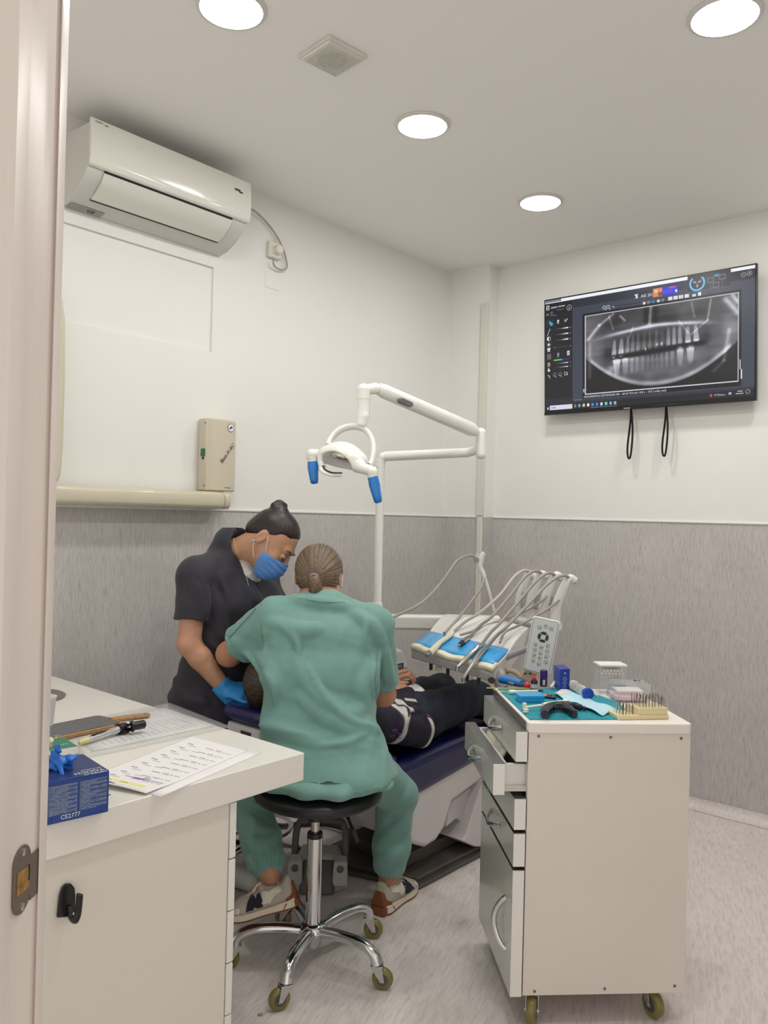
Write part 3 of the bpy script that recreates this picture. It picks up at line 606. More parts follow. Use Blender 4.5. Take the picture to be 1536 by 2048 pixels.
# ---- the panoramic radiograph
x0, x1, y0, y1 = 0.222, 0.93, 0.196, 0.872
R(0.205, 0.170, 0.945, 0.915, (5, 5, 9)); R(x0 - 0.004, y0 - 0.007, x1 + 0.004, y1 + 0.008, (206, 206, 218))
pm = (U >= x0) & (U < x1) & (Vv >= y0) & (Vv < y1); q = np.clip((U - x0) / (x1 - x0), 0, 1); r = np.clip((Vv - y0) / (y1 - y0), 0, 1)
rng = np.random.RandomState(3)
def nz(sx, sy, amp):
    g = rng.rand(sy + 2, sx + 2); fx, fy = q * sx, r * sy; i, j = fx.astype(int), fy.astype(int); a, b = smst(0, 1, fx - i), smst(0, 1, fy - j)
    return amp * ((g[j, i] * (1 - a) + g[j, i + 1] * a) * (1 - b) + (g[j + 1, i] * (1 - a) + g[j + 1, i + 1] * a) * b - 0.5)
def G(cx, cy, sx, sy, v): return v * np.exp(-((q - cx) / sx) ** 2 - ((r - cy) / sy) ** 2)
B = 0.33 + nz(7, 5, .16) + nz(18, 12, .10) + nz(4, 26, .08)
jaw = 0.97 - 1.15 * np.abs(q - 0.5) ** 2.1 * 1.6                    # lower border of the jaw
B = np.where(r > jaw, 0.06 + nz(10, 8, .05), B); B += 0.30 * np.exp(-((r - jaw + 0.03) / 0.028) ** 2) * (np.abs(q - 0.5) < 0.46)
B += G(0.5, 0.78, .25, .13, .08) - G(0.5, 0.10, .16, .16, .16) - G(0.24, 0.10, .10, .10, .12) - G(0.76, .12, .1, .1, .10) + G(0.04, 0.45, .06, .3, .12) + G(0.96, 0.45, .06, .3, .12)
pal = 0.235 + 0.32 * np.abs(q - 0.5) ** 1.6; B += 0.55 * np.exp(-((r - pal) / 0.022) ** 2) * np.exp(-((q - .48) / .33) ** 4)      # hard palate
B += 0.3 * np.exp(-((q - 0.455 + 0.05 * (r - .1)) / 0.012) ** 2) * (r < .22) - 0.18 * np.exp(-((q - 0.43) / 0.018) ** 2) * (r < .2) - 0.18 * np.exp(-((q - 0.487) / 0.02) ** 2) * (r < .2)
for (ax, ay, bx, by, w_, v_) in ((.02, .30, .10, .14, .014, .35), (.10, .14, .20, .02, .01, .28), (.03, .36, .03, .8, .012, .16), (.2, .22, .17, .04, .006, .2), (.84, .02, .82, .26, .006, .3), (.82, .26, .72, .40, .006, .22), (.72, .02, .74, .2, .006, .2), (.93, .05, 1.0, .22, .02, .4), (.97, .02, 1.0, .1, .015, .4), (.95, .4, .92, .75, .012, .2), (.92, .75, .86, .86, .012, .18), (.30, .40, .34, .22, .006, .18), (.64, .22, .70, .38, .006, .18), (.25, .06, .28, .12, .008, .35)):
    L2_ = (bx - ax) ** 2 + ((by - ay)) ** 2; t_ = np.clip(((q - ax) * (bx - ax) + (r - ay) * (by - ay)) / L2_, 0, 1); B += v_ * np.exp(-(np.hypot(q - ax - t_ * (bx - ax), (r - ay - t_ * (by - ay)) * 0.6) / w_) ** 2)
occ = 0.545 - 0.085 * ((q - .5) / .3) ** 2 * 0 + 0.03 * np.sin((q - .2) * 4) * 0 - 0.10 * (q - 0.5)                                  # gap between the tooth rows
gapm = np.exp(-((r - occ) / (0.032 + 0.02 * np.exp(-((q - .5) / .12) ** 2))) ** 2) * smst(.16, .22, q) * (1 - smst(.78, .84, q)); B = B * (1 - 0.86 * gapm)
B *= 1 - 0.45 * np.exp(-((q - .165) / .04) ** 2 - ((r - .52) / .12) ** 2) - 0.4 * np.exp(-((q - .815) / .035) ** 2 - ((r - .45) / .10) ** 2)
B *= 1 - 0.5 * np.exp(-((q - .42) / .16) ** 2 - ((r - .38) / .07) ** 2)
up = [(.205, .031, .58), (.255, .037, .55), (.300, .026, .30), (.335, .024, .28), (.372, .022, .26), (.415, .021, .20), (.452, .022, .24), (.495, .023, .22), (.535, .019, .15), (.575, .026, .42), (.612, .024, .48), (.650, .027, .5), (.700, .036, .55), (.752, .036, .6)]
for (tx, tw, br_) in up:
    oc = 0.545 - 0.10 * (tx - 0.5) - 0.035; hgt = 0.20 if tw > .03 else 0.23; tt = (oc - r) / hgt
    wid = tw * 0.5 * np.clip(1.05 - 0.55 * tt, 0, 1.05); B += br_ * 0.62 * smst(1.15, .85, np.abs(q - tx + 0.02 * (tx - .5) * tt) / np.maximum(wid, 1e-4)) * smst(1.05, .8, tt) * smst(-.06, .06, tt) * (0.75 + 0.4 * np.exp(-(tt / .35) ** 2))
lo_ = [(.225, .050, .95), (.285, .045, .62), (.330, .030, .42), (.365, .028, .30), (.405, .024, .22), (.440, .02, .18), (.470, .018, .2), (.500, .018, .18), (.530, .02, .2), (.565, .022, .28), (.600, .026, .36), (.650, .042, .62), (.715, .046, .66)]
for (tx, tw, br_) in lo_:
    oc = 0.545 - 0.10 * (tx - 0.5) + 0.035; hgt = 0.21; tt = (r - oc) / hgt; wid = tw * 0.5 * np.clip(1.05 - 0.5 * tt, 0, 1.05)
    B += br_ * 0.55 * smst(1.15, .85, np.abs(q - tx) / np.maximum(wid, 1e-4)) * smst(1.05, .7, tt) * smst(-.06, .06, tt) * (0.45 + 0.75 * np.exp(-(tt / .28) ** 2))
for (tx, ty, sx_, sy_, v_) in ((.225, .615, .022, .02, .75), (.285, .60, .018, .012, .4), (.65, .55, .018, .022, .5), (.715, .545, .02, .02, .4), (.205, .57, .012, .015, .45), (.255, .565, .014, .012, .4), (.70, .485, .014, .012, .6), (.752, .48, .013, .012, .6), (.53, .47, .005, .018, .6), (.425, .515, .004, .02, .6), (.5, .47, .006, .012, .4)): B += G(tx, ty, sx_, sy_, v_)
B += G(.19, .71, .03, .05, .25)
B = np.clip(B, 0.02, 1.0) ** 1.05
B = np.clip(B * 1.22, 0, 1); xr = np.stack([B * 216, B * 214, B * 226], -1); img[pm] = xr[pm]
R(0.938, 0.71, 0.942, 0.785, (225, 225, 235)); R(0.944, 0.785, 0.948, 0.86, (225, 225, 235)); R(0.209, 0.83, 0.2105, 0.858, (225, 225, 235)); Ci(0.2125, 0.836, 2.4, 1.2, (225, 225, 235)); Ln(0.212, 0.843, 0.2155, 0.858, 1.2, (225, 225, 235))
lut = np.clip(img, 0, 255) / 255.0; linimg = np.where(lut <= 0.04045, lut / 12.92, ((lut + 0.055) / 1.055) ** 2.4).astype(np.float32)
sw_, sh_ = tvw - 0.014, tvh - 0.03
me = bpy.data.meshes.new('screen')
jj, ii = np.mgrid[0:GH, 0:GW]; px_ = ((ii / (GW - 1)) - 0.5) * sw_; py_ = (0.5 - jj / (GH - 1)) * sh_ + 0.007
co = np.stack([px_, py_, np.full_like(px_, 0.0012)], -1).reshape(-1, 3); tm = np.array(world_of(tv).inverted() @ TV); co = co @ tm[:3, :3].T + tm[:3, 3]
idg = np.arange(GW * GH).reshape(GH, GW); fq = np.stack([idg[1:, :-1], idg[1:, 1:], idg[:-1, 1:], idg[:-1, :-1]], -1).reshape(-1, 4)
me.vertices.add(len(co)); me.vertices.foreach_set('co', co.astype(np.float32).ravel()); me.loops.add(fq.size); me.loops.foreach_set('vertex_index', fq.ravel().astype(np.int32)); me.polygons.add(len(fq)); me.polygons.foreach_set('loop_start', np.arange(0, fq.size, 4, dtype=np.int32)); me.update(calc_edges=True)
ca_ = me.color_attributes.new('col', 'FLOAT_COLOR', 'POINT'); ca_.data.foreach_set('color', np.concatenate([linimg.reshape(-1, 3), np.ones((GW * GH, 1), np.float32)], 1).ravel())
M_scr = attr_mat('lit_screen', 0.25, emit=1.0); me.materials.append(M_scr)
so_ = bpy.data.objects.new('screen', me); C.objects.link(so_); so_.parent = tv
M_glow = mat('screen_text', (10, 10, 12), 0.4, emit=(225, 226, 236), estr=1.0)
def tvtext(s, u, v, size, **k):
    m = TV.copy(); m.translation = TV @ Vector(((u - 0.5) * sw_, (0.5 - v) * sh_ + 0.007, 0.002)); return text(s, size, m, M_glow, tv, ext=0.0, **k)
tvtext('AIS 2D', 0.500, 0.108, 0.021); tvtext('PANORÁMICA ESTÁNDAR HD - 60 kV 9.0 mA 14.0 s - 157.2 mGy cm2', 0.213, 0.908, 0.0155, sx=0.98)
tvtext('19°C', 0.832, 0.978, 0.012); tvtext('Mañana', 0.853, 0.978, 0.010)
a = MB(); a.M = TV; a.box((-0.075, -tvh / 2 + 0.0065, 0.0045), (0.034, 0.006, 0.0006)); obj('maker_mark', a, mat('grey_print', (150, 150, 155), 0.5), tv)
M_strap = mat('black_webbing', (16, 15, 17), 0.75)
for (px, py0, py1, lb) in ((1262, 815, 918, 'left of the two black strap loops hanging under the wall screen'), (1332, 808, 913, 'right of the two black strap loops hanging under the wall screen')):
    t0 = onR(px, py0, 0.055); t1 = onR(px - 1, py1, 0.045); h = t0.z - t1.z; c = Vector((t0.x, t0.y, 0)); pts = []
    for k in range(33):
        ph = 2 * math.pi * k / 32; v = (1 - math.cos(ph)) / 2; x = 0.017 * math.sin(ph) * abs(math.sin(ph / 2)) ** 1.6 + 0.004 * math.sin(v * 5)
        pts.append(c + E2 * x + E3 * (t0.z - h * v))
    a = MB(); a.tube(pts, 0.0038, 8, ry=0.009, up=E1); o = obj('hanging_strap', a, M_strap, smooth=80); tag(o, lb, 'strap', 'straps under the wall screen')
# ================================================================== DESK
def onT(px, py, t):                                                # photo point on the plane t metres out from the left wall
    r = ray(px, py); q = P0 + E2 * t - Vector((0, 0, HC)); return Vector((0, 0, HC)) + r * (q.dot(E2) / r.dot(E2))
def sz(px, py, t): p = onT(px, py, t); return ((p - P0).dot(E1), p.z)
RM = Matrix((E1, E2, E3)).transposed().to_4x4(); RM.translation = P0
M_lam = mat('white_laminate', (233, 230, 222), 0.28, var=0.008, vscale=3)
M_lam2 = mat('white_carcass', (224, 219, 207), 0.4, var=0.01, vscale=3)
DZ = 0.78
desk = thing('desk_worktop', 'thick white worktop jutting from the left wall in the foreground', 'worktop', room(-1.4, 0.7, 0.705))
a = MB(); a.M = RM; a.box((-1.40, 0.708, 0.7425), (0.996, 1.404, 0.075)); obj('slab', a, M_lam, desk, bevel=0.003)
a = MB(); a.M = RM; a.box((-1.38, 0.04, 0.352), (0.9, 0.03, 0.704)); obj('wall_support', a, M_lam2, desk, bevel=0.001)
ped = thing('drawer_pedestal', 'white drawer pedestal under the worktop, its blank side towards the doorway', 'drawer unit', room(-1.45, 1.15, 0))
a = MB(); a.M = RM; a.box((-1.46, 1.155, 0.3545), (0.64, 0.48, 0.698)); obj('carcass', a, M_lam2, ped, bevel=0.001)
for i in range(6):
    z1 = 0.687 - 0.129 * i + (0.012 if i == 0 else 0); z0 = max(0.02, 0.687 - 0.129 * (i + 1) + 0.004)
    a = MB(); a.M = RM; a.box((-1.128, 1.155, (z0 + z1) / 2), (0.019, 0.486, z1 - z0)); obj('drawer_front', a, M_lam, ped, bevel=0.0015)
# black stick-on hook on the pedestal side
M_black = mat('black_plastic', (20, 18, 22), 0.28)
hk0 = onT(136, 1800, 1.397); hk = thing('wall_hook', 'black plastic stick-on hook on the side of the drawer pedestal', 'hook', hk0)
HM_ = Matrix((E1, E3, E2)).transposed().to_4x4(); HM_.translation = Vector((hk0.x, hk0.y, 0))
if HM_.determinant() < 0: pass
hp = [sz(*q, 1.397) for q in ((112, 1834), (117, 1790), (122, 1774), (130, 1766), (140, 1766), (147, 1774), (149, 1790), (148, 1822), (130, 1833))]
hs = (hk0 - P0).dot(E1); a = MB(); a.prism([(s_ - hs, z_) for s_, z_ in hp], 0.006, HM_); obj('back_plate', a, M_black, hk, bevel=0.002)
a = MB(); cx = 0.006
a.M = HM_; zc = hk0.z
a.tube(spline([(0.0, zc - 0.012, 0.004), (0.0, zc - 0.03, 0.012), (0.002, zc - 0.033, 0.026), (0.004, zc - 0.018, 0.034), (0.005, zc + 0.012, 0.037), (0.005, zc + 0.022, 0.038)]), [0.0085] * 41 if False else 0.0085, 10, ry=0.0045, up=(1, 0, 0)); obj('prong', a, M_black, hk, smooth=60)

# glove boxes
M_bluebox = mat('blue_carton', (32, 66, 140), 0.35); M_bluetop = mat('dark_blue_carton', (34, 52, 108), 0.35); M_ltxt = mat('pale_print', (150, 165, 195), 0.5); M_wtxt = mat('white_print', (225, 228, 232), 0.5)
M_panel = mat('grey_blue_print', (86, 104, 140), 0.45)
M_nitrile = mat('blue_nitrile', (18, 104, 196), 0.35, bump=0.2, bscale=60)
c0 = atZ(216.5, 1624, DZ); c1 = atZ(88, 1653, DZ); bx = (c1 - c0).normalized()             # along the carton's long front, to the left
ct = atZ(215.5, 1541.5, DZ + 0.085); hgt = None
# height from the vertical edge at the near right corner
r = ray(215.5, 1541.5); tpar = c0.y / r.y; bh = (Vector((0, 0, HC)) + r * tpar).z - DZ
bq = atZ(153, 1510, DZ + bh) - atZ(215.5, 1541.5, DZ + bh); by = Vector((bx.y, -bx.x, 0)); by = by if by.dot(bq) > 0 else -by; bd = abs(bq.dot(by))
gb = thing('glove_box', 'dark blue carton of nitrile gloves at the front of the worktop', 'box', c0)
GM = Matrix((bx, by, E3)).transposed().to_4x4(); GM.translation = c0 + E3 * 0.0005
BL_ = 0.235
a = MB(); a.M = GM; a.box((BL_ / 2, bd / 2, bh / 2), (BL_, bd, bh)); obj('carton', a, [M_bluebox], gb, bevel=0.001)
a = MB(); a.M = GM; a.box((BL_ / 2, bd / 2, bh + 0.0002), (BL_ - 0.002, bd - 0.002, 0.0006)); obj('top_panel', a, M_bluetop, gb)
a = MB(); a.M = GM
for (x0_, x1_) in ((0.004, 0.062), (0.066, 0.125)):
    a.box(((x0_ + x1_) / 2, -0.0004, bh * 0.53), (x1_ - x0_, 0.0008, bh * 0.70))
obj('information_panels', a, M_panel, gb)
a = MB(); a.M = GM
for k in range(7):                                                  # coloured rules and dense small print
    z = bh * (0.83 - 0.105 * k); a.box((0.014 + 0.004 * (k % 3), -0.0009, z), (0.024 + 0.010 * ((k * 5) % 3), 0.0006, 0.0022)); a.box((0.076 + 0.003 * (k % 2), -0.0009, z - 0.002), (0.018 + 0.006 * ((k * 3) % 3), 0.0006, 0.0022))
a.box((BL_ / 2, -0.0006, bh * 0.955), (BL_ - 0.01, 0.0006, 0.003)); obj('panel_rules', a, M_bluebox, gb)
a = MB(); a.M = GM
for k in range(26):
    z = bh * (0.86 - 0.0262 * k)
    for (x0_, x1_) in ((0.006, 0.06), (0.068, 0.123)):
        x = x0_
        while x < x1_ - 0.006:
            wd = 0.003 + 0.006 * random.random()
            if random.random() < 0.78: a.box((x + wd / 2, -0.0010, z), (wd, 0.0003, 0.0007))
            x += wd + 0.0012
o = obj('small_print', a, M_ltxt, gb, weld=False); o['kind'] = 'stuff'
a = MB(); a.M = GM; a.box((0.094, -0.0009, bh * 0.115), (0.046, 0.0006, bh * 0.17)); a.box((0.035, -0.0009, bh * 0.13), (0.052, 0.0006, bh * 0.11)); obj('lower_band', a, M_bluebox, gb)
fT = Matrix((-bx, E3, -by)).transposed().to_4x4(); fT.translation = GM @ Vector((0.100, -0.0014, bh * 0.07)); text('CE2777', 0.0125, fT, M_wtxt, gb, ext=0.0002)
fT = Matrix((bx, -by, E3)).transposed().to_4x4()
for (s_, sz_, x, y) in (('NITRILO', 0.0125, 0.006, 0.0045), ('TOUCH', 0.0175, 0.006, 0.022), ('SIN POLVO', 0.0085, 0.006, 0.033)):
    m = Matrix((bx, -by, -E3)).transposed().to_4x4() if False else Matrix((bx, -by, -E3)).transposed().to_4x4()
    m = Matrix((bx, by, E3)).transposed().to_4x4() if Vector(bx).cross(by).z > 0 else Matrix((bx, -by, E3)).transposed().to_4x4()
    m.translation = GM @ Vector((x, (y - 0.012 if m.col[1].xyz.dot(by) > 0 else y), bh + 0.0008)); text(s_, sz_, m, M_wtxt, gb, ext=0.0001)
a = MB(); a.M = GM; a.prism([(0.06 + 0.045 * math.cos(k * math.pi / 10), bd * 0.5 + 0.022 * math.sin(k * math.pi / 10)) for k in range(20)], 0.0006, Matrix.Translation((0.04, 0, bh + 0.0003))); obj('dispenser_slot', a, M_navy, gb)
a = MB(); a.M = GM; a.quad((-0.0005, 0.002, 0.002), (-0.0005, bd - 0.002, 0.002), (-0.0005, bd - 0.002, bh - 0.002), (-0.0005, 0.002, bh - 0.002)); obj('end_flap', a, mat('black_print', (24, 26, 40), 0.5), gb)
def crumple(name, base, height, rad, m, label, cat, seed, tips, parent_len=0.0):
    sd = SDF(base - Vector((rad * 1.8, rad * 1.8, 0.01)), base + Vector((rad * 1.8, rad * 1.8, height + 0.03)), 0.0022)
    for (p, q, r0, r1) in tips: sd.seg(base + Vector(p), base + Vector(q), (r0, r0 * 0.45), (r1, r1 * 0.5), side=(1, 0.4 * math.sin(seed + r0 * 300), 0.3), k=0.006)
    sd.warp(lambda x, y, z: 0.0016 * np.sin(240 * x + 150 * z + seed) * np.sin(200 * y - 170 * z) + 0.001 * np.sin(420 * z + 300 * x))
    o = skin(name, sd, m, relax=1); tag(o, label, cat); return o
gl = GM @ Vector((0.092, bd * 0.52, bh))
crumple('glove', gl, 0.05, 0.05, M_nitrile, 'blue nitrile glove pulled up out of the blue carton', 'glove', 1.0, [((-0.045, -0.02, 0.006), (0.03, 0.012, 0.008), 0.024, 0.020), ((0, 0, 0.008), (0.012, -0.004, 0.052), 0.017, 0.006), ((0.0, 0.0, 0.01), (0.045, 0.006, 0.026), 0.015, 0.011), ((-0.02, -0.01, 0.01), (-0.055, -0.012, 0.022), 0.018, 0.018), ((0.012, 0.0, 0.014), (0.036, -0.03, 0.0), 0.012, 0.004)])
# green-topped carton behind it
M_carton = mat('white_carton', (222, 221, 214), 0.5); M_greentop = mat('green_carton_top', (58, 128, 100), 0.45)
p0 = atZ(157, 1512, DZ); g2 = thing('tissue_carton', 'white carton with a green top behind the blue glove carton', 'box', p0 + by * 0.004)
bh2 = bh * 0.27 + 0.02
r = ray(155.5, 1494); bh2 = (Vector((0, 0, HC)) + r * ((p0.y + 0.0) / r.y)).z - DZ
G2 = GM.copy(); G2.translation = p0 + E3 * 0.0005 + by * 0.004
a = MB(); a.M = G2; a.box((0.11, 0.055, bh2 / 2), (0.22, 0.11, bh2)); obj('carton', a, M_carton, g2, bevel=0.001)
a = MB(); a.M = G2; a.box((0.11, 0.055, bh2 + 0.0003), (0.218, 0.108, 0.0006)); obj('top_panel', a, M_greentop, g2)
m = Matrix((bx, -by, E3)).transposed().to_4x4() if Vector(bx).cross(by).z < 0 else Matrix((bx, by, E3)).transposed().to_4x4()
m.translation = G2 @ Vector((0.012, 0.045, bh2 + 0.0008)); text('IVI', 0.018, m, mat('pale_green_print', (170, 214, 196), 0.5), g2, ext=0.0001)
a = MB(); a.M = G2; a.quad((-0.0005, 0.002, 0.002), (-0.0005, 0.10, 0.002), (-0.0005, 0.10, bh2 - 0.002), (-0.0005, 0.002, bh2 - 0.002)); obj('end_flap', a, mat('black_print', (24, 26, 40), 0.5), g2)
tb = G2 @ Vector((0.075, 0.05, bh2))
crumple('latex_glove', tb, 0.03, 0.035, mat('cream_latex', (214, 208, 184), 0.5), 'cream glove poking out of the green-topped carton', 'glove', 2.2, [((-0.03, 0, 0.006), (0.02, 0.004, 0.008), 0.016, 0.012), ((0.012, 0, 0.008), (0.034, 0.004, 0.024), 0.009, 0.005)])

# papers
def sheet(name, quad, n, zfn, m, label, cat, group=None, thick=0.0003):
    P = [atZ(*q, DZ) for q in quad]                                 # four photo corners in order
    mb = MB(); f = lambda u, v: (P[0] * (1 - u) * (1 - v) + P[1] * u * (1 - v) + P[2] * u * v + P[3] * (1 - u) * v) + E3 * zfn(u, v)
    mb.grid(f, n, n); o = obj(name, mb, m, smooth=0); o.data.polygons.foreach_set('use_smooth', [True] * len(o.data.polygons))
    s = o.modifiers.new('t', 'SOLIDIFY'); s.thickness = thick; s.offset = 1; tag(o, label, cat, group); return o, f
M_paper2 = mat('printer_paper', (238, 236, 236), 0.6); M_print = mat('grey_text_print', (96, 94, 98), 0.6); M_pprint = mat('black_text_print', (36, 34, 40), 0.6)
M_purple = mat('purple_marker', (150, 78, 176), 0.6); M_yellow = mat('yellow_marker', (236, 236, 150), 0.6); M_pgreen = mat('green_text_print', (150, 185, 150), 0.6)
lift = lambda u, v: 0.001 + 0.022 * smst(0.55, 1.0, v) * (1 - 0.75 * u) * 0.5
o, _ = sheet('paper_sheet', ((410, 1478), (524, 1506), (322, 1594), (176, 1562)), 10, lambda u, v: 0.0006, M_paper2, 'lower white sheet showing at the edges under the marked price list', 'paper')
lf = lambda u, v: 0.0016 + 0.010 * float(smst(0.72, 1.0, v)) * (0.4 + 0.6 * math.sin(math.pi * min(1, u * 0.9 + .1)))
lst, lp = sheet('paper_sheet', ((386, 1472), (497, 1502), (292, 1592), (150, 1566)), 24, lf, M_paper2, 'printed list with purple and yellow marker lines on the worktop', 'paper')
# print on the list: u across (right), v down the page
def strokes(mb, u0, v0, ln, h, lift_=0.0006):
    N = 6
    def pt(u, v): return lp(u, v) + E3 * lift_
    for k in range(N): mb.quad(pt(u0 + ln * k / N, v0), pt(u0 + ln * (k + 1) / N, v0), pt(u0 + ln * (k + 1) / N, v0 + h), pt(u0 + ln * k / N, v0 + h))
a = MB(); b = MB(); g = MB(); p_ = MB(); y_ = MB()
for i in range(9):
    v = 0.14 + i * 0.086
    strokes(b, 0.17, v, 0.10, 0.006); strokes(a, 0.24, v + 0.028, 0.13, 0.004)
    strokes(a, 0.50, v + 0.004, 0.13, 0.006); strokes(a, 0.66, v - 0.004, 0.10, 0.004); strokes(a, 0.67, v + 0.012, 0.10, 0.004); strokes(b, 0.80, v + 0.004, 0.014, 0.012); strokes(a, 0.84, v + 0.006, 0.09, 0.004)
    if i % 2: strokes(a, 0.42, v + 0.02, 0.12, 0.004)
strokes(g, 0.60, 0.77, 0.09, 0.022)
strokes(p_, 0.36, 0.805, 0.56, 0.010, 0.0005); strokes(p_, 0.50, 0.80, 0.16, 0.026, 0.0005); strokes(p_, 0.10, 0.968, 0.42, 0.012, 0.0005); strokes(p_, 0.16, 0.955, 0.2, 0.02, 0.0005)
strokes(y_, 0.10, 0.905, 0.24, 0.030, 0.0004); strokes(y_, 0.28, 0.905, 0.58, 0.042, 0.0004); strokes(b, 0.14, 0.915, 0.12, 0.006); strokes(b, 0.30, 0.92, 0.08, 0.006); strokes(b, 0.52, 0.925, 0.10, 0.006)
for nm, mb, m in (('list_text', a, M_print), ('list_bold_text', b, M_pprint), ('green_note', g, M_pgreen), ('purple_marking', p_, M_purple), ('yellow_marking', y_, M_yellow)):
    q = obj(nm, mb, m, lst, smooth=0, weld=False); q['kind'] = 'stuff'
# clear sleeve with printed pages
M_sleeve = mat('clear_sleeve', (236, 238, 236), 0.12, alpha=0.22, coat=0.5)
pg, pf = sheet('printed_page', ((330, 1416), (432, 1452), (185, 1504), (120, 1452)), 8, lambda u, v: 0.0012, M_paper2, 'printed page inside the clear plastic sleeve', 'paper')
a = MB()
for i in range(16):
    v = 0.12 + i * 0.05
    for (u0, l_) in ((0.08, 0.24 if i % 3 else 0.1), (0.45, 0.2 if i % 2 else 0.32), (0.78, 0.12)):
        q = [pf(u0, v), pf(u0 + l_, v), pf(u0 + l_, v + 0.006), pf(u0, v + 0.006)]; a.quad(*[p + E3 * 0.0005 for p in q])
q = obj('page_text', a, mat('pale_text_print', (150, 150, 154), 0.6), pg, smooth=0, weld=False); q['kind'] = 'stuff'
sl, _ = sheet('plastic_sleeve', ((340, 1408), (463, 1456), (165, 1520), (108, 1452)), 16, lambda u, v: 0.0022 + 0.0012 * math.sin(9 * u + 3 * v) * math.sin(7 * v) + 0.0012, M_sleeve, 'clear plastic document sleeve on the worktop under the chrome syringe', 'sleeve')
# wooden hand mirror
M_wood = mat('beech_wood', (172, 132, 84), 0.45, var=0.18, vscale=30, stretch=(1, 8, 1)); M_glass = mat('grey_mirror_glass', (112, 116, 118), 0.12, 0.55, var=0.06, vscale=12)
q0, q1, q2, q3 = [atZ(*q, DZ + 0.016) for q in ((104, 1476), (97, 1450), (200, 1429), (238, 1448))]
ax = ((q3 - q0) + (q2 - q1)).normalized(); ay = Vector((-ax.y, ax.x, 0)); he = atZ(297, 1428, DZ + 0.012)
hm = thing('hand_mirror', 'wooden paddle mirror lying face up on the plastic sleeve', 'mirror', Vector((q0.x, q0.y, DZ + 0.004)))
MM = Matrix((ax, ay, E3)).transposed().to_4x4(); MM.translation = Vector((q0.x, q0.y, DZ + 0.0045))
def loc(p): d = p - MM.translation; return (d.dot(ax), d.dot(ay))
g3 = [loc(p) for p in (q0, q3, q2, q1)]; Lx = max(g3[1][0], g3[2][0]); Wy = 0.5 * (g3[2][1] + g3[3][1])
body_ = rrect(Lx + 0.1, Wy, 0.02, 5, Lx / 2 - 0.05, Wy / 2)
hl = loc(he); a = MB(); a.M = MM; a.prism(body_, 0.011); obj('board', a, M_wood, hm, bevel=0.002)
a = MB(); a.M = MM; hw = 0.012; a.prism([(Lx - 0.02, Wy * 0.62 - hw), (hl[0] - 0.01, hl[1] - hw * 1.05), (hl[0] + 0.002, hl[1] - hw * 0.6), (hl[0] + 0.004, hl[1] + hw * 0.4), (hl[0] - 0.006, hl[1] + hw), (Lx - 0.02, Wy * 0.62 + hw)], 0.011); obj('handle', a, M_wood, hm, bevel=0.003)
a = MB(); a.M = MM; a.prism(rrect(Lx + 0.08, Wy - 0.012, 0.016, 5, Lx / 2 - 0.05, Wy / 2), 0.0025, Matrix.Translation((0, 0, 0.0108))); obj('mirror_glass', a, M_glass, hm, bevel=0.0006)
a = MB(); a.M = MM; a.lathe([(0.003, 0.0105), (0.003, 0.0114)], (hl[0] - 0.012, hl[1], 0), (0, 0, 1), 12); obj('hanging_hole', a, M_dark, hm)
# chrome cartridge syringe with black grips
M_chrome = mat('polished_chrome', (214, 214, 216), 0.12, 1.0); M_clear = mat('yellow_tip_plastic', (216, 208, 138), 0.25)
s0, s1 = atZ(158, 1486, DZ + 0.012), atZ(246, 1456, DZ + 0.018); s2, s3 = atZ(262, 1453, DZ + 0.024), atZ(291, 1448, DZ + 0.026)
sy = thing('cartridge_syringe', 'chrome cartridge syringe with black grips lying on the plastic sleeve', 'syringe', Vector((s0.x, s0.y, DZ + 0.004)))
d = (s1 - s0); a = MB(); a.tube([s0 + d * 0.2, s0 + d * 0.72], [0.0085, 0.0085], 16); a.tube([s0 + d * 0.70, s0 + d * 0.95], [0.0108, 0.0108], 16); obj('barrel', a, M_chrome, sy, bevel=0.0008, smooth=50)
a = MB(); a.tube([s0, s0 + d * 0.10, s0 + d * 0.2], [0.0045, 0.008, 0.0088], 14); obj('needle_hub', a, M_clear, sy, smooth=50)
a = MB(); a.box(s0 + d * 0.44 + E3 * 0.0075, (0.05, 0.007, 0.003), Matrix.Rotation(math.atan2(d.y, d.x), 3, 'Z')); obj('window_slot', a, M_dark, sy)
a = MB(); a.tube(spline([s1 - d * 0.12 + ay * 0.012, s1, s1 + d * 0.03 - ay * 0.016 + E3 * 0.0], 5), 0.016, 14, ry=0.0135); a.tube([s1 - d * 0.1, s1 + d * 0.06], [0.0155, 0.014], 16); obj('finger_grip', a, M_black, sy, smooth=60)
a = MB(); a.tube([s1, s2], 0.0036, 12); obj('plunger_rod', a, M_chrome, sy)
a = MB(); a.tube([s2, s2 + (s3 - s2) * 0.1, s2 + (s3 - s2) * 0.25, s2 + (s3 - s2) * 0.9, s3], [0.015, 0.0165, 0.012, 0.0125, 0.008], 16); obj('thumb_grip', a, M_black, sy, smooth=60)
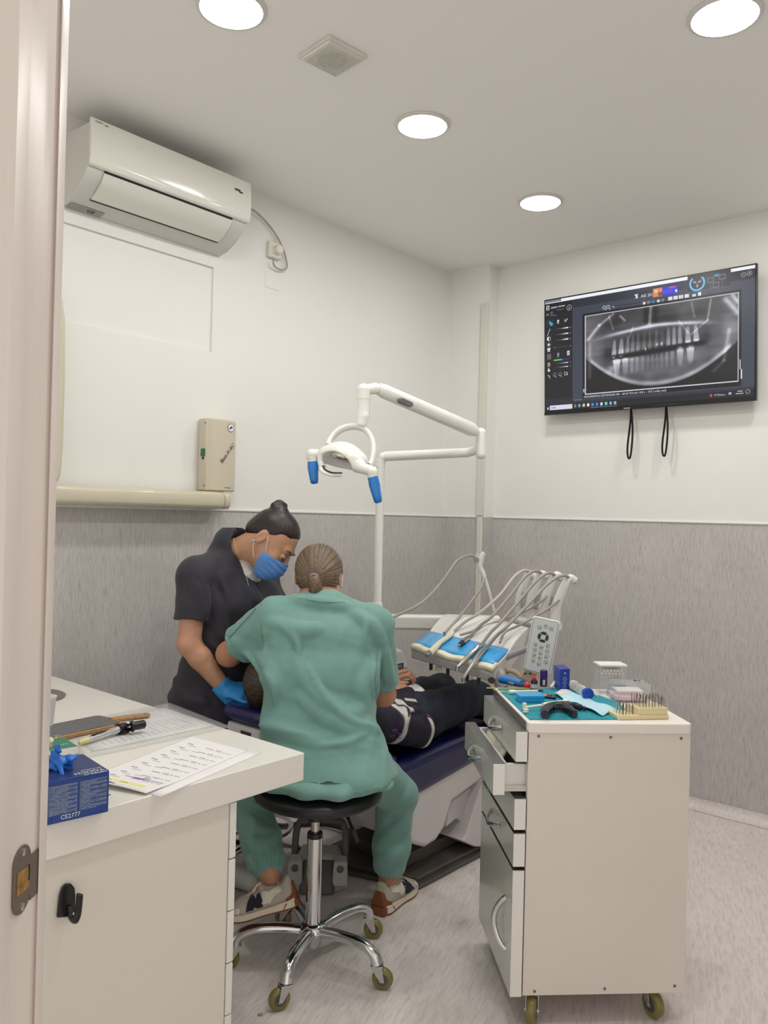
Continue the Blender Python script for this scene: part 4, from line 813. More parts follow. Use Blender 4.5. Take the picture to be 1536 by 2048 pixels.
# grey cable cap and white cup beside the jamb
c = atZ(127, 1397, DZ) - Vector((0.115, 0, 0)); gm = thing('round_stand', 'round grey stand base on the worktop, mostly hidden behind the door jamb', 'stand', Vector((c.x, c.y, DZ)))
a = MB(); a.lathe([(0.112, 0.0), (0.115, 0.004), (0.108, 0.008), (0.0, 0.009)], Vector((c.x, c.y, DZ)), (0, 0, 1), 36); obj('base', a, mat('grey_cap', (122, 116, 110), 0.45), gm, smooth=40)
c = atZ(94, 1462, DZ); cu_ = thing('paper_cup', 'white cup at the jamb on the worktop', 'cup', Vector((c.x - 0.012, c.y, DZ)))
a = MB(); a.lathe([(0.026, 0.0), (0.034, 0.095), (0.0355, 0.097), (0.033, 0.097), (0.025, 0.004), (0.0, 0.004)], Vector((c.x - 0.012, c.y, DZ + 0.001)), (0, 0, 1), 32); obj('cup_wall', a, M_paper2, cu_, smooth=50)

# ================================================================== INSTRUMENT CART
CA = math.radians(4.2); CX, CY = 0.4215, 2.273
cart = thing('instrument_cart', 'white wheeled drawer cart in the right foreground with its second drawer pulled out', 'cart', (CX, CY, 0), CA)
CM = Matrix.Translation((CX, CY, 0)) @ Matrix.Rotation(CA, 4, 'Z')
CW, CD, CT, CB = 0.468, 0.452, 0.852, 0.088
M_cart = mat('cart_melamine', (224, 216, 206), 0.42, var=0.015, vscale=4); M_cart2 = mat('cart_front', (196, 198, 190), 0.22, coat=0.3); M_edge = mat('metal_edge_strip', (120, 120, 118), 0.3, 0.6); M_wedge = mat('white_edging', (232, 230, 224), 0.35)
M_topw = mat('cart_top_laminate', (236, 230, 222), 0.35)
def cpart(name, mb, m, parent=cart, **k): return obj(name, mb, m, parent, **k)
a = MB(); a.M = CM; a.box((CW / 2, 0.009, (CT - 0.03 + CB) / 2), (CW, 0.018, CT - 0.03 - CB)); o = cpart('side_panel', a, M_cart, bevel=0.001)
for (x, z) in ((0.028, CT - 0.038), (0.235, CT - 0.040), (0.44, CT - 0.042), (0.034, CB + 0.012), (0.235, CB + 0.016), (0.438, CB + 0.020)):
    b = MB(); b.M = CM; b.lathe([(0.0042, 0), (0.0042, 0.0012), (0.003, 0.002), (0.0, 0.002)], (x, 0, z), (0, -1, 0), 14); cpart('screw_cap', b, mat('grey_screw', (122, 114, 104), 0.4, 0.4), o)
a = MB(); a.M = CM; a.box((CW / 2, CD - 0.009, (CT - 0.03 + CB) / 2), (CW, 0.018, CT - 0.03 - CB)); cpart('side_panel', a, M_cart, bevel=0.001)
a = MB(); a.M = CM; a.box((CW - 0.006, CD / 2, (CT - 0.03 + CB) / 2), (0.012, CD - 0.04, CT - 0.03 - CB)); cpart('back_panel', a, M_cart)
a = MB(); a.M = CM; a.box((CW / 2, CD / 2, CB + 0.01), (CW - 0.03, CD - 0.038, 0.018)); cpart('bottom_board', a, M_cart); a = MB(); a.M = CM; a.box((CW / 2, CD / 2, 0.443), (CW - 0.03, CD - 0.038, 0.012)); cpart('middle_board', a, M_cart)
a = MB(); tpoly = rrect(CW + 0.006, CD + 0.008, 0.012, 6, CW / 2, CD / 2); a.prism(tpoly, 0.030, CM @ Matrix.Translation((0, 0, CT - 0.030))); cpart('top_board', a, M_topw, bevel=0.003); a = MB(); a.M = CM; a.box((-0.0045, CD / 2 + 0.004, CT - 0.013), (0.003, CD - 0.03, 0.022)); cpart('top_edge_strip', a, M_edge)
def bow(y0, y1, x, z, depth, vertical=False):
    pts = []
    for k in range(13):
        t = k / 12; bulge = math.sin(math.pi * t) ** 0.6 * depth
        pts.append((x - bulge, y0 + (y1 - y0) * t, z) if not vertical else (x - bulge, y0, z + (y1 - y0) * t) if False else (x - bulge, z, y0 + (y1 - y0) * t))
    return pts
for i, (z1, z0, pull) in enumerate(((0.826, 0.742, 0.0), (0.736, 0.649, 0.062), (0.638, 0.552, 0.0), (0.541, 0.449, 0.0), (0.438, 0.086, 0.0))):
    nm = 'drawer' if i < 4 else 'door'; xf = -0.003 - pull
    a = MB(); a.M = CM; a.box((xf - 0.017, CD / 2, (z0 + z1) / 2), (0.033, CD + 0.004, z1 - z0)); dr = cpart(nm, a, M_cart2, bevel=0.0012)
    b = MB(); b.M = CM; b.box((xf - 0.017, CD / 2, z1 + 0.0006), (0.0325, CD + 0.002, 0.0016)); cpart('edge_strip', b, M_edge, dr); b = MB(); b.M = CM; b.box((xf - 0.017, CD / 2, z0 - 0.0002), (0.0325, CD + 0.002, 0.001)); cpart('edge_strip', b, M_edge, dr)
    b = MB(); b.M = CM; b.box((xf - 0.017, -0.0024, (z0 + z1) / 2), (0.032, 0.0012, z1 - z0 - 0.002)); cpart('edging', b, M_wedge, dr)
    if i < 4:
        b = MB(); b.M = CM; zc = (z0 + z1) / 2 + 0.008; b.tube([(xf - 0.0345 - math.sin(math.pi * k / 12) ** 0.7 * 0.026, 0.165 + 0.12 * k / 12, zc - 0.012 * math.sin(math.pi * k / 12)) for k in range(13)], 0.0058, 10, ry=0.0085); cpart('handle', b, M_chrome, dr, smooth=70)
        if pull:
            b = MB(); b.M = CM; x0_, x1_ = xf + 0.001, xf + 0.40; zb_ = z0 + 0.018; zt_ = z1 - 0.008
            b.box(((x0_ + x1_) / 2, 0.032, (zb_ + zt_) / 2), (x1_ - x0_, 0.012, zt_ - zb_)); b.box(((x0_ + x1_) / 2, CD - 0.032, (zb_ + zt_) / 2), (x1_ - x0_, 0.012, zt_ - zb_)); b.box(((x0_ + x1_) / 2, CD / 2, zb_ + 0.003), (x1_ - x0_, CD - 0.064, 0.006)); b.box((x0_ + 0.006, CD / 2, (zb_ + zt_) / 2), (0.012, CD - 0.06, zt_ - zb_)); b.box((x1_ - 0.006, CD / 2, (zb_ + zt_) / 2), (0.012, CD - 0.06, zt_ - zb_)); bxd = cpart('drawer_box', b, M_wedge, dr, bevel=0.001)
            b = MB(); b.M = CM; b.box((x0_ + 0.06, 0.022, zb_ - 0.004), (0.14, 0.010, 0.012)); b.box((x0_ + 0.06, 0.019, zb_ - 0.010), (0.14, 0.010, 0.006)); cpart('runner', b, mat('runner_white', (205, 204, 198), 0.35, 0.2), dr, bevel=0.001)
    else:
        b = MB(); b.M = CM; b.tube([(xf - 0.0345 - math.sin(math.pi * k / 16) ** 0.7 * 0.03, 0.062 + 0.024 * math.sin(math.pi * k / 16), 0.335 - 0.15 * k / 16) for k in range(17)], 0.0052, 10, ry=0.0085); cpart('handle', b, M_chrome, dr, smooth=70)
M_whl = mat('olive_castor_tyre', (122, 112, 52), 0.3, coat=0.3, var=0.15, vscale=40)
def castor(root, x, y, ang, M, rw=0.037, top=0.088, wid=0.024, sw=0.6):
    """wheel, fork and stem; x, y local"""
    d = Vector((math.cos(ang), math.sin(ang), 0)); n = Vector((-d.y, d.x, 0)); c = Vector((x, y, 0)) + d * rw * 0.55 + E3 * rw
    w = MB(); w.M = M; w.lathe([(rw * 0.30, -wid / 2), (rw * 0.82, -wid / 2), (rw * 0.96, -wid * 0.32), (rw, 0), (rw * 0.96, wid * 0.32), (rw * 0.82, wid / 2), (rw * 0.30, wid / 2)], c, n, 32); wo = obj('castor_wheel', w, M_whl, root, smooth=50)
    h = MB(); h.M = M; h.lathe([(rw * 0.55, -wid * 0.53), (rw * 0.55, wid * 0.53)], c, n, 20); obj('wheel_hub', h, mat('hub_grey', (92, 92, 88), 0.35, 0.5), wo)
    f = MB(); f.M = M
    for s_ in (-1, 1):
        o_ = n * (s_ * (wid / 2 + 0.004)); q = [c + o_ + d * -0.006 + E3 * -0.006, c + o_ + d * 0.007 + E3 * -0.006, Vector((x, y, 0)) + o_ + d * 0.017 + E3 * (top - 0.006), Vector((x, y, 0)) + o_ - d * 0.017 + E3 * (top - 0.006)]
        f.hexa([p - n * 0.0012 for p in q], [p + n * 0.0012 for p in q])
    f.box((x, y, top - 0.005), (0.036, wid + 0.012, 0.004), Matrix.Rotation(ang, 3, 'Z')); f.cyl((x, y, top - 0.006), (x, y, top + 0.002), 0.010); f.cyl(c - n * (wid / 2 + 0.008), c + n * (wid / 2 + 0.008), 0.0045, n=12)
    obj('castor_fork', f, mat('zinc_fork', (196, 196, 194), 0.25, 0.9), root, bevel=0.0006)
for (x, y, an) in ((0.040, 0.035, -1.95), (0.385, 0.055, -1.25), (0.05, 0.39, 2.4), (0.40, 0.39, 0.6)): castor(cart, x, y, an, CM, rw=0.039, wid=0.026)
DRP = CM @ Vector((-0.05, 0.25, 0.69))
a = MB(); a.M = CM
pk = lambda u, v: Vector((-0.055 + 0.028 * v + 0.012 * math.sin(3 * u), 0.06 + 0.33 * u + 0.0, 0.690 + 0.050 * v + 0.02 * math.sin(4 * u) * v))
a.grid(lambda u, v: Vector((-0.056 + 0.034 * v - 0.004 * u, 0.15 + 0.24 * u, 0.672 + 0.058 * v + 0.006 * math.sin(3 * u) * v)), 8, 4); o = obj('paper_packet', a, mat('packet_paper', (216, 212, 200), 0.6), smooth=60); s = o.modifiers.new('t', 'SOLIDIFY'); s.thickness = 0.006; tag(o, 'white printed paper packet standing in the open cart drawer', 'packet')
b = MB(); b.M = CM
for k in range(5): b.grid(lambda u, v: Vector((-0.056 + 0.034 * (0.25 + 0.1 * k + 0.05 * v) - 0.0058, 0.15 + 0.24 * (0.35 + 0.3 * u), 0.672 + 0.058 * (0.25 + 0.1 * k + 0.05 * v) + 0.0055)), 3, 1)
obj('packet_print', b, mat('brown_print', (150, 112, 98), 0.6), o, weld=False)['kind'] = 'stuff'
a = MB(); a.M = CM
a.box((-0.045, 0.085, 0.6835), (0.07, 0.07, 0.014)); o = obj('instrument_pouch', a, mat('dark_pouch', (58, 56, 62), 0.3), bevel=0.005); tag(o, 'dark glossy pouch lying in the open cart drawer', 'pouch')

# ================================================================== STOOL
sx_, sy_ = -0.192, 2.565
stool = thing('swivel_stool', 'black round swivel stool on a chrome five-star base', 'stool', (sx_, sy_, 0))
SM = Matrix.Translation((sx_, sy_, 0)); M_vinyl = mat('black_vinyl', (22, 22, 24), 0.38, bump=0.1, bscale=120)
a = MB(); a.M = SM; a.lathe([(0.0, 0.525), (0.15, 0.526), (0.186, 0.529), (0.201, 0.538), (0.204, 0.549), (0.198, 0.562), (0.18, 0.571), (0.0, 0.5735)], (0.006, 0.01, -0.008), (0, 0, 1), 64); obj('seat', a, M_vinyl, stool, smooth=60)
a = MB(); a.M = SM; a.cyl((0, 0, 0.455), (0, 0, 0.512), 0.026); a.box((0, 0.02, 0.510), (0.16, 0.16, 0.012)); obj('seat_mount', a, M_black, stool, bevel=0.002)
a = MB(); a.M = SM; a.tube(spline([(0.03, 0.02, 0.498), (0.08, 0.03, 0.488), (0.115, 0.0, 0.435), (0.135, -0.02, 0.395)]), [0.006] * 17 + [0.008] * 8, 8); obj('height_lever', a, M_black, stool, smooth=60)
a = MB(); a.M = SM; a.cyl((0, 0, 0.38), (0, 0, 0.46), 0.0135); obj('gas_piston', a, M_steel, stool)
a = MB(); a.M = SM; a.cyl((0, 0, 0.400), (0, 0, 0.418), 0.0255, 0.024); obj('collar', a, M_black, stool, bevel=0.002)
a = MB(); a.M = SM; a.cyl((0, 0, 0.075), (0, 0, 0.401), 0.0245, n=32); obj('column', a, M_chrome, stool)
a = MB(); a.M = SM; a.lathe([(0.02, 0.058), (0.026, 0.062), (0.030, 0.085), (0.044, 0.10), (0.048, 0.115), (0.036, 0.128), (0.027, 0.135)], (0, 0, 0), (0, 0, 1), 32); obj('hub', a, M_chrome, stool, smooth=60)
for ang in (187.6, 256.5, 329.0, 43.5, 115.5):
    t = math.radians(ang); d = Vector((math.cos(t), math.sin(t), 0))
    a = MB(); a.M = SM; P = [d * 0.025 + E3 * 0.108, d * 0.09 + E3 * 0.118, d * 0.16 + E3 * 0.120, d * 0.205 + E3 * 0.112, d * 0.232 + E3 * 0.096, d * 0.240 + E3 * 0.074]
    a.tube(spline(P, 5), [0.022 - 0.004 * min(1, k / 14) + 0.002 * max(0, (k - 18) / 8) for k in range(26)], 14, ry=[0.017 - 0.002 * min(1, k / 14) + 0.004 * max(0, (k - 18) / 8) for k in range(26)], up=E3); obj('leg', a, M_chrome, stool, smooth=70)
    castor(stool, d.x * 0.240, d.y * 0.240, t + (0.6, -0.9, 0.2, -0.7, 0.4)[int(ang) % 5], SM, rw=0.0325, top=0.076, wid=0.022)

# ================================================================== DENTAL CHAIR
M_shell = mat('chair_shell', (214, 209, 210), 0.3); M_shell2 = mat('chair_shell_lower', (203, 198, 202), 0.35); M_navyv = mat('navy_upholstery', (14, 18, 74), 0.30, coat=0.1, bump=0.04, bscale=150); M_base = mat('grey_base_plate', (84, 79, 75), 0.5)
chair = thing('dental_chair', 'reclined dental chair with navy upholstery and white shell under the patient', 'dental chair', room(0.35, 0.83, 0))
SZ = Matrix((E1, E3, -E2)).transposed().to_4x4()                     # local x = s, y = z(up), extruded towards -t (away from the doorway side)
def szprism(name, poly, t1, depth, m, parent, **k):
    M = SZ.copy(); M.translation = P0 + E2 * t1; mb = MB(); mb.prism(poly, depth, M); return obj(name, mb, m, parent, **k)
a = MB(); a.M = RM
for (z0, z1, gr) in ((0.0, 0.016, 0.0), (0.016, 0.034, 0.025)):
    pl_ = [(-0.10 + gr, 0.72), (0.02 + gr, 1.092 - gr), (0.78, 1.092 - gr), (0.78, 0.58 + gr), (-0.02 + gr, 0.58 + gr)]
    a.prism([(x, y) for x, y in pl_], z1 - z0, Matrix.Translation((0, 0, z0 + 0.0005)))
a.prism([(0.06, 0.98), (0.78, 0.98), (0.78, 0.66), (0.08, 0.66)], 0.05, Matrix.Translation((0, 0, 0.0345)))
obj('base_plate', a, M_base, chair, bevel=0.004)
tn = 1.07
shell = [sz(*q, tn) for q in ((806, 1594), (840, 1578), (946, 1516), (1010, 1482), (1010, 1545), (962, 1562), (905, 1604), (891, 1655), (874, 1682), (852, 1696), (822, 1688), (808, 1650))]
szprism('seat_shell', shell, tn, 0.48, M_shell, chair, bevel=0.018, seg=3)
lower = [sz(*q, tn - 0.03) for q in ((898, 1606), (960, 1562), (1004, 1545), (1000, 1690), (940, 1660), (914, 1637), (892, 1655))]
szprism('lower_cover', lower, tn - 0.03, 0.40, M_shell2, chair, bevel=0.006)
sv, so2 = sz(905, 1636, tn - 0.03), sz(955, 1600, tn - 0.03)
a = MB(); a.M = RM
colp = [sz(*q, 1.085) for q in ((966, 1560), (934, 1668), (925, 1682), (950, 1694), (1020, 1694), (1020, 1560))]
szprism('lift_column', colp, 1.085, 0.40, M_shell, chair, bevel=0.006)
# upholstery: seat and leg rest in one, then the back rest and the head rest
seat = [sz(*q, 1.085) for q in ((812, 1588), (842, 1572), (948, 1512), (1000, 1484))]
seat = [(x, z - 0.04) for x, z in seat]
sp = [(seat[0][0] - 0.10, seat[0][1]), *seat, (0.66, 0.36), (1.05, 0.26), (1.10, 0.33), (1.02, 0.375), (0.66, 0.51), (0.5, 0.53), (0.18, 0.52), (0.0, 0.505), (-0.12, 0.505)]
M_ = SZ.copy(); M_.translation = P0 + E2 * 1.085; mb = MB(); mb.prism(sp, 0.51, M_); obj('seat_cushion', mb, M_navyv, chair, bevel=0.035, seg=4, smooth=60)
bk = [(-0.07, 0.40), (-0.06, 0.52), (-0.34, 0.655), (-0.46, 0.70), (-0.475, 0.66), (-0.36, 0.57)]
szprism('back_rest', bk, 1.05, 0.44, M_navyv, chair, bevel=0.03, seg=4, smooth=60)
bs = [(-0.07, 0.36), (-0.07, 0.41), (-0.36, 0.58), (-0.46, 0.655), (-0.49, 0.64), (-0.38, 0.53)]
szprism('back_shell', bs, 1.03, 0.40, M_shell, chair, bevel=0.015, seg=3)
hp_ = (Vector((-0.404, 2.755, 0)) - P0); hs_, ht_ = hp_.dot(E1), hp_.dot(E2)
a = MB(); a.M = RM; a.prism([(x, y) for x, y in rrect(0.18, 0.25, 0.06, 6, hs_, ht_)], 0.046, Matrix.Translation((0, 0, 0.722))); obj('head_rest', a, M_navyv, chair, bevel=0.022, seg=4, smooth=60)
a = MB(); a.M = RM; a.prism(rrect(0.13, 0.18, 0.02, 4, hs_ - 0.01, ht_), 0.075, Matrix.Translation((0, 0, 0.636))); hr = obj('head_rest_bracket', a, M_shell, chair, bevel=0.008)
a = MB(); a.M = RM; a.cyl((hs_ - 0.02, ht_ + 0.089, 0.668), (hs_ - 0.02, ht_ + 0.094, 0.668), 0.011); obj('bracket_knob', a, M_ink, hr); a = MB(); a.M = RM; a.box((hs_ - 0.076, ht_ + 0.02, 0.68), (0.004, 0.05, 0.03)); obj('bracket_recess', a, M_ink, hr)
a = MB(); a.M = RM; a.hexa([(hs_ - 0.02, ht_ - 0.03, 0.60), (hs_ + 0.16, ht_ - 0.03, 0.56), (hs_ + 0.16, ht_ + 0.03, 0.56), (hs_ - 0.02, ht_ + 0.03, 0.60)], [(hs_ - 0.02, ht_ - 0.03, 0.64), (hs_ + 0.16, ht_ - 0.03, 0.60), (hs_ + 0.16, ht_ + 0.03, 0.60), (hs_ - 0.02, ht_ + 0.03, 0.64)]); obj('head_rest_stem', a, M_steel, chair, bevel=0.004)
# cuspidor cabinet on the far side
cus = thing('water_unit', 'white cabinet of the dental unit beyond the patient, with a small navy label', 'cabinet', room(0.36, 0.47, 0))
a = MB(); a.M = RM; a.prism(rrect(0.30, 0.20, 0.02, 4, 0.43, 0.47), 0.70, Matrix.Translation((0, 0, 0.0))); obj('cabinet', a, M_shell, cus, bevel=0.006)
a = MB(); a.M = RM; a.hexa([(0.28, 0.37, 0.70), (0.58, 0.37, 0.70), (0.58, 0.57, 0.70), (0.28, 0.57, 0.70)], [(0.295, 0.40, 0.82), (0.555, 0.40, 0.82), (0.56, 0.545, 0.785), (0.295, 0.545, 0.785)]); obj('lid', a, M_shell, cus, bevel=0.008)
lb_ = onT(800, 1332, 0.572); a = MB(); LM = Matrix((E1, E3, -E2)).transposed().to_4x4(); LM.translation = lb_; a.M = LM; a.box((0, 0, 0), (0.05, 0.024, 0.002)); lo = obj('label_plate', a, M_navy, cus)
LT = Matrix((-E1, E3, E2)).transposed().to_4x4() if False else Matrix((E1, E3, -E2)).transposed().to_4x4()
LT = frame(lb_ + E2 * 0.0014, E1, E3); 
if LT.col[2].xyz.dot(E2) < 0: LT = frame(lb_ + E2 * 0.0014, -E1, E3)
LT.translation = lb_ + E2 * 0.0014 - LT.col[0].xyz * 0.022 - E3 * 0.007
text('DEX', 0.019, LT, M_wtxt, cus, ext=0.0001)

# ================================================================== OPERATING LIGHT ON ITS POLE
M_lamp = mat('lamp_enamel', (234, 234, 227), 0.25, coat=0.2)
PY = 3.75; pb = atY(754, 1222, PY); pt_ = atY(765, 934, PY)
ol = thing('operating_light', 'white dental operating light on a jointed pole arm, with blue-wrapped handles', 'dental light', Vector((pb.x, pb.y, 0)))
def V(px, py, d): return atY(px, py, d)
a = MB(); a.cyl((pb.x, pb.y, 0.955), (pb.x, pb.y, pt_.z), 0.0195, n=28); obj('pole', a, M_lamp, ol)
a = MB(); a.lathe([(0.034, 0.955), (0.036, 0.985), (0.026, 0.992), (0.024, 1.02)], (pb.x, pb.y, 0), (0, 0, 1), 28); a.cyl((pb.x, pb.y, 0.822), (pb.x, pb.y, 0.96), 0.03); obj('pole_base', a, M_lamp, ol, smooth=50)
e0 = Vector((pb.x, pb.y, pt_.z)); e1 = V(766, 914, PY); e2 = V(935, 905, 3.62); e3 = V(966, 892, 3.58)
a = MB(); a.tube([e0 - E3 * 0.002, e0 + E3 * 0.02, e0 + E3 * 0.045 + (e2 - e1) * 0.03, e0 + E3 * 0.05 + (e2 - e1) * 0.1] , [0.021, 0.021, 0.022, 0.020], 20); a.tube([e0 + E3 * 0.048 + (e2 - e1) * 0.05, e2, e3 - E3 * 0.01], [0.0225, 0.021, 0.020], 20); a.ball(e0 + E3 * 0.044 + (e2 - e1) * 0.03, 0.0235); obj('horizontal_arm', a, M_lamp, ol, smooth=60)
k0 = V(962, 908, 3.58); k1 = V(962, 866, 3.58)
a = MB(); a.cyl(k0, k1, 0.0235); a.ball(k0, 0.0235); a.ball(k1, 0.0235); obj('elbow_joint', a, M_lamp, ol, smooth=60)
s0 = V(951, 862, 3.565); s1 = V(757, 778, 3.18); dd = (s1 - s0).normalized(); sd_ = dd.cross(E3).normalized(); un = sd_.cross(dd)
sd2 = Vector((dd.y, -dd.x, 0)).normalized()
a = MB(); a.tube([s0, s0 + dd * 0.03, s1 - dd * 0.03, s1], [0.018, 0.026, 0.026, 0.020], 20, ry=[0.024, 0.031, 0.029, 0.024], up=E3); obj('spring_arm', a, M_lamp, ol, smooth=50)
a = MB(); a.tube([s0 + dd * 0.03 + sd2 * 0.0245 + un * -0.0 + E3 * 0.006, s1 - dd * 0.03 + sd2 * 0.0245 + E3 * 0.006], 0.0022, 6); obj('arm_seam', a, mat('seam_grey', (140, 138, 130), 0.6), ol)
c_ = V(803, 806, 3.24); a = MB(); a.M = frame(c_ - dd * 0.0 , dd, E3); zt2 = a.M.col[2].xyz.y
dirc = -1 if zt2 > 0 else 1
a.prism(rrect(0.072, 0.021, 0.0095, 4), 0.02, Matrix.Translation((0, 0, (0.012 if dirc > 0 else -0.032)))); obj('brand_plate', a, mat('grey_plate', (104, 104, 102), 0.4), ol, bevel=0.002)
a = MB(); j0 = V(749, 777, 3.17); j1 = V(727, 781, 3.15); a.tube([j0, j1], 0.021, 18); a.ball(j1, (0.027, 0.027, 0.028)); a.ball(j0, 0.023); obj('knuckle_joint', a, M_lamp, ol, smooth=60)
n0_, n1_, n2_ = V(727, 778, 3.15), V(727, 820, 3.15), V(722, 852, 3.14)
a = MB(); a.tube(spline([n0_, V(727, 798, 3.15), n1_, V(726, 836, 3.145), n2_], 4), [0.0265] * 5 + [0.0255] * 4 + [0.025] * 4 + [0.021] * 3 + [0.017], 20); a.lathe([(0.027, 0), (0.0275, 0.004), (0.027, 0.008)], V(727, 799, 3.15), (0, 0, 1), 24); obj('neck', a, M_lamp, ol, smooth=60)
ring = [(655, 893), (661, 879), (677, 862), (697, 854), (718, 854), (735, 864), (745, 882), (748, 902), (744, 925), (738, 935)]
a = MB(); P = [V(x, y, 3.13 - 0.0006 * (x - 650) + 0.07 * math.sin(math.pi * i / 9)) for i, (x, y) in enumerate(ring)]; a.tube(spline(P, 4), 0.0115, 12, ry=0.022, up=(0, 1, 0)); yk = obj('yoke_ring', a, M_lamp, ol, smooth=70)
# lamp head: a shallow winged shell with a reflector opening underneath
hc = V(686, 915, 3.07); h0 = V(638, 918, 3.08); h1 = V(738, 940, 2.99); hx = (h1 - h0).normalized(); hy = E3.cross(hx).normalized(); hz = hx.cross(hy)
sd = SDF(hc - Vector((0.2, 0.2, 0.15)), hc + Vector((0.2, 0.2, 0.15)), 0.0035)
Rm = [[hx.x, hy.x, hz.x], [hx.y, hy.y, hz.y], [hx.z, hy.z, hz.z]]
sd.ell(hc + hz * 0.0, (0.098, 0.075, 0.046), R=Rm, k=0.0, p=2.2).seg(h0, h1, 0.017, 0.02, k=0.02).ell(hc + hz * 0.015 + hx * 0.0, (0.06, 0.06, 0.045), R=Rm, k=0.02)
sd.ell(hc - hz * 0.050 - hy * 0.058, (0.074, 0.088, 0.066), R=Rm, k=0.006, op='s')
lh_ = skin('lamp_head', sd, M_lamp, ol, relax=2)
M_refl = mat('lamp_reflector', (215, 212, 200), 0.15, 0.9)
a = MB(); a.ball(hc + hz * 0.008 + hx * 0.012 - hy * 0.012, (0.058, 0.055, 0.026), R=Matrix((hx, hy, hz)).transposed()); obj('reflector', a, M_refl, lh_, smooth=80)
a = MB(); a.tube(spline([V(645, 928, 3.06), V(643, 938, 3.02), V(652, 946, 2.99), V(668, 950, 2.97), V(684, 950, 2.96)], 5), [0.010] * 16 + [0.009, 0.008, 0.007, 0.006, 0.005], 12, ry=[0.007] * 21); a.tube(spline([V(640, 905, 3.05), V(641, 925, 3.05), V(646, 935, 3.03)], 5), 0.012, 12); obj('lower_bow', a, M_lamp, lh_, smooth=70)
a = MB(); a.tube(spline([V(645, 927, 3.045), V(649, 938, 3.0), V(664, 945, 2.965), V(684, 946, 2.945)], 6), 0.003, 8); obj('bow_seal', a, M_ink, lh_, smooth=70)
M_film = mat('blue_barrier_film', (22, 122, 204), 0.18, coat=0.5, bump=0.25, bscale=50)
for (q0, q1, q2, q3_, e) in (((637, 908), (624, 909), (625, 925), (629, 968), 3.06), ((735, 940), (744, 944), (746, 956), (757, 1006), 2.97)):
    A, B_, Cc, D_2 = V(*q0, e), V(*q1, e), V(*q2, e), V(*q3_, e)
    a = MB(); a.tube(spline([A, B_, B_ * 0.5 + Cc * 0.5 , Cc], 4), [0.019] * 5 + [0.02] * 4 + [0.0185] * 4, 16); a.ball(B_, 0.0215); hd_ = obj('handle_mount', a, M_lamp, ol, smooth=60)
    a = MB(); a.tube([Cc - (D_2 - Cc) * 0.04, Cc + (D_2 - Cc) * 0.3, Cc + (D_2 - Cc) * 0.75, D_2 - (D_2 - Cc) * 0.05, D_2], [0.0195, 0.021, 0.017, 0.0145, 0.009], 16); h = obj('handle', a, M_film, hd_, smooth=60); h['label'] = 'lamp handle wrapped in blue film'
# the horizontal beam that carries pole and tray
bm0, bm1 = V(757, 1243, PY), V(905, 1245, 3.72); bm2 = V(1000, 1246, 3.70)
sa_ = ol
a = MB(); fm = frame(bm0, bm2 - bm0, E3); Lb = (bm2 - bm0).length; a.M = fm; a.box((Lb / 2, 0.0, 0), (Lb, 0.066, 0.07)); obj('support_arm', a, M_lamp, sa_, bevel=0.012, seg=3)
a = MB(); a.M = fm; a.box((0.005, 0.0, 0), (0.06, 0.07, 0.085)); obj('support_joint', a, M_lamp, sa_, bevel=0.012, seg=3)
# ================================================================== PEOPLE
M_skin = mat('skin', (192, 146, 117), 0.5, var=0.05, vscale=40, bump=0.04, bscale=400, spec=0.35)
M_skin2 = mat('warm_skin', (184, 135, 104), 0.5, var=0.05, vscale=40, bump=0.04, bscale=400, spec=0.35)
M_hair = attr_mat('hair_strands', 0.42, bump=0.12, bscale=500)
M_teal = mat('teal_scrubs', (112, 153, 145), 0.85, var=0.03, vscale=25, bump=0.12, bscale=900, sheen=0.15)
M_ncloth = mat('navy_grey_scrubs', (46, 44, 54), 0.8, var=0.05, vscale=25, bump=0.12, bscale=900, sheen=0.1)
M_glove = mat('blue_exam_glove', (52, 150, 222), 0.38, bump=0.15, bscale=120)
def a3(v): return np.array(v, float)
def head(sd, c, F, U, female=True, nose=1.0):
    F = Vector(F).normalized(); U = (Vector(U) - F * Vector(U).dot(F)).normalized(); S = F.cross(U); R = [[S[i], F[i], U[i]] for i in range(3)]
    P = lambda s, f, u: c + S * s + F * f + U * u
    sd.ell(P(0, -0.008, 0.030), (0.074, 0.092, 0.085), R=R, k=0.01)
    sd.ell(P(0, 0.030, -0.035), (0.060, 0.064, 0.070), R=R, k=0.03)
    sd.ell(P(0, 0.066, -0.088), (0.026, 0.024, 0.022), R=R, k=0.03)
    sd.seg(P(-0.03, 0.078, 0.026), P(0.03, 0.078, 0.026), 0.012, 0.012, k=0.015)
    sd.seg(P(-0.040, 0.064, -0.022), P(0.040, 0.064, -0.022), 0.016, 0.016, k=0.02)
    for s in (-1, 1): sd.ell(P(s * 0.031, 0.098, 0.002), (0.016, 0.013, 0.011), R=R, k=0.010, op='s')
    sd.seg(P(0, 0.092, 0.008), P(0, 0.112, -0.030), 0.008, 0.0105, k=0.010).seg(P(-0.012, 0.100, -0.034), P(0.012, 0.100, -0.034), 0.0075, 0.0075, k=0.008)
    sd.ell(P(0, 0.094, -0.060), (0.022, 0.010, 0.008), R=R, k=0.008)
    for s in (-1, 1):
        e = P(s * 0.075, -0.014, -0.006); sd.ell(e, (0.009, 0.018, 0.031), R=R, k=0.004); sd.ell(e + S * s * 0.008 + F * 0.004, (0.006, 0.010, 0.019), R=R, k=0.005, op='s')
    return S, F, U, P, R
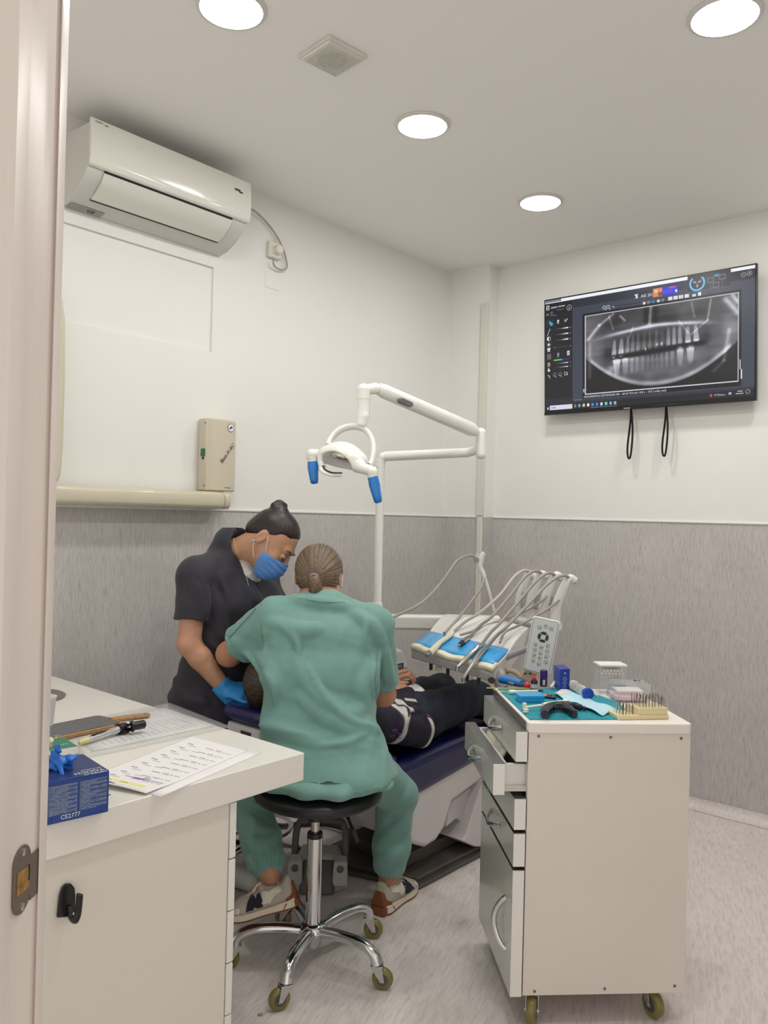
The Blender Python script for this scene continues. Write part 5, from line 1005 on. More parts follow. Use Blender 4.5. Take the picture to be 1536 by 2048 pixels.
def hand(sd, wrist, d, n, size=1.0, curl=0.5, spread=0.1, thumb=1, k=0.006):
    """palm and five fingers; d finger direction, n back-of-hand normal, thumb side +1/-1"""
    d = Vector(d).normalized(); n = Vector(n); n = (n - d * n.dot(d)).normalized(); s = d.cross(n) * thumb; w = Vector(wrist); z = size
    sd.seg(w, w + d * 0.085 * z, (0.027 * z, 0.016 * z), (0.039 * z, 0.014 * z), side=s, k=0.012)
    for i, (off, ln) in enumerate(((0.030, 0.075), (0.010, 0.084), (-0.010, 0.078), (-0.030, 0.062))):
        b = w + d * 0.083 * z + s * off * z; p = b; an = 0.15 + curl * 0.35; fd = (d + s * spread * (off / 0.03) * 0.5).normalized()
        for j, f in enumerate((0.45, 0.32, 0.23)):
            q = p + (fd * math.cos(an) - n * math.sin(an)) * ln * f * z; sd.seg(p, q, (0.0088 - 0.0008 * j) * z, (0.0082 - 0.0008 * j) * z, k=k * 0.6); p = q; an += curl * 0.9
    t0 = w + d * 0.022 * z + s * 0.024 * z; t1 = t0 + (d * 0.6 + s * 0.75 - n * 0.2).normalized() * 0.042 * z; t2 = t1 + (d * 0.9 + s * 0.2 - n * 0.35).normalized() * 0.034 * z; t3 = t2 + (d * 0.95 - s * 0.1 - n * 0.4).normalized() * 0.026 * z
    sd.seg(t0, t1, 0.0135 * z, 0.011 * z, k=0.01).seg(t1, t2, 0.0105 * z, 0.0092 * z, k=k).seg(t2, t3, 0.009 * z, 0.0078 * z, k=k)
def thin(sd, o, n, amp=0.008, w=0.009):                            # hair thins out towards its hairline
    n = Vector(n).normalized(); sd.warp(lambda x, y, z: amp * np.exp(-np.clip(-((x - o.x) * n.x + (y - o.y) * n.y + (z - o.z) * n.z) + 0.002 * np.sin(260 * x + 310 * y), 0, 1) / w))
def hit(sd, px, py, y0=1.6, y1=4.4):                               # first point of a field along a photo ray
    r = ray(px, py); r = r / r.y; O = Vector((0, 0, HC)); y = y0
    while y < y1:
        p = O + r * y; i = np.round((a3(p) - sd.lo) / sd.h).astype(int)
        if (i >= 0).all() and (i < sd.n).all() and sd.g[tuple(i)] < 0: return p
        y += 0.003
    return None
def folds(sd, strokes_, k=0.022):
    """raised cloth creases: strokes of photo points laid on the surface"""
    out = []
    for pts, r, sink in strokes_:
        P = [hit(sd, *q) for q in pts]
        if any(p is None for p in P): continue
        P = spline(P, 5) if len(P) > 2 else P
        out.append((P, r, sink))
    for P, r, sink in out:
        n = len(P); q = [p + ray(768, 1024).normalized() * sink for p in P]
        for i in range(n - 1):
            f = lambda t: 0.35 + 0.65 * math.sin(math.pi * min(max(t, 0.02), 0.98))
            sd.seg(q[i], q[i + 1], r * f(i / (n - 1)), r * f((i + 1) / (n - 1)), k=k)
def wob(sd, amp, seed=0.0, f=1.0):
    sd.warp(lambda x, y, z: amp * (np.sin(f * (38 * x + 21 * z) + seed + 2 * np.sin(f * 17 * z + 9 * y)) * np.sin(f * (27 * z - 19 * x) + 1.3 * seed + 1.5 * np.sin(f * 23 * y)) + 0.5 * np.sin(f * (70 * x - 45 * z + 30 * y) + seed)))

# ------------------------------------------------------------------ dentist on the stool, seen from behind
dent = thing('person', 'person in teal scrubs with a light-brown ponytail, seated with back to the doorway', 'person', (sx_, sy_ + 0.03, 0.574))
HD = V(637, 1157, 2.83)
lsh, lel, lwr = V(548, 1238, 2.72), V(458, 1308, 2.84), Vector((-0.40, 2.99, 0.96))
rsh, rel, rwr = V(752, 1250, 2.72), V(766, 1388, 2.80), Vector((-0.25, 3.03, 0.93))
lhip, rhip = V(592, 1508, 2.64), V(704, 1508, 2.64); lkn, rkn = V(498, 1590, 2.86), V(793, 1588, 2.94); lan, ran = V(537, 1742, 2.60), V(777, 1752, 2.965)
sd = SDF((-0.75, 2.35, 0.06), (0.25, 3.20, 1.36), 0.0055)
S, F, U, P, R = head(sd, HD, (0.02, 0.80, -0.60), (0, 0.60, 0.80))
sd.seg(P(0, -0.025, -0.05), V(643, 1215, 2.75), 0.05, 0.056, k=0.03)
sd.chain([V(645, 1215, 2.74), V(640, 1320, 2.67), V(640, 1450, 2.62), V(648, 1500, 2.62)], [(0.12, 0.05), (0.13, 0.08), (0.12, 0.08), (0.13, 0.08)], side=(1, 0, 0), k=0.04)
for s_, e_, w_ in ((lsh, lel, lwr), (rsh, rel, rwr)): sd.seg(V(645, 1240, 2.74), s_, 0.04, 0.040, k=0.02); sd.seg(s_, e_, 0.045, 0.045, k=0.02); sd.seg(e_, w_, 0.043, 0.027, k=0.012)
for h_, k_, an_ in ((lhip, lkn, lan), (rhip, rkn, ran)): sd.seg(h_, k_, 0.062, 0.046, k=0.03); sd.seg(k_, an_, 0.046, 0.031, k=0.02)
lfd = (atY(478, 1815, 2.56) - lan); sd.seg(lan, lan + Vector((0.02, -0.01, -0.055)), 0.031, 0.033, k=0.02); sd.seg(lan + Vector((0.0, -0.01, -0.055)), lan + Vector((-0.04, -0.015, -0.07)), 0.028, 0.022, k=0.02)
sd.seg(ran, ran + Vector((-0.01, -0.02, -0.065)), 0.031, 0.033, k=0.02); sd.seg(ran + Vector((0, 0, -0.06)), ran + Vector((0.02, 0.03, -0.075)), 0.028, 0.022, k=0.02)
hand(sd, lwr, (0.35, 0.3, -0.5), (-0.3, 0.3, 0.8), curl=0.8, thumb=1); hand(sd, rwr, (-0.5, 0.25, -0.5), (0.3, 0.3, 0.8), curl=0.8, thumb=-1)
skin('body', sd, M_skin2, dent, relax=1)
# hands' gloves
for (w_, d_, n_, th) in ((lwr, (0.35, 0.3, -0.5), (-0.3, 0.3, 0.8), 1), (rwr, (-0.5, 0.25, -0.5), (0.3, 0.3, 0.8), -1)):
    g = SDF(Vector(w_) - Vector((0.2, 0.2, 0.2)), Vector(w_) + Vector((0.2, 0.2, 0.2)), 0.005); hand(g, w_, d_, n_, size=1.06, curl=0.8, thumb=th); e_ = lel if th == 1 else rel; g.seg(w_, w_ + (e_ - w_).normalized() * 0.05, 0.030, 0.034, k=0.01); skin('glove', g, M_glove, dent, relax=1)
# hair drawn back to the tie, with strand ridges fanning out of it
pt = P(0, -0.105, -0.006); pt = HD + Vector((-0.006, -0.100, 0.010))
sd = SDF(HD - Vector((0.14, 0.17, 0.14)), HD + Vector((0.14, 0.16, 0.15)), 0.0026)
sd.ell(P(0, -0.012, 0.030), (0.084, 0.100, 0.088), R=R, k=0.0).ell(P(0, -0.045, -0.028), (0.070, 0.064, 0.058), R=R, k=0.03)
for s in (-1, 1): sd.ell(P(s * 0.084, -0.008, -0.022), (0.016, 0.030, 0.036), R=R, k=0.006, op='s')
sd.cut(P(0, 0.055, 0.03), F * 0.85 - U * 0.55, k=0.01)
thin(sd, P(0, 0.055, 0.03), F * 0.85 - U * 0.55)
def strands(x, y, z):
    dx, dz = x - pt.x, z - pt.z; th = np.arctan2(dz, dx); rr_ = np.sqrt(dx * dx + dz * dz); return (0.0006 * np.sin(29 * th + 3 * np.sin(5 * th)) + 0.0005 * np.sin(53 * th + 2 * np.sin(7 * th) + 8 * rr_) + 0.0005 * np.sin(88 * th + 14 * rr_)) * np.clip(rr_ / 0.03, 0, 1)
sd.warp(strands)
tail = spline([pt + Vector((0, -0.006, 0.0)), pt + Vector((0.004, -0.020, -0.014)), pt + Vector((0.006, -0.014, -0.040)), pt + Vector((0.002, 0.002, -0.062))], 5)
for i in range(len(tail) - 1): f = lambda k: 0.011 + 0.010 * math.sin(math.pi * min(1, k / (len(tail) - 1) * 0.8)) - 0.008 * max(0, k / (len(tail) - 1) - 0.75); sd.seg(tail[i], tail[i + 1], f(i), f(i + 1), k=0.006)
def haircol(V_):
    dx, dz = V_[:, 0] - pt.x, V_[:, 2] - pt.z; th = np.arctan2(dz, dx); rr_ = np.hypot(dx, dz)
    n = 0.42 + 0.22 * np.sin(29 * th + 3 * np.sin(5 * th) + 0.4) * np.sin(11 * th + 1) + 0.22 * np.sin(71 * th + 6 * np.sin(3 * th)) + 0.2 * np.sin(131 * th + 5 * np.sin(9 * th)); n = np.clip(n, 0, 1)[:, None]
    return lin((56, 44, 34)) * (1 - n) + lin((142, 118, 90)) * n
skin('hair', sd, M_hair, dent, relax=1, colfn=haircol)
a = MB(); tt_ = [(math.cos(math.pi * 2 * k / 20), math.sin(math.pi * 2 * k / 20)) for k in range(21)]
a.tube([pt + Vector((0.0125 * c_, -0.010 - 0.004 * s_, 0.0125 * s_ + 0.001)) for c_, s_ in tt_], 0.0042, 8); obj('hair_tie', a, mat('lilac_elastic', (140, 138, 152), 0.6), dent, smooth=80)
for s in (-1, 1):
    a = MB(); a.tube(spline([P(s * 0.083, -0.022, 0.004), P(s * 0.085, -0.012, -0.03), P(s * 0.07, 0.03, -0.07), P(s * 0.05, 0.07, -0.075)], 5), 0.0014, 6); obj('mask_loop', a, mat('white_elastic', (222, 220, 214), 0.6), dent)
a = MB(); a.ball(P(0.083, -0.012, -0.040), 0.0042); obj('earring', a, M_steel, dent)
mk = SDF(P(0, 0.06, -0.05) - Vector((0.1, 0.1, 0.1)), P(0, 0.06, -0.05) + Vector((0.1, 0.1, 0.1)), 0.004); mk.ell(P(0, 0.045, -0.055), (0.064, 0.068, 0.058), R=R, k=0); mk.cut(P(0, 0.035, 0), -F); mk.cut(P(0, 0, -0.018), U); skin('face_mask', mk, mat('blue_mask', (92, 146, 214), 0.75, bump=0.1, bscale=300), dent)
# scrub top
sd = SDF((-0.62, 2.40, 0.50), (0.20, 2.98, 1.28), 0.0045)
secs = [(V(650, 1612, 2.575), (0.234, 0.208)), (V(650, 1566, 2.58), (0.224, 0.186)), (V(644, 1510, 2.597), (0.198, 0.150)), (V(637, 1445, 2.625), (0.176, 0.122)), (V(636, 1350, 2.66), (0.180, 0.120)), (V(641, 1278, 2.70), (0.192, 0.112)), (V(648, 1232, 2.73), (0.178, 0.078))]
sd.chain([q for q, _ in secs], [r_ for _, r_ in secs], side=(1, 0.02, 0), k=0.035, cap=0.7, p=2.3)
sd.seg(V(640, 1216, 2.745), lsh + Vector((0.012, 0, 0.0)), 0.064, 0.062, k=0.035).seg(V(648, 1216, 2.745), rsh + Vector((-0.012, 0, 0.0)), 0.064, 0.062, k=0.035)
sd.seg(V(644, 1222, 2.75), V(644, 1216, 2.765), 0.084, 0.074, k=0.02)
def cut_local(e, dn, rad):                                         # trim only the sleeve tip
    sl = sd._sl(a3(e) - rad, a3(e) + rad); x, y, z = sd.pts(sl); q = (x - e.x) ** 2 + (y - e.y) ** 2 + (z - e.z) ** 2
    d = (x - e.x) * dn.x + (y - e.y) * dn.y + (z - e.z) * dn.z; sd.g[sl] = np.where(q < rad * rad, np.maximum(sd.g[sl], d), sd.g[sl])
def sleeve(sh, el, f, r0, r1, rad=0.0):
    d = el - sh; dn = d.normalized(); e = sh + d * f; t = SDF(sd.lo, sd.lo + (sd.n - 1) * sd.h, sd.h); t.n = sd.n.copy(); t.g = np.full(sd.n, 0.5, np.float32); t.ax = sd.ax
    t.seg(sh, e + dn * 0.012, r0, r1, k=0.0); t.cut(e, dn, k=0.003, lo=a3(e) - 0.14, hi=a3(e) + 0.14); t.seg(e - dn * 0.025, e + dn * 0.05, r1 - 0.011, r1 - 0.009, k=0.004, op='s')
    sl = (slice(None),) * 3; sd.comb(sl, t.g, 0.028, 'u')
sleeve(lsh, lel, 0.70, 0.070, 0.076); sleeve(rsh + Vector((-0.004, 0, 0)), rel, 0.86, 0.064, 0.060)
sd.cut((-0.18, 0, 0.588), Vector((0.04, 0, -1)), k=0.004)
sd.seg(V(643, 1196, 2.775), V(646, 1150, 2.80), 0.066, 0.066, k=0.006, op='s')
for (px, py) in ((806, 1570),): pass
wob(sd, 0.0024, 0.6); wob(sd, 0.0009, 2.9, 2.3)
folds(sd, [([(592, 1318), (618, 1372), (668, 1420), (742, 1452)], 0.016, 0.008), ([(600, 1395), (640, 1430), (700, 1458), (755, 1462)], 0.013, 0.006), ([(528, 1452), (580, 1470), (640, 1490)], 0.013, 0.007), ([(740, 1400), (700, 1432), (650, 1445)], 0.010, 0.006),
           ([(752, 1310), (742, 1350), (748, 1392)], 0.014, 0.008), ([(735, 1320), (722, 1370), (728, 1400)], 0.010, 0.006), ([(540, 1245), (600, 1262), (640, 1258)], 0.012, 0.008), ([(530, 1300), (545, 1350), (560, 1380)], 0.013, 0.008), ([(700, 1225), (740, 1250), (765, 1290)], 0.010, 0.006), ([(600, 1200), (650, 1208), (700, 1214)], 0.008, 0.005),
           ([(470, 1285), (510, 1300), (530, 1330)], 0.010, 0.006), ([(700, 1530), (750, 1500), (782, 1490)], 0.012, 0.007), ([(768, 1300), (772, 1335), (780, 1362)], 0.009, 0.006)], k=0.028)
folds(sd, [([(744, 1452), (700, 1440), (650, 1392), (612, 1330)], 0.008, 0.003), ([(520, 1450), (575, 1462), (640, 1476)], 0.008, 0.003), ([(515, 1470), (560, 1486), (610, 1488)], 0.007, 0.003), ([(752, 1330), (744, 1362), (746, 1400)], 0.008, 0.003), ([(728, 1470), (690, 1486), (640, 1492)], 0.007, 0.003), ([(530, 1345), (546, 1368), (552, 1410)], 0.008, 0.003), ([(560, 1250), (590, 1275), (600, 1310)], 0.007, 0.0025), ([(735, 1240), (728, 1275), (735, 1310)], 0.007, 0.0025), ([(458, 1290), (490, 1305), (520, 1345)], 0.007, 0.003), ([(775, 1300), (766, 1330), (772, 1370)], 0.006, 0.0025)], k=0.014)
top = skin('scrub_top', sd, M_teal, dent, relax=2)
TOPF = sd
def seam(pts, sdf, parent, m, r=0.0016, name='seam'):
    Q = [hit(sdf, *q) for q in pts]; Q = [q for q in Q if q is not None]
    if len(Q) > 1: mb = MB(); Q = [q - ray(768, 1024).normalized() * 0.003 for q in Q]; mb.tube(spline(Q, 6) if len(Q) > 2 else Q, r, 6); return obj(name, mb, m, parent, smooth=80)
M_tseam = mat('teal_seam', (100, 139, 131), 0.9)
for q in ([(522, 1208), (523, 1250), (524, 1300), (522, 1335)], [(770, 1242), (758, 1290), (752, 1345), (751, 1385)], [(596, 1196), (620, 1200), (650, 1204), (690, 1204)], [(512, 1216), (485, 1246), (458, 1276)]): seam(q, sd, top, M_tseam)
# trousers
sd = SDF((-0.60, 2.34, 0.12), (0.26, 3.12, 0.78), 0.0048)
sd.ell(V(650, 1548, 2.575), (0.226, 0.200, 0.060), k=0.03)
for h_, k_, an_, cr in ((lhip, lkn, lan, 0.047), (rhip, rkn, ran, 0.047)):
    sd.seg(h_, k_, 0.090, 0.072, k=0.04); mid = k_ + (an_ - k_) * 0.62; cf = k_ + (an_ - k_) * 0.97; sd.seg(k_, mid, 0.071, 0.066, k=0.03); sd.seg(mid, k_ + (an_ - k_) * 0.86, 0.066, 0.060, k=0.02); sd.seg(k_ + (an_ - k_) * 0.86, cf, 0.058, cr - 0.004, k=0.012); sd.seg(cf, cf + (an_ - k_).normalized() * 0.022, cr - 0.008, cr - 0.006, k=0.006)
    cd = (an_ - k_).normalized(); e = cf + cd * 0.026; sl = sd._sl(a3(e) - 0.07, a3(e) + 0.07); x, y, z = sd.pts(sl); d = (x - e.x) * cd.x + (y - e.y) * cd.y + (z - e.z) * cd.z; q = (x - e.x) ** 2 + (y - e.y) ** 2 + (z - e.z) ** 2; sd.g[sl] = np.where(q < 0.0045, np.maximum(sd.g[sl], d), sd.g[sl])
    # gathered cuff
    u_ = cd.orthogonal().normalized(); v_ = cd.cross(u_)
    sl = sd._sl(a3(cf) - 0.085, a3(cf) + 0.085); x, y, z = sd.pts(sl); ox, oy, oz = x - cf.x, y - cf.y, z - cf.z; th = np.arctan2(ox * u_.x + oy * u_.y + oz * u_.z, ox * v_.x + oy * v_.y + oz * v_.z); ax_ = ox * cd.x + oy * cd.y + oz * cd.z
    sd.g[sl] += (0.0036 * np.sin(17 * th + 2 * np.sin(3 * th)) * np.exp(-((ax_ + 0.004) / 0.030) ** 2)).astype(np.float32)
sd.cut((0, 0, 0.567), (0, 0, -1), k=0.02, lo=(-0.45, 2.3, 0.50), hi=(0.05, 2.72, 0.66))
wob(sd, 0.0026, 2.2, 0.9)
folds(sd, [([(820, 1570), (806, 1600), (775, 1625)], 0.016, 0.008), ([(812, 1630), (790, 1660), (760, 1690)], 0.012, 0.006), ([(800, 1700), (780, 1715), (755, 1722)], 0.012, 0.006), ([(500, 1640), (520, 1665), (545, 1670)], 0.012, 0.006), ([(490, 1680), (515, 1690), (545, 1680)], 0.012, 0.006)], k=0.026)
pants = skin('scrub_trousers', sd, M_teal, dent, relax=2)
# trainers
M_suede = mat('grey_suede', (176, 166, 152), 0.85, bump=0.15, bscale=500); M_cream = mat('cream_leather', (218, 212, 196), 0.6); M_foam = mat('foam_midsole', (220, 208, 190), 0.6); M_rub = mat('brown_gum_rubber', (120, 66, 32), 0.6, var=0.2, vscale=90, bump=0.3, bscale=160); M_nvy = mat('navy_suede', (34, 33, 48), 0.85)
def trainer(heel, toe, upv, out, Lg, person, side):
    """out = the side that faces the viewer"""
    X = (Vector(toe) - Vector(heel)).normalized(); Z = (Vector(upv) - X * Vector(upv).dot(X)).normalized(); Y_ = Z.cross(X)
    if Y_.dot(Vector(out)) < 0: ysg = -1
    else: ysg = 1
    M = Matrix((X, Y_ * ysg, Z)).transposed().to_4x4(); M.translation = Vector(heel); R = [[X[i], Y_[i], Z[i]] for i in range(3)]; W = lambda x, y, z: M @ Vector((x * Lg, y * Lg, z * Lg))
    lo_ = Vector(heel) - Vector((0.36, 0.36, 0.16)); hi_ = Vector(heel) + Vector((0.36, 0.36, 0.30))
    up_ = SDF(lo_, hi_, 0.0034)
    up_.chain([W(0.13, 0, 0.20), W(0.32, 0, 0.21), W(0.55, 0.0, 0.18), W(0.75, -0.01, 0.15), W(0.88, -0.02, 0.13)], [(0.135 * Lg, 0.155 * Lg), (0.145 * Lg, 0.155 * Lg), (0.165 * Lg, 0.12 * Lg), (0.175 * Lg, 0.085 * Lg), (0.15 * Lg, 0.06 * Lg)], side=Y_, k=0.02)
    up_.seg(W(0.13, 0, 0.20), W(0.07, 0, 0.40), (0.10 * Lg, 0.06 * Lg), (0.085 * Lg, 0.045 * Lg), side=Y_, k=0.02); up_.seg(W(0.40, 0, 0.28), W(0.46, 0, 0.40), (0.09 * Lg, 0.05 * Lg), (0.075 * Lg, 0.03 * Lg), side=Y_, k=0.02)
    up_.ell(W(0.27, 0, 0.46), (0.17 * Lg, 0.088 * Lg, 0.14 * Lg), R=R, k=0.006, op='s'); up_.cut(W(0, 0, 0.10), -Z, k=0.003)
    u = skin('trainer', up_, M_suede, person, relax=1); u['label'] = ('left' if side < 0 else 'right') + ' grey and cream suede trainer with a gum sole'
    ol_ = [(0.02, 0.13), (0.10, 0.165), (0.30, 0.165), (0.50, 0.165), (0.72, 0.195), (0.90, 0.165), (0.99, 0.07), (1.0, -0.02), (0.96, -0.12), (0.80, -0.17), (0.50, -0.14), (0.30, -0.15), (0.10, -0.15), (0.02, -0.11), (-0.02, 0.0)]
    def slab(name, z0, z1, grow, x_lo, x_hi, m, curve=None):
        mb = MB(); pts = [Vector((min(max(x, x_lo), x_hi) * Lg, y * Lg * grow, 0)) for x, y in [(p.x, p.y) for p in spline([Vector((x, y, 0)) for x, y in ol_ + ol_[:1]], 3)[:-1]]]; n = len(pts)
        top = [M @ (p + Vector((0, 0, z1(p.x / Lg) * Lg))) for p in pts]; bot = [M @ (p * 1.0 + Vector((0, 0, z0(p.x / Lg) * Lg))) for p in pts]
        mb.add(bot + top, [tuple(range(n - 1, -1, -1)), tuple(range(n, 2 * n))] + [(i, (i + 1) % n, n + (i + 1) % n, n + i) for i in range(n)]); return obj(name, mb, m, u, bevel=0.002)
    sole_b = lambda x: 0.0 + 0.10 * max(0, x - 0.72) ** 1.5 * 2
    slab('midsole', lambda x: sole_b(x) + 0.022, lambda x: 0.135 - 0.03 * math.sin(math.pi * min(1, max(0, x))) + 0.03 * max(0, 0.3 - x), 1.0, -1, 2, M_foam)
    slab('outsole', sole_b, lambda x: sole_b(x) + 0.026, 0.99, -1, 2, M_rub)
    hb = MB(); q = lambda x, y, z: W(x, y, z)
    hb.hexa([q(-0.06, -0.12, 0.0), q(0.24, -0.155, 0.0), q(0.24, 0.17, 0.0), q(-0.06, 0.12, 0.0)], [q(-0.035, -0.115, 0.12), q(0.15, -0.175, 0.12), q(0.15, 0.182, 0.12), q(-0.035, 0.115, 0.12)])
    hb.hexa([q(-0.035, -0.115, 0.119), q(0.15, -0.175, 0.119), q(0.15, 0.182, 0.119), q(-0.035, 0.115, 0.119)], [q(-0.005, -0.055, 0.33), q(0.075, -0.085, 0.30), q(0.075, 0.095, 0.30), q(-0.005, 0.055, 0.33)])
    obj('heel_guard', hb, M_rub, u, bevel=0.006, seg=3)
    def patch(name, poly, m, off=0.0035):                            # overlay sewn on the outer side
        mb = MB(); vs = []; c = Vector((sum(p[0] for p in poly) / len(poly), sum(p[1] for p in poly) / len(poly), 0)); ring = [];
        dense = []
        for i in range(len(poly)):
            p, q = poly[i], poly[(i + 1) % len(poly)]
            for k in range(4): dense.append((p[0] + (q[0] - p[0]) * k / 4, p[1] + (q[1] - p[1]) * k / 4))
        def proj_(x, z):
            yq = 0.32
            while yq > -0.1:
                w_ = W(x, yq, z); i = np.round((a3(w_) - up_.lo) / up_.h).astype(int)
                if (i >= 0).all() and (i < up_.n).all() and up_.g[tuple(i)] < 0: break
                yq -= 0.006
            return W(x, yq + 0.006, z) + Y_ * ysg * off * 0.3
        rings = [1.0, 0.66, 0.33]
        for f in rings: vs += [proj_(c.x + (x - c.x) * f, c.y + (z - c.y) * f) for x, z in dense]
        vs.append(proj_(c.x, c.y)); n = len(dense); fs = []
        for k in range(2): fs += [(k * n + i, k * n + (i + 1) % n, (k + 1) * n + (i + 1) % n, (k + 1) * n + i) for i in range(n)]
        fs += [(2 * n + i, 2 * n + (i + 1) % n, 3 * n) for i in range(n)]; mb.add(vs, fs); o = obj(name, mb, m, u, smooth=80); so3 = o.modifiers.new('t', 'SOLIDIFY'); so3.thickness = 0.0025; so3.offset = 0; return o
    patch('side_panel', [(0.16, 0.28), (0.20, 0.36), (0.34, 0.33), (0.43, 0.35), (0.50, 0.30), (0.46, 0.17), (0.36, 0.16), (0.30, 0.24)], M_cream)
    patch('letter_mark', [(0.46, 0.155), (0.535, 0.155), (0.625, 0.235), (0.60, 0.15), (0.70, 0.15), (0.665, 0.24), (0.60, 0.315), (0.56, 0.30), (0.50, 0.235), (0.515, 0.31), (0.475, 0.325), (0.455, 0.25)], M_nvy, 0.007)
    patch('toe_cap', [(0.80, 0.14), (0.78, 0.21), (0.90, 0.19), (0.97, 0.12)], M_cream)
    lc = MB(); lc.tube(spline([W(0.44, 0.03, 0.42), W(0.50, 0.06, 0.41), W(0.55, 0.07, 0.35), W(0.60, 0.04, 0.32)], 5), 0.0028, 6); lc.tube(spline([W(0.45, 0, 0.41), W(0.53, -0.02, 0.36), W(0.60, 0.03, 0.31), W(0.66, 0.0, 0.275)], 5), 0.0028, 6); obj('laces', lc, M_foam, u)
    return u
trainer(atY(594, 1806, 2.575), atY(474, 1838, 2.545), (0.1, 0.05, 1), (0, -1, 0), 0.222, dent, -1)
trainer(atZ(757, 1828, 0.002), atZ(823, 1776, 0.002), (0, 0, 1), (0.9, -0.5, 0), 0.245, dent, 1)

# ------------------------------------------------------------------ assistant standing behind the chair
asst = thing('person', 'person in dark navy scrubs and blue face mask, standing and looking down at the patient', 'person', (-0.66, 3.05, 0.0))
AD = 3.04
Fa = Vector((0.85, -0.52, 0)); Ra = Vector((-0.52, -0.85, 0))
HA = V(524, 1080, 2.90) + Vector((0.02, 0.073, -0.004))
rsh, rel, rwr = V(392, 1152, 2.90), V(378, 1288, 2.86), V(450, 1378, 2.87)
fsh, fel, fwr = V(520, 1150, 3.16), V(575, 1290, 3.12), Vector((-0.44, 2.95, 0.93))
sd = SDF((-1.0, 2.6, 0.0), (-0.22, 3.42, 1.50), 0.0046)
S, F, U, P, R = head(sd, HA, (0.68, -0.20, -0.72), (0.74, 0.0, 0.68))
HAP, HAS, HAF, HAU, HAR = P, S, F, U, R
sd.seg(P(0, -0.03, -0.045), V(470, 1108, 3.02), 0.050, 0.054, k=0.03).seg(V(470, 1108, 3.02), V(455, 1150, 3.04), (0.06, 0.05), (0.10, 0.07), side=Ra, k=0.02)
sd.chain([V(455, 1150, AD), V(455, 1250, AD), V(440, 1380, AD)], [(0.10, 0.07), (0.11, 0.08), (0.13, 0.09)], side=Ra, k=0.04)
for s_, e_, w_ in ((rsh, rel, rwr), (fsh, fel, fwr)): sd.seg(s_, e_, 0.046, 0.041, k=0.02); sd.seg(e_, e_ + (w_ - e_) * 0.3, 0.041, 0.040, k=0.012); sd.seg(e_ + (w_ - e_) * 0.3, w_, 0.040, 0.027, k=0.012)
feet = (Vector((-0.70, 2.99, 0.06)), Vector((-0.60, 3.13, 0.06)))
for i, ft in enumerate(feet): sd.seg(V(440, 1400, AD) + Ra * (0.09 if i == 0 else -0.09), Vector((ft.x, ft.y, 0.46)), 0.08, 0.05, k=0.03); sd.seg(Vector((ft.x, ft.y, 0.46)), ft, 0.048, 0.034, k=0.02); sd.seg(ft - E3 * 0.02, ft + Fa * 0.14 - E3 * 0.03, 0.035, 0.028, k=0.02)
hd_d = V(512, 1394, 2.80) - rwr; hand(sd, rwr, hd_d, (0.0, -0.45, 0.9), curl=0.35, thumb=-1); hand(sd, fwr, (0.4, -0.2, -0.5), (0.2, 0.5, 0.8), curl=0.8, thumb=-1)
skin('body', sd, M_skin, asst, relax=1)
for (w_, d_, n_, th, e_, cu) in ((rwr, hd_d, (0.0, -0.45, 0.9), -1, rel, 0.35), (fwr, (0.4, -0.2, -0.5), (0.2, 0.5, 0.8), -1, fel, 0.8)):
    g = SDF(Vector(w_) - Vector((0.2, 0.2, 0.2)), Vector(w_) + Vector((0.2, 0.2, 0.2)), 0.0034); hand(g, w_, d_, n_, size=1.10, curl=cu, thumb=th); bk_ = (e_ - w_).normalized(); g.seg(w_ - bk_ * 0.03, w_ + bk_ * 0.05, 0.034, 0.039, k=0.014); g.cut(w_ + bk_ * 0.028, bk_, k=0.002); wob(g, 0.0009, 3.0, 2.6); skin('glove', g, M_glove, asst, relax=1)
# hair with a top knot
sd = SDF(HA - Vector((0.2, 0.2, 0.2)), HA + Vector((0.2, 0.2, 0.22)), 0.003)
sd.ell(P(0, -0.009, 0.031), (0.0785, 0.097, 0.0905), R=R, k=0.0); sd.cut(P(0, 0.0, 0.010), F * 0.62 - U * 0.78, k=0.006)
sd.ell(P(0.0, -0.060, -0.012), (0.058, 0.045, 0.045), R=R, k=0.02); sd.cut(P(0, 0.076, 0.075), F * 0.9 - U * 0.1, k=0.01)
for s in (-1, 1): sd.ell(P(s * 0.086, -0.010, -0.014), (0.020, 0.026, 0.034), R=R, k=0.006, op='s')
sd.seg(P(0, -0.060, 0.098), P(0, -0.078, 0.108), 0.027, 0.022, k=0.02).seg(P(0.014, -0.085, 0.095), P(-0.012, -0.066, 0.122), 0.013, 0.011, k=0.01)
thin(sd, P(0, 0.0, 0.010), F * 0.62 - U * 0.78)
bun = P(0, -0.068, 0.10)
sd.ell(P(0, 0.094, 0.036), (0.062, 0.042, 0.042), R=R, k=0.02, op='s')
for s in (-1, 1): sd.ell(P(s * 0.074, 0.060, 0.034), (0.032, 0.036, 0.034), R=R, k=0.012, op='s')
sd.warp(lambda x, y, z: 0.0004 * np.sin(60 * np.arctan2((x - bun.x) * S.x + (y - bun.y) * S.y + (z - bun.z) * S.z, (x - bun.x) * F.x + (y - bun.y) * F.y + (z - bun.z) * F.z) + 40 * np.sqrt((x - bun.x) ** 2 + (z - bun.z) ** 2)))
def hc2(V_):
    d = V_ - a3(bun); th = np.arctan2(d @ a3(S), d @ a3(F)); n = np.clip(0.4 + 0.3 * np.sin(60 * th + 40 * np.hypot(d[:, 0], d[:, 2])) + 0.3 * np.sin(131 * th), 0, 1)[:, None]; return lin((22, 15, 14)) * (1 - n) + lin((52, 35, 30)) * n
skin('hair', sd, M_hair, asst, relax=1, colfn=hc2)
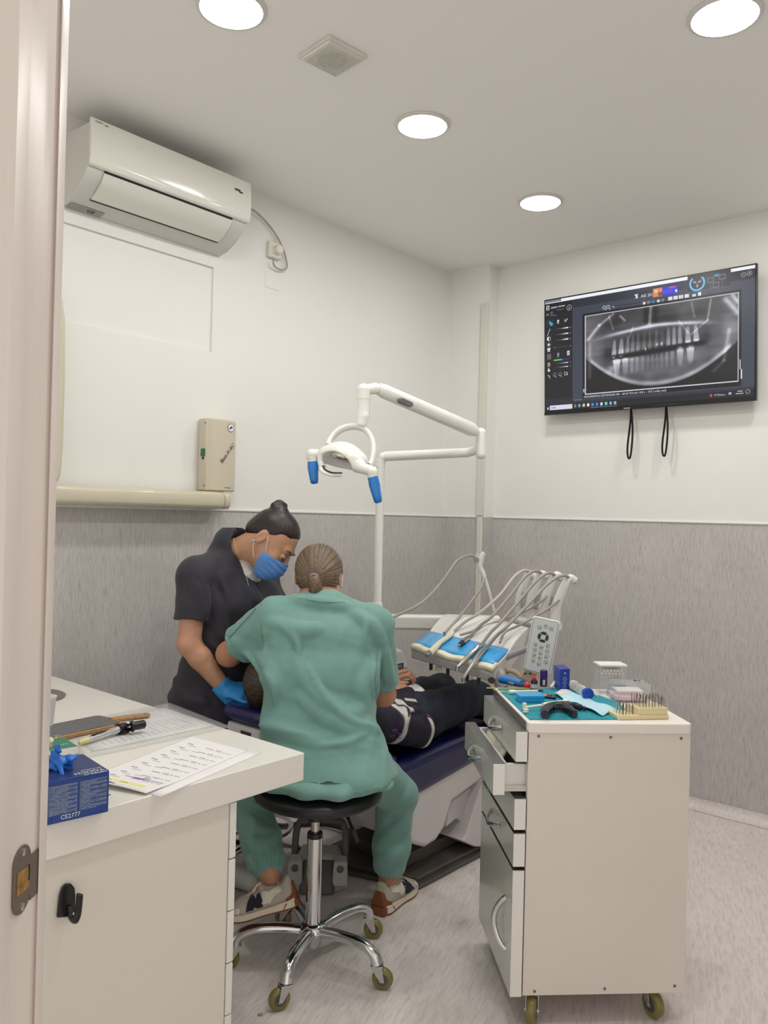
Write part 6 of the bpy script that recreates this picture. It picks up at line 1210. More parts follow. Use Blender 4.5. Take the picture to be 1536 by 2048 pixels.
# mask following the lower face
mk = SDF(P(0, 0.06, -0.06) - Vector((0.12, 0.12, 0.12)), P(0, 0.06, -0.06) + Vector((0.12, 0.12, 0.12)), 0.0026)
mk.ell(P(0, 0.034, -0.040), (0.067, 0.072, 0.070), R=R, k=0.0).ell(P(0, 0.068, -0.090), (0.034, 0.032, 0.030), R=R, k=0.03).seg(P(0, 0.085, -0.020), P(0, 0.094, -0.050), 0.026, 0.030, k=0.04)
mk.cut(P(0, 0.030, -0.05), -F * 0.97 - U * 0.22, k=0.003); mk.cut(P(0, 0.095, -0.016), U * 0.93 - F * 0.30, k=0.003)
mk.warp(lambda x, y, z: 0.0014 * np.sin(320 * ((x - HA.x) * U.x + (y - HA.y) * U.y + (z - HA.z) * U.z) + 0.6) * ((x - HA.x) * F.x + (z - HA.z) * F.z > 0.055))
fm_ = skin('face_mask', mk, mat('blue_mask', (92, 146, 214), 0.75, bump=0.1, bscale=300), asst, relax=1)
for s in (-1, 1):
    for (q0, q1, q2) in (((0.062, 0.035, -0.030), (0.078, 0.015, 0.0), (0.079, 0.003, 0.014)), ((0.052, 0.02, -0.078), (0.074, -0.008, -0.05), (0.080, -0.018, -0.030))):
        a = MB(); a.tube(spline([P(s * q0[0], q0[1], q0[2]), P(s * q1[0], q1[1], q1[2]), P(s * q2[0], q2[1], q2[2])], 6), 0.0016, 6); obj('mask_loop', a, mat('white_elastic', (222, 220, 214), 0.6), fm_)
M_lash = mat('dark_lash', (34, 24, 22), 0.6)
for s in (-1, 1):
    a = MB(); a.ball(P(s * 0.031, 0.0825, 0.0), (0.0125, 0.0125, 0.0125), 14, 10); obj('eyelid', a, M_skin, asst, smooth=80)
    a = MB(); a.tube(spline([P(s * 0.020, 0.093, -0.004), P(s * 0.031, 0.0965, -0.0075), P(s * 0.043, 0.089, -0.004)], 5), 0.0017, 6); obj('eyelash', a, M_lash, asst)
    a = MB(); a.tube(spline([P(s * 0.014, 0.094, 0.024), P(s * 0.032, 0.0945, 0.031), P(s * 0.048, 0.081, 0.026)], 5), [0.0019] * 5 + [0.0018] * 3 + [0.0016, 0.0013, 0.001], 6); obj('eyebrow', a, M_lash, asst)
a = MB(); a.ball(P(0.083, -0.018, -0.036), 0.004); a.tube(spline([P(0.084, -0.018, -0.040), P(0.086, -0.021, -0.05), P(0.084, -0.024, -0.056)], 4), 0.0022, 6); obj('earring', a, M_steel, asst); 
# tunic
sd = SDF((-1.02, 2.66, 0.58), (-0.28, 3.42, 1.36), 0.0045)
sec = [(V(434, 1432, AD), (0.205, 0.150)), (V(437, 1392, AD), (0.198, 0.146)), (V(446, 1330, AD), (0.172, 0.130)), (V(452, 1270, AD), (0.158, 0.126)), (V(461, 1200, AD), (0.165, 0.145)), (V(457, 1150, AD), (0.165, 0.115))]
sd.chain([q for q, _ in sec], [r_ for _, r_ in sec], side=Ra, k=0.03, cap=0.5)
for s in (1, -1): sd.ell(V(492, 1198, AD) + Fa * 0.03 + Ra * 0.06 * s, (0.07, 0.07, 0.075), k=0.04)
sd.seg(V(468, 1122, 3.03), rsh, 0.066, 0.066, k=0.04).seg(V(468, 1122, 3.03), fsh, 0.066, 0.066, k=0.04)
sd.seg(V(460, 1114, 3.03), V(465, 1090, 3.02), 0.086, 0.074, k=0.025)
sleeve(rsh, rel, 0.66, 0.063, 0.062); sleeve(fsh, fel, 0.66, 0.063, 0.062)
sd.seg(V(480, 1102, 2.998), V(508, 1060, 2.96), 0.052, 0.060, k=0.004, op='s'); sd.seg(V(478, 1118, 3.0) + Fa * 0.055, V(492, 1160, 3.0) + Fa * 0.125, 0.036, 0.008, k=0.006, op='s')
wob(sd, 0.0022, 4.1)
folds(sd, [([(392, 1170), (400, 1200), (405, 1235)], 0.012, 0.007), ([(425, 1180), (438, 1230), (440, 1280)], 0.010, 0.006), ([(440, 1265), (470, 1280), (505, 1270)], 0.012, 0.007), ([(500, 1180), (520, 1210), (535, 1235)], 0.010, 0.006), ([(360, 1310), (380, 1350), (400, 1400)], 0.013, 0.007), ([(350, 1360), (375, 1395), (410, 1405)], 0.012, 0.007)], k=0.026)
folds(sd, [([(398, 1150), (412, 1185), (414, 1230)], 0.007, 0.003), ([(440, 1150), (455, 1200), (452, 1260)], 0.007, 0.003), ([(425, 1290), (450, 1300), (480, 1292)], 0.007, 0.003), ([(352, 1340), (372, 1372), (400, 1386)], 0.007, 0.003), ([(505, 1170), (515, 1200), (530, 1220)], 0.006, 0.0025)], k=0.014)
tun = skin('scrub_tunic', sd, M_ncloth, asst, relax=2)
us = SDF((-0.8, 2.75, 1.05), (-0.3, 3.2, 1.36), 0.004); us.chain([V(470, 1112, 3.02), V(480, 1150, 3.02)], [(0.056, 0.052), (0.075, 0.088)], side=Ra, k=0.02); us.cut(V(478, 1116, 2.98), Vector((-0.45, 0.1, 0.85)), k=0.004); skin('undershirt', us, mat('pale_undershirt', (196, 196, 188), 0.85, var=0.2, vscale=60), asst, relax=1)
zp = [hit(sd, *q) for q in ((493, 1152), (496, 1164), (498, 1172))]
if all(zp): a = MB(); a.tube([p - ray(768, 1024).normalized() * 0.003 for p in zp], 0.0022, 6); obj('zip_pull', a, M_steel, asst)
a = MB(); a.tube(spline([V(467, 1076, 2.945), V(469, 1088, 2.935), V(476, 1104, 2.93), V(484, 1112, 2.94)], 5), 0.0012, 6); obj('necklace', a, mat('gold_chain', (196, 164, 92), 0.3, 0.9), asst)
sd = SDF((-1.05, 2.66, 0.06), (-0.3, 3.42, 0.88), 0.006)
sd.ell(V(437, 1410, AD), (0.18, 0.18, 0.12), k=0.04)
for i, ft in enumerate(feet): kn_ = Vector((ft.x, ft.y, 0.46)); sd.seg(V(440, 1410, AD) + Ra * (0.09 if i == 0 else -0.09), kn_, 0.105, 0.078, k=0.04); sd.seg(kn_, Vector((ft.x, ft.y, 0.085)), 0.075, 0.058, k=0.03)
wob(sd, 0.003, 1.1, 0.9); skin('scrub_trousers', sd, M_ncloth, asst, relax=1)
for ft in feet:
    g = SDF(ft - Vector((0.2, 0.2, 0.08)), ft + Vector((0.25, 0.2, 0.12)), 0.005); g.seg(ft - E3 * 0.012 - Fa * 0.03, ft + Fa * 0.15 - E3 * 0.025, 0.046, 0.036, k=0.02); g.cut((0, 0, 0.003), (0, 0, -1)); skin('clog', g, mat('white_clog', (222, 222, 218), 0.4), asst)

# ------------------------------------------------------------------ patient lying in the chair
pat = thing('person', 'person in a navy jacket and jeans lying back in the dental chair with hands clasped', 'person', room(0.1, 0.83, 0.52))
HP = Vector((-0.354, 2.805, 0.846)); A_ = lambda s, t, z: room(s, t, z)
nsh, nel, nwr = A_(-0.26, 1.02, 0.690), V(836, 1462, 3.16), V(807, 1382, 3.31)
osh, oel, owr = A_(-0.26, 0.64, 0.69), A_(0.0, 0.57, 0.63), V(792, 1372, 3.40)
sd = SDF((-0.60, 2.62, 0.40), (0.90, 4.35, 1.02), 0.0058)
S, F, U, P, R = head(sd, HP, (0.12, 0.12, 1.0), -E1 + E3 * 0.1)
sd.seg(P(0, -0.03, -0.06), A_(-0.34, 0.83, 0.745), 0.055, 0.06, k=0.03)
sd.chain([A_(-0.30, 0.83, 0.705), A_(-0.05, 0.83, 0.63), A_(0.12, 0.84, 0.60)], [(0.15, 0.08), (0.15, 0.085), (0.15, 0.085)], side=E2, k=0.04)
for s_, e_, w_ in ((nsh, nel, nwr), (osh, oel, owr)): sd.seg(s_, e_, 0.047, 0.04, k=0.02); sd.seg(e_, w_, 0.040, 0.027, k=0.015)
for t_ in (0.965, 0.765): sd.seg(A_(0.14, t_, 0.60), A_(0.57, t_, 0.625), 0.07, 0.05, k=0.03); sd.seg(A_(0.57, t_, 0.625), A_(0.94, t_, 0.46), 0.046, 0.034, k=0.02); sd.seg(A_(0.95, t_, 0.455), A_(1.02, t_, 0.53), 0.033, 0.028, k=0.02)
skin('body', sd, M_skin2, pat, relax=1)
# clasped hands modelled finer, on the wrists
g = SDF(V(795, 1362, 3.35) - Vector((0.14, 0.14, 0.12)), V(795, 1362, 3.35) + Vector((0.14, 0.14, 0.12)), 0.0026)
hd1 = V(783, 1350, 3.33) - nwr; hd2 = V(808, 1346, 3.37) - owr
g.seg(nwr + Vector((0.01, -0.02, -0.02)), nwr, 0.028, 0.027, k=0.01); hand(g, nwr, V(778, 1356, 3.33) - nwr, V(815, 1352, 3.28) - V(790, 1372, 3.33), size=0.92, curl=0.75, thumb=-1)
hand(g, V(772, 1366, 3.38), V(806, 1346, 3.365) - V(772, 1366, 3.38), (0.1, -0.2, 1.0), size=0.90, curl=0.8, thumb=1)
g.seg(V(795, 1358, 3.34), V(820, 1348, 3.34), 0.0095, 0.0085, k=0.005).seg(V(786, 1350, 3.34), V(812, 1342, 3.345), 0.0095, 0.008, k=0.004)
skin('hands', g, M_skin2, pat, relax=1)
sd = SDF(HP - Vector((0.17, 0.17, 0.17)), HP + Vector((0.17, 0.17, 0.17)), 0.0032)
sd.ell(P(0, -0.010, 0.032), (0.083, 0.102, 0.098), R=R, k=0.0); sd.cut(P(0, 0.02, 0.02), F * 0.75 - U * 0.66, k=0.01); sd.ell(P(0, -0.05, -0.02), (0.07, 0.05, 0.06), R=R, k=0.03)
sd.warp(lambda x, y, z: 0.0012 * np.sin(330 * x + 190 * z + 2 * np.sin(160 * y)) * np.sin(370 * z - 180 * y + 2 * np.sin(150 * x)))
skin('hair', sd, M_hair, pat, relax=1, colfn=lambda V_: lin((26, 20, 15)) + (lin((86, 66, 46)) - lin((26, 20, 15))) * np.clip(0.4 + 0.35 * np.sin(700 * V_[:, 0] + 400 * V_[:, 2] + 3 * np.sin(180 * V_[:, 1])) + 0.25 * np.sin(410 * V_[:, 2] - 150 * V_[:, 1]), 0, 1)[:, None])
# jacket with white bands and purple piping
sd = SDF((-0.48, 2.70, 0.46), (0.42, 3.72, 0.90), 0.0046)
sd.chain([A_(-0.32, 0.83, 0.715), A_(-0.05, 0.83, 0.645), A_(0.08, 0.84, 0.618), A_(0.19, 0.85, 0.612)], [(0.19, 0.10), (0.195, 0.108), (0.195, 0.104), (0.195, 0.10)], side=E2, k=0.03, cap=0.6)
for s_, e_, w_ in ((nsh, nel, nwr), (osh, oel, owr)):
    sd.seg(s_, e_, 0.068, 0.062, k=0.03); c_ = e_ + (w_ - e_) * 0.93; sd.seg(e_, c_, 0.060, 0.042, k=0.02); dn = (w_ - e_).normalized(); cut_local(c_, dn, 0.06); sd.seg(c_ - dn * 0.02, c_ + dn * 0.03, 0.032, 0.034, k=0.003, op='s')
cut_local(A_(0.185, 0.83, 0.61), E1, 0.30)
sd.cut((0, 0, 0.528), (0, 0, -1), k=0.01, lo=(-0.48, 2.70, 0.40), hi=(0.5, 3.72, 0.56))
wob(sd, 0.003, 0.3, 0.9)
folds(sd, [([(850, 1440), (836, 1424), (812, 1424)], 0.012, 0.006), ([(800, 1400), (812, 1430), (800, 1460)], 0.010, 0.006), ([(775, 1420), (790, 1450), (785, 1490)], 0.012, 0.006)], k=0.02)
def jcol(V_):
    base = lin((18, 16, 36)); c = np.tile(base, (len(V_), 1)); wht = lin((196, 190, 184)); pur = lin((104, 48, 122))
    def along(a_, b_):
        a_, b_ = a3(a_), a3(b_); w_ = b_ - a_; t = (V_ - a_) @ w_ / (w_ @ w_); d = np.linalg.norm(V_ - a_ - np.clip(t, 0, 1)[:, None] * w_, axis=1); return t, d
    def paint(m, col_): c[:] = c * (1 - m[:, None]) + col_ * m[:, None]
    for s_, e_, w_ in ((nsh, nel, nwr), (osh, oel, owr)):
        t1, d1_ = along(s_, e_); t2, d2_ = along(e_, w_); on1 = ((d1_ < 0.082) & (d1_ <= d2_ + 0.004)).astype(float); on2 = ((d2_ < 0.078) & (d2_ < d1_ + 0.01)).astype(float)
        bnd = lambda t, lo, hi, e: smst(lo - e, lo + e, t) * (1 - smst(hi - e, hi + e, t))
        paint(on1 * bnd(t1, 0.50, 0.60, 0.012), wht); paint(on1 * bnd(t1, 1.0, 1.08, 0.012), wht); paint(on2 * bnd(t2, 0.16, 0.23, 0.012), pur); paint(on2 * bnd(t2, 0.48, 0.56, 0.012), wht)
    s = (V_ - a3(P0)) @ a3(E1); t = (V_ - a3(P0)) @ a3(E2)
    tor = (np.minimum(along(nsh, nel)[1], along(nel, nwr)[1]) > 0.075).astype(float)
    paint(tor * smst(0.158, 0.163, s) * (1 - smst(0.176, 0.181, s)), wht); paint(tor * smst(-0.03, -0.025, s) * (1 - smst(0.005, 0.01, s)), wht)
    return c
M_jack = attr_mat('jacket_cloth', 0.8, bump=0.15, bscale=700)
jk = skin('jacket', sd, M_jack, pat, relax=2, colfn=jcol)
M_pprint2 = mat('purple_print', (128, 64, 150), 0.6)
for (s_, q0, q1, q2, size) in (('53', (786, 1478), (798, 1448), (770, 1466), 0.042), ('14', (801, 1480), (812, 1454), (786, 1468), 0.040)):
    a0, a1, a2 = hit(sd, *q0), hit(sd, *q1), hit(sd, *q2)
    if a0 and a1 and a2:
        m = frame(a0 - ray(*q0).normalized() * 0.008, a1 - a0, a2 - a0)
        q = text(s_, size, m, M_pprint2, jk, ext=0.0)
        for v in q.data.vertices:
            okk, lo3, no3, _ = jk.closest_point_on_mesh(v.co)
            v.co = lo3 + no3 * 0.0014
# jeans, shoes, small towel
M_jean = mat('dark_denim', (22, 29, 46), 0.8, var=0.2, vscale=12, bump=0.3, bscale=700)
sd = SDF((-0.15, 3.1, 0.38), (0.95, 4.35, 0.84), 0.0058)
sd.seg(A_(0.08, 0.84, 0.60), A_(0.18, 0.85, 0.605), (0.18, 0.09), (0.18, 0.09), side=E2, k=0.03)
for t_ in (0.965, 0.765): sd.seg(A_(0.16, t_, 0.615), A_(0.57, t_, 0.630), 0.095, 0.072, k=0.04); sd.seg(A_(0.57, t_, 0.630), A_(0.93, t_, 0.465), 0.068, 0.052, k=0.03)
cut_local(A_(0.93, 0.83, 0.46), E1 - E3 * 0.4, 0.3); 
wob(sd, 0.0035, 5.0, 0.9)
skin('jeans', sd, M_jean, pat, relax=2)
a = MB(); a.grid(lambda u, v: V(838 + 8 * v, 1379, 3.46) * 0 + V(831, 1374, 3.32) + E1 * (0.05 * u - 0.025) + E2 * (0.06 * v - 0.03) + E3 * (-0.02 * v * v + 0.008 * u), 6, 6); o = obj('paper_tissue', a, M_paper2, smooth=80); s = o.modifiers.new('t', 'SOLIDIFY'); s.thickness = 0.005; tag(o, 'small folded white tissue beside the patient\'s clasped hands', 'tissue')
for t_ in (0.965, 0.765):
    g = SDF(A_(1.0, t_, 0.50) - Vector((0.2, 0.2, 0.16)), A_(1.0, t_, 0.50) + Vector((0.2, 0.2, 0.18)), 0.0045)
    g.seg(A_(0.965, t_, 0.445), A_(1.02, t_, 0.55), (0.045, 0.048), (0.043, 0.034), side=E2, k=0.02); g.seg(A_(1.02, t_, 0.55), A_(1.045, t_, 0.60), (0.043, 0.034), (0.036, 0.026), side=E2, k=0.02)
    skin('trainer', g, mat('beige_trainer', (178, 158, 130), 0.75, var=0.2, vscale=40), pat)
# ================================================================== INSTRUMENT DELIVERY UNIT
M_unit = mat('unit_white', (222, 220, 218), 0.3); M_unit2 = mat('unit_grey', (168, 166, 168), 0.4); M_mat = mat('blue_mat_film', (58, 160, 222), 0.22, coat=0.4, bump=0.1, bscale=60); M_lip = mat('cream_silicone', (226, 222, 198), 0.4)
M_hose = mat('grey_hose', (158, 152, 144), 0.45); M_hose2 = mat('pale_hose', (190, 184, 172), 0.45)
FL, FR, BL, BR = V(826, 1293, 3.39), V(985, 1338, 3.10), V(893, 1237, 3.70), V(1058, 1265, 3.34)
def tray(u, v, h=0.0):
    p = FL * (1 - u) * (1 - v) + FR * u * (1 - v) + BL * (1 - u) * v + BR * u * v
    return p + E3 * h
du = thing('delivery_unit', 'white instrument delivery tray with hoses and a keypad, swung over the patient', 'dental unit', tray(0.5, 0.5, -0.2))
def hump(u, v): return 0.045 * math.sin(math.pi * min(1, max(0, (v - 0.36) / 0.9))) * (0.6 + 0.4 * math.sin(math.pi * min(1, max(0, u)))) if v > 0.36 else 0.0
mb = MB(); N1, N2 = 20, 20
top_ = [[tray(i / N1, j / N2, hump(i / N1, j / N2)) for i in range(N1 + 1)] for j in range(N2 + 1)]
bot_ = [[tray(0.5 + (i / N1 - 0.5) * 0.94, 0.03 + 0.93 * j / N2, -0.055 - 0.03 * math.sin(math.pi * j / N2)) for i in range(N1 + 1)] for j in range(N2 + 1)]
for G2_ in (top_, bot_):
    o0 = len(mb.v); mb.v += [p for r_ in G2_ for p in r_]; k = N1 + 1
    fs = [(o0 + j * k + i, o0 + j * k + i + 1, o0 + (j + 1) * k + i + 1, o0 + (j + 1) * k + i) for j in range(N2) for i in range(N1)]; mb.f += fs; mb.mi += [0] * len(fs)
k = N1 + 1; off = k * (N2 + 1)
loop = [i for i in range(k)] + [j * k + N1 for j in range(1, N2 + 1)] + [N2 * k + i for i in range(N1 - 1, -1, -1)] + [j * k for j in range(N2 - 1, 0, -1)]
fs = [(loop[i], loop[(i + 1) % len(loop)], off + loop[(i + 1) % len(loop)], off + loop[i]) for i in range(len(loop))]; mb.f += fs; mb.mi += [0] * len(fs)
obj('tray_body', mb, M_unit, du, bevel=0.006, smooth=50)
def slab_on(name, u0, u1, v0, v1, h0, h1, m, n=12, wav=0.0, **k):
    mb = MB(); g0 = lambda u, v: tray(u0 + (u1 - u0) * u, v0 + (v1 - v0) * v, h1 + wav * math.sin(u * 22)); mb.grid(g0, n, 6)
    o = obj(name, mb, m, du, smooth=60); s = o.modifiers.new('t', 'SOLIDIFY'); s.thickness = h1 - h0; s.offset = -1 if o.data.polygons[0].normal.z > 0 else 1
    return o
slab_on('front_lip', -0.015, 1.012, -0.045, 0.10, -0.012, 0.010, M_lip, 30, 0.003)
slab_on('instrument_mat', 0.0, 0.99, 0.035, 0.44, 0.0, 0.013, M_mat)
mb = MB(); q = [tray(-0.01, -0.03, -0.012), tray(1.0, -0.03, -0.012), tray(1.0, 0.06, -0.012), tray(-0.01, 0.06, -0.012)]
mb.hexa([p - E3 * 0.034 for p in q], q); obj('front_rail', mb, M_unit2, du, bevel=0.006)
for u, dz, hh in ((0.20, -0.055, 0.022), (0.42, -0.055, 0.022), (0.66, -0.055, 0.024), (0.80, -0.052, 0.022)):
    p = tray(u, 0.10, -0.068); mb = MB(); mb.cyl(p - E3 * hh * 1.15, p + E3 * 0.01, 0.0075, n=14); obj('control_valve', mb, M_ink, du, bevel=0.001)
p = tray(0.31, 0.08, -0.074); mb = MB(); mb.ball(p, (0.015, 0.015, 0.012)); obj('valve_knob', mb, M_lip, du, smooth=60)
# keypad
kc = [V(1077, 1236, 3.08), V(1127, 1246, 3.05), V(1091, 1351, 3.05), V(1041, 1336, 3.08)]
kc[0] = V(1073, 1234, 3.08); kc[1] = V(1130, 1245, 3.05); kc[3] = V(1038, 1337, 3.08)
kx = ((kc[1] - kc[0]) + (kc[2] - kc[3])).normalized(); ky = ((kc[0] - kc[3]) + (kc[1] - kc[2])).normalized(); KM = frame(sum(kc, Vector()) / 4, kx, ky); kw = ((kc[1] - kc[0]).length + (kc[2] - kc[3]).length) / 2; kh = ((kc[0] - kc[3]).length + (kc[1] - kc[2]).length) / 2
if KM.col[2].xyz.y > 0: pass
mb = MB(); mb.prism(rrect(kw, kh, 0.012, 5), 0.026, KM @ Matrix.Translation((0, 0, -0.026))); kp = obj('keypad', mb, M_unit, du, bevel=0.004); kp['label'] = 'upright white keypad panel'
M_kface = mat('keypad_face', (192, 200, 196), 0.15, coat=0.5); M_kdark = mat('keypad_dark', (44, 38, 38), 0.4)
mb = MB(); mb.prism(rrect(kw - 0.008, kh - 0.008, 0.009, 5), 0.0006, KM); obj('keypad_rim', mb, mat('rim_grey', (120, 126, 124), 0.4), kp)
mb = MB(); mb.prism(rrect(kw - 0.012, kh - 0.012, 0.008, 5), 0.001, KM); obj('keypad_face', mb, M_kface, kp)
mb = MB(); mb.M = KM @ Matrix.Translation((0, 0, 0.0012))
ccy = kh * 0.16
for a0 in (45, 135, 225, 315):
    pr = []; 
    for k in range(9): an = math.radians(a0 + 6 + 78 * k / 8); pr.append((0.0205 * math.cos(an), ccy + 0.0205 * math.sin(an)))
    for k in range(9): an = math.radians(a0 + 84 - 78 * k / 8); pr.append((0.0095 * math.cos(an), ccy + 0.0095 * math.sin(an)))
    q = MB(); q.prism(pr, 0.0008, KM @ Matrix.Translation((0, 0, 0.001))); obj('ring_button', q, M_kdark, kp)
def keybtn(x, y, i):
    q = MB(); q.M = KM @ Matrix.Translation((x, y, 0.0011)); s = 0.0064; w_ = 0.0012
    for (cx_, cy_, dx_, dy_) in ((0, s, 2 * s, w_), (0, -s, 2 * s, w_), (s, 0, w_, 2 * s), (-s, 0, w_, 2 * s)): q.box((cx_, cy_, 0), (dx_, dy_, 0.0006))
    for r_ in range(3):
        a_ = random.random() * 3.14; q.box((random.uniform(-.0025, .0025), random.uniform(-.0025, .0025), 0), (0.006, 0.0016, 0.0006), Matrix.Rotation(a_, 3, 'Z'))
    obj('key', q, mat('key_grey', (84, 86, 84), 0.5), kp, weld=False)
i = 0
for (x, y) in ((-0.020, 0.038 + ccy - 0.006), (0.003, 0.044 + ccy - 0.003), (0.024, 0.036 + ccy)): keybtn(x, y, i); i += 1
for row in range(4):
    for cx_ in (-0.022, 0.001, 0.024): keybtn(cx_ + 0.001 * row, ccy - 0.034 - 0.0205 * row - (0.007 if cx_ > -0.01 else 0) + (0.012 if cx_ > 0.01 else 0), i); i += 1
kb0 = KM @ Vector((-kw * 0.3, -kh * 0.05, -0.03)); mb = MB(); mb.tube([kb0 + KM.col[2].xyz * 0.008, tray(0.97, 0.42, -0.02)], [0.011, 0.013], 14); obj('keypad_arm', mb, M_unit2, du, smooth=60)
# support arm and blue-wrapped handle below the tray
mb = MB(); s0_ = tray(0.82, 0.42, -0.05); mb.tube([s0_, V(998, 1352, 3.16), V(1004, 1372, 3.16)], [0.03, 0.03, 0.026], 16); j0 = V(1003, 1372, 3.16); mb.tube([j0, Vector((j0.x + 0.03, j0.y + 0.05, 0.60)), Vector((j0.x + 0.08, j0.y + 0.35, 0.55))], 0.026, 16); obj('support_arm', mb, M_unit2, du, smooth=60)
mb = MB(); mb.tube([V(1003, 1358, 3.05), V(1022, 1362, 2.99), V(1044, 1368, 2.93)], [0.016, 0.016, 0.014], 14); h = obj('handle', mb, M_film, du, smooth=60); h['label'] = 'tray handle wrapped in blue film'
mb = MB(); mb.cyl(V(982, 1360, 3.10), V(984, 1361, 3.07), 0.012); obj('joint_cap', mb, M_ink, du)
# whip arms: a flat curved bracket with a roller, standing at the back of the tray
def whip(b, t, wd, tilt):
    b, t = Vector(b), Vector(t); d = t - b
    P_ = spline([b, b + d * 0.35 + Vector((-0.012, 0, 0)), b + d * 0.75 + Vector((0.0, 0, 0)), b + d * 0.93 + Vector((0.012, 0, 0)), t + Vector((0.02, 0, 0.0)), t + Vector((0.042, 0.0, -0.012))], 4)
    n = len(P_); mb = MB(); mb.tube(P_, [wd * (1.0 - 0.35 * i / n) for i in range(n)], 10, ry=[0.012 + 0.006 * math.sin(math.pi * i / n) for i in range(n)], up=(0, 1, 0)); o = obj('whip_arm', mb, M_unit, du, smooth=60)
    q = MB(); q.cyl(t + Vector((0.012, -0.016, -0.012)), t + Vector((0.012, 0.016, -0.012)), 0.011, n=16); obj('roller', q, M_unit2, o)
    return o
wt = [((1050, 1148), (1042, 1228), 3.58), ((1075, 1148), (1062, 1232), 3.52), ((1104, 1150), (1087, 1236), 3.46), ((1131, 1156), (1110, 1240), 3.40)]
for (tp, bp_, d_) in wt: whip(V(bp_[0], bp_[1] + 12, d_), V(*tp, d_), 0.024, 0)
mb = MB(); mb.tube([V(1030, 1240, 3.6), V(1060, 1246, 3.5), V(1118, 1252, 3.36)], 0.02, 12); obj('whip_arm_mount', mb, M_unit, du, smooth=60)
mb = MB(); mb.box((V(1052, 1205, 3.56) + V(1100, 1200, 3.44)) / 2, (0.012, 0.16, 0.07), Matrix.Rotation(0.9, 3, 'Z')); obj('whip_arm_shroud', mb, M_unit2, du, bevel=0.006)
b_, t_ = V(988, 1222, 3.66), V(961, 1116, 3.66)
mb = MB(); P_ = spline([b_, V(978, 1185, 3.66), V(967, 1150, 3.66), V(960, 1132, 3.66), V(963, 1114, 3.66), V(969, 1106, 3.66)], 5); mb.tube(P_, [0.007] * 5 + [0.009] * 5 + [0.012] * 6 + [0.014] * 5 + [0.012] * 5, 10, ry=0.012, up=(0, 1, 0)); o = obj('whip_arm', mb, M_unit, du, smooth=60)
q = MB(); q.cyl(V(952, 1120, 3.65), V(955, 1112, 3.69), 0.014, n=14); obj('roller', q, M_unit2, o)
# hoses and handpieces: each hose with its instrument is one thing
M_hand = mat('steel_handpiece', (186, 182, 176), 0.22, 0.95); M_cream2 = mat('cream_handpiece', (220, 212, 186), 0.35)
def hose(pts, r=0.0052): return spline([V(x, y, d) for x, y, d in pts], 8)
def pxy(p):
    d = p - Vector((0, 0, HC)); hy = d.y * COP + d.z * SIP; hz = (-d.y * SIP + d.z * COP) * FPX / hy; hx = d.x * FPX / hy; return 768 + hx * COR + hz * SIR, 1024 + hx * SIR - hz * COR
def rest(px, py, r_):                                              # lies on the tray plane (carried on past its front edge)
    best = None
    for i in range(61):
        for j in range(81):
            u, v = -0.1 + 1.2 * i / 60, -0.75 + 1.5 * j / 80; q = tray(u, v, 0.016 + r_); x, y = pxy(q); d = (x - px) ** 2 + (y - py) ** 2
            if best is None or d < best[0]: best = (d, q)
    return best[1]
def handpiece(label, hp, body, m, hm=None):
    B = [rest(x, y, r_) for x, y, d, r_ in body]; H = [V(*q) for q in hp[:-2]]; H = spline(H + [H[-1] * 0.5 + B[0] * 0.5 + E3 * 0.006, B[0]], 8); t = thing('dental_handpiece', label, 'handpiece', H[-1], 0, 'handpieces on the delivery tray')
    mb = MB(); mb.tube(H, 0.0066, 10); obj('hose', mb, hm or M_hose, t, smooth=80)
    mb = MB(); mb.tube(B, [r_ * 1.22 for *_, r_ in body], 16); obj('handle', mb, m, t, smooth=50)
    return t, B
t1, B = handpiece('cream air-water syringe resting leftmost on the blue tray mat', [(1068, 1152, 3.58), (1052, 1141, 3.56), (1030, 1152, 3.52), (1000, 1190, 3.46), (960, 1225, 3.43), (930, 1248, 3.40), (905, 1266, 3.40)], [(906, 1265, 3.40, 0.0065), (900, 1271, 3.40, 0.0085), (880, 1287, 3.375, 0.0095), (862, 1303, 3.355, 0.0115), (858, 1306, 3.35, 0.0115)], M_cream2, M_hose2)
mb = MB(); mb.tube([B[-1], B[-1] + (B[-1] - B[0]).normalized() * 0.026], [0.0105, 0.007], 14); obj('tip', mb, mat('grey_tip', (120, 120, 112), 0.4), t1)
t2, B = handpiece('bare black-ended hose coupling lying second from left on the tray mat', [(1094, 1156, 3.52), (1073, 1142, 3.50), (1050, 1154, 3.47), (1020, 1192, 3.42), (985, 1232, 3.36), (960, 1256, 3.33), (938, 1274, 3.31)], [(938, 1274, 3.31, 0.0065), (932, 1279, 3.305, 0.009), (925, 1286, 3.295, 0.0095)], M_hand)
mb = MB(); mb.tube([B[-1], B[-1] + (B[-1] - B[0]).normalized() * 0.022], 0.0092, 14); obj('coupling_ring', mb, M_ink, t2); mb = MB(); mb.tube([B[-1] + (B[-1] - B[0]).normalized() * 0.02, B[-1] + (B[-1] - B[0]).normalized() * 0.040], [0.006, 0.004], 12); obj('coupling_pin', mb, M_hand, t2)
t3, B = handpiece('steel handpiece overhanging the tray front, third from left', [(1122, 1160, 3.46), (1100, 1146, 3.44), (1075, 1160, 3.41), (1040, 1200, 3.36), (1000, 1246, 3.29), (975, 1275, 3.25), (962, 1289, 3.24)], [(963, 1288, 3.24, 0.0065), (953, 1297, 3.225, 0.0095), (951, 1299, 3.22, 0.0078), (935, 1315, 3.195, 0.009), (920, 1331, 3.17, 0.0065), (915, 1336, 3.16, 0.006)], M_hand)
mb = MB(); mb.cyl(B[-1] - E3 * 0.012 + Vector((0.0, -0.002, 0)), B[-1] + E3 * 0.006, 0.008, n=14); obj('head', mb, M_hand, t3)
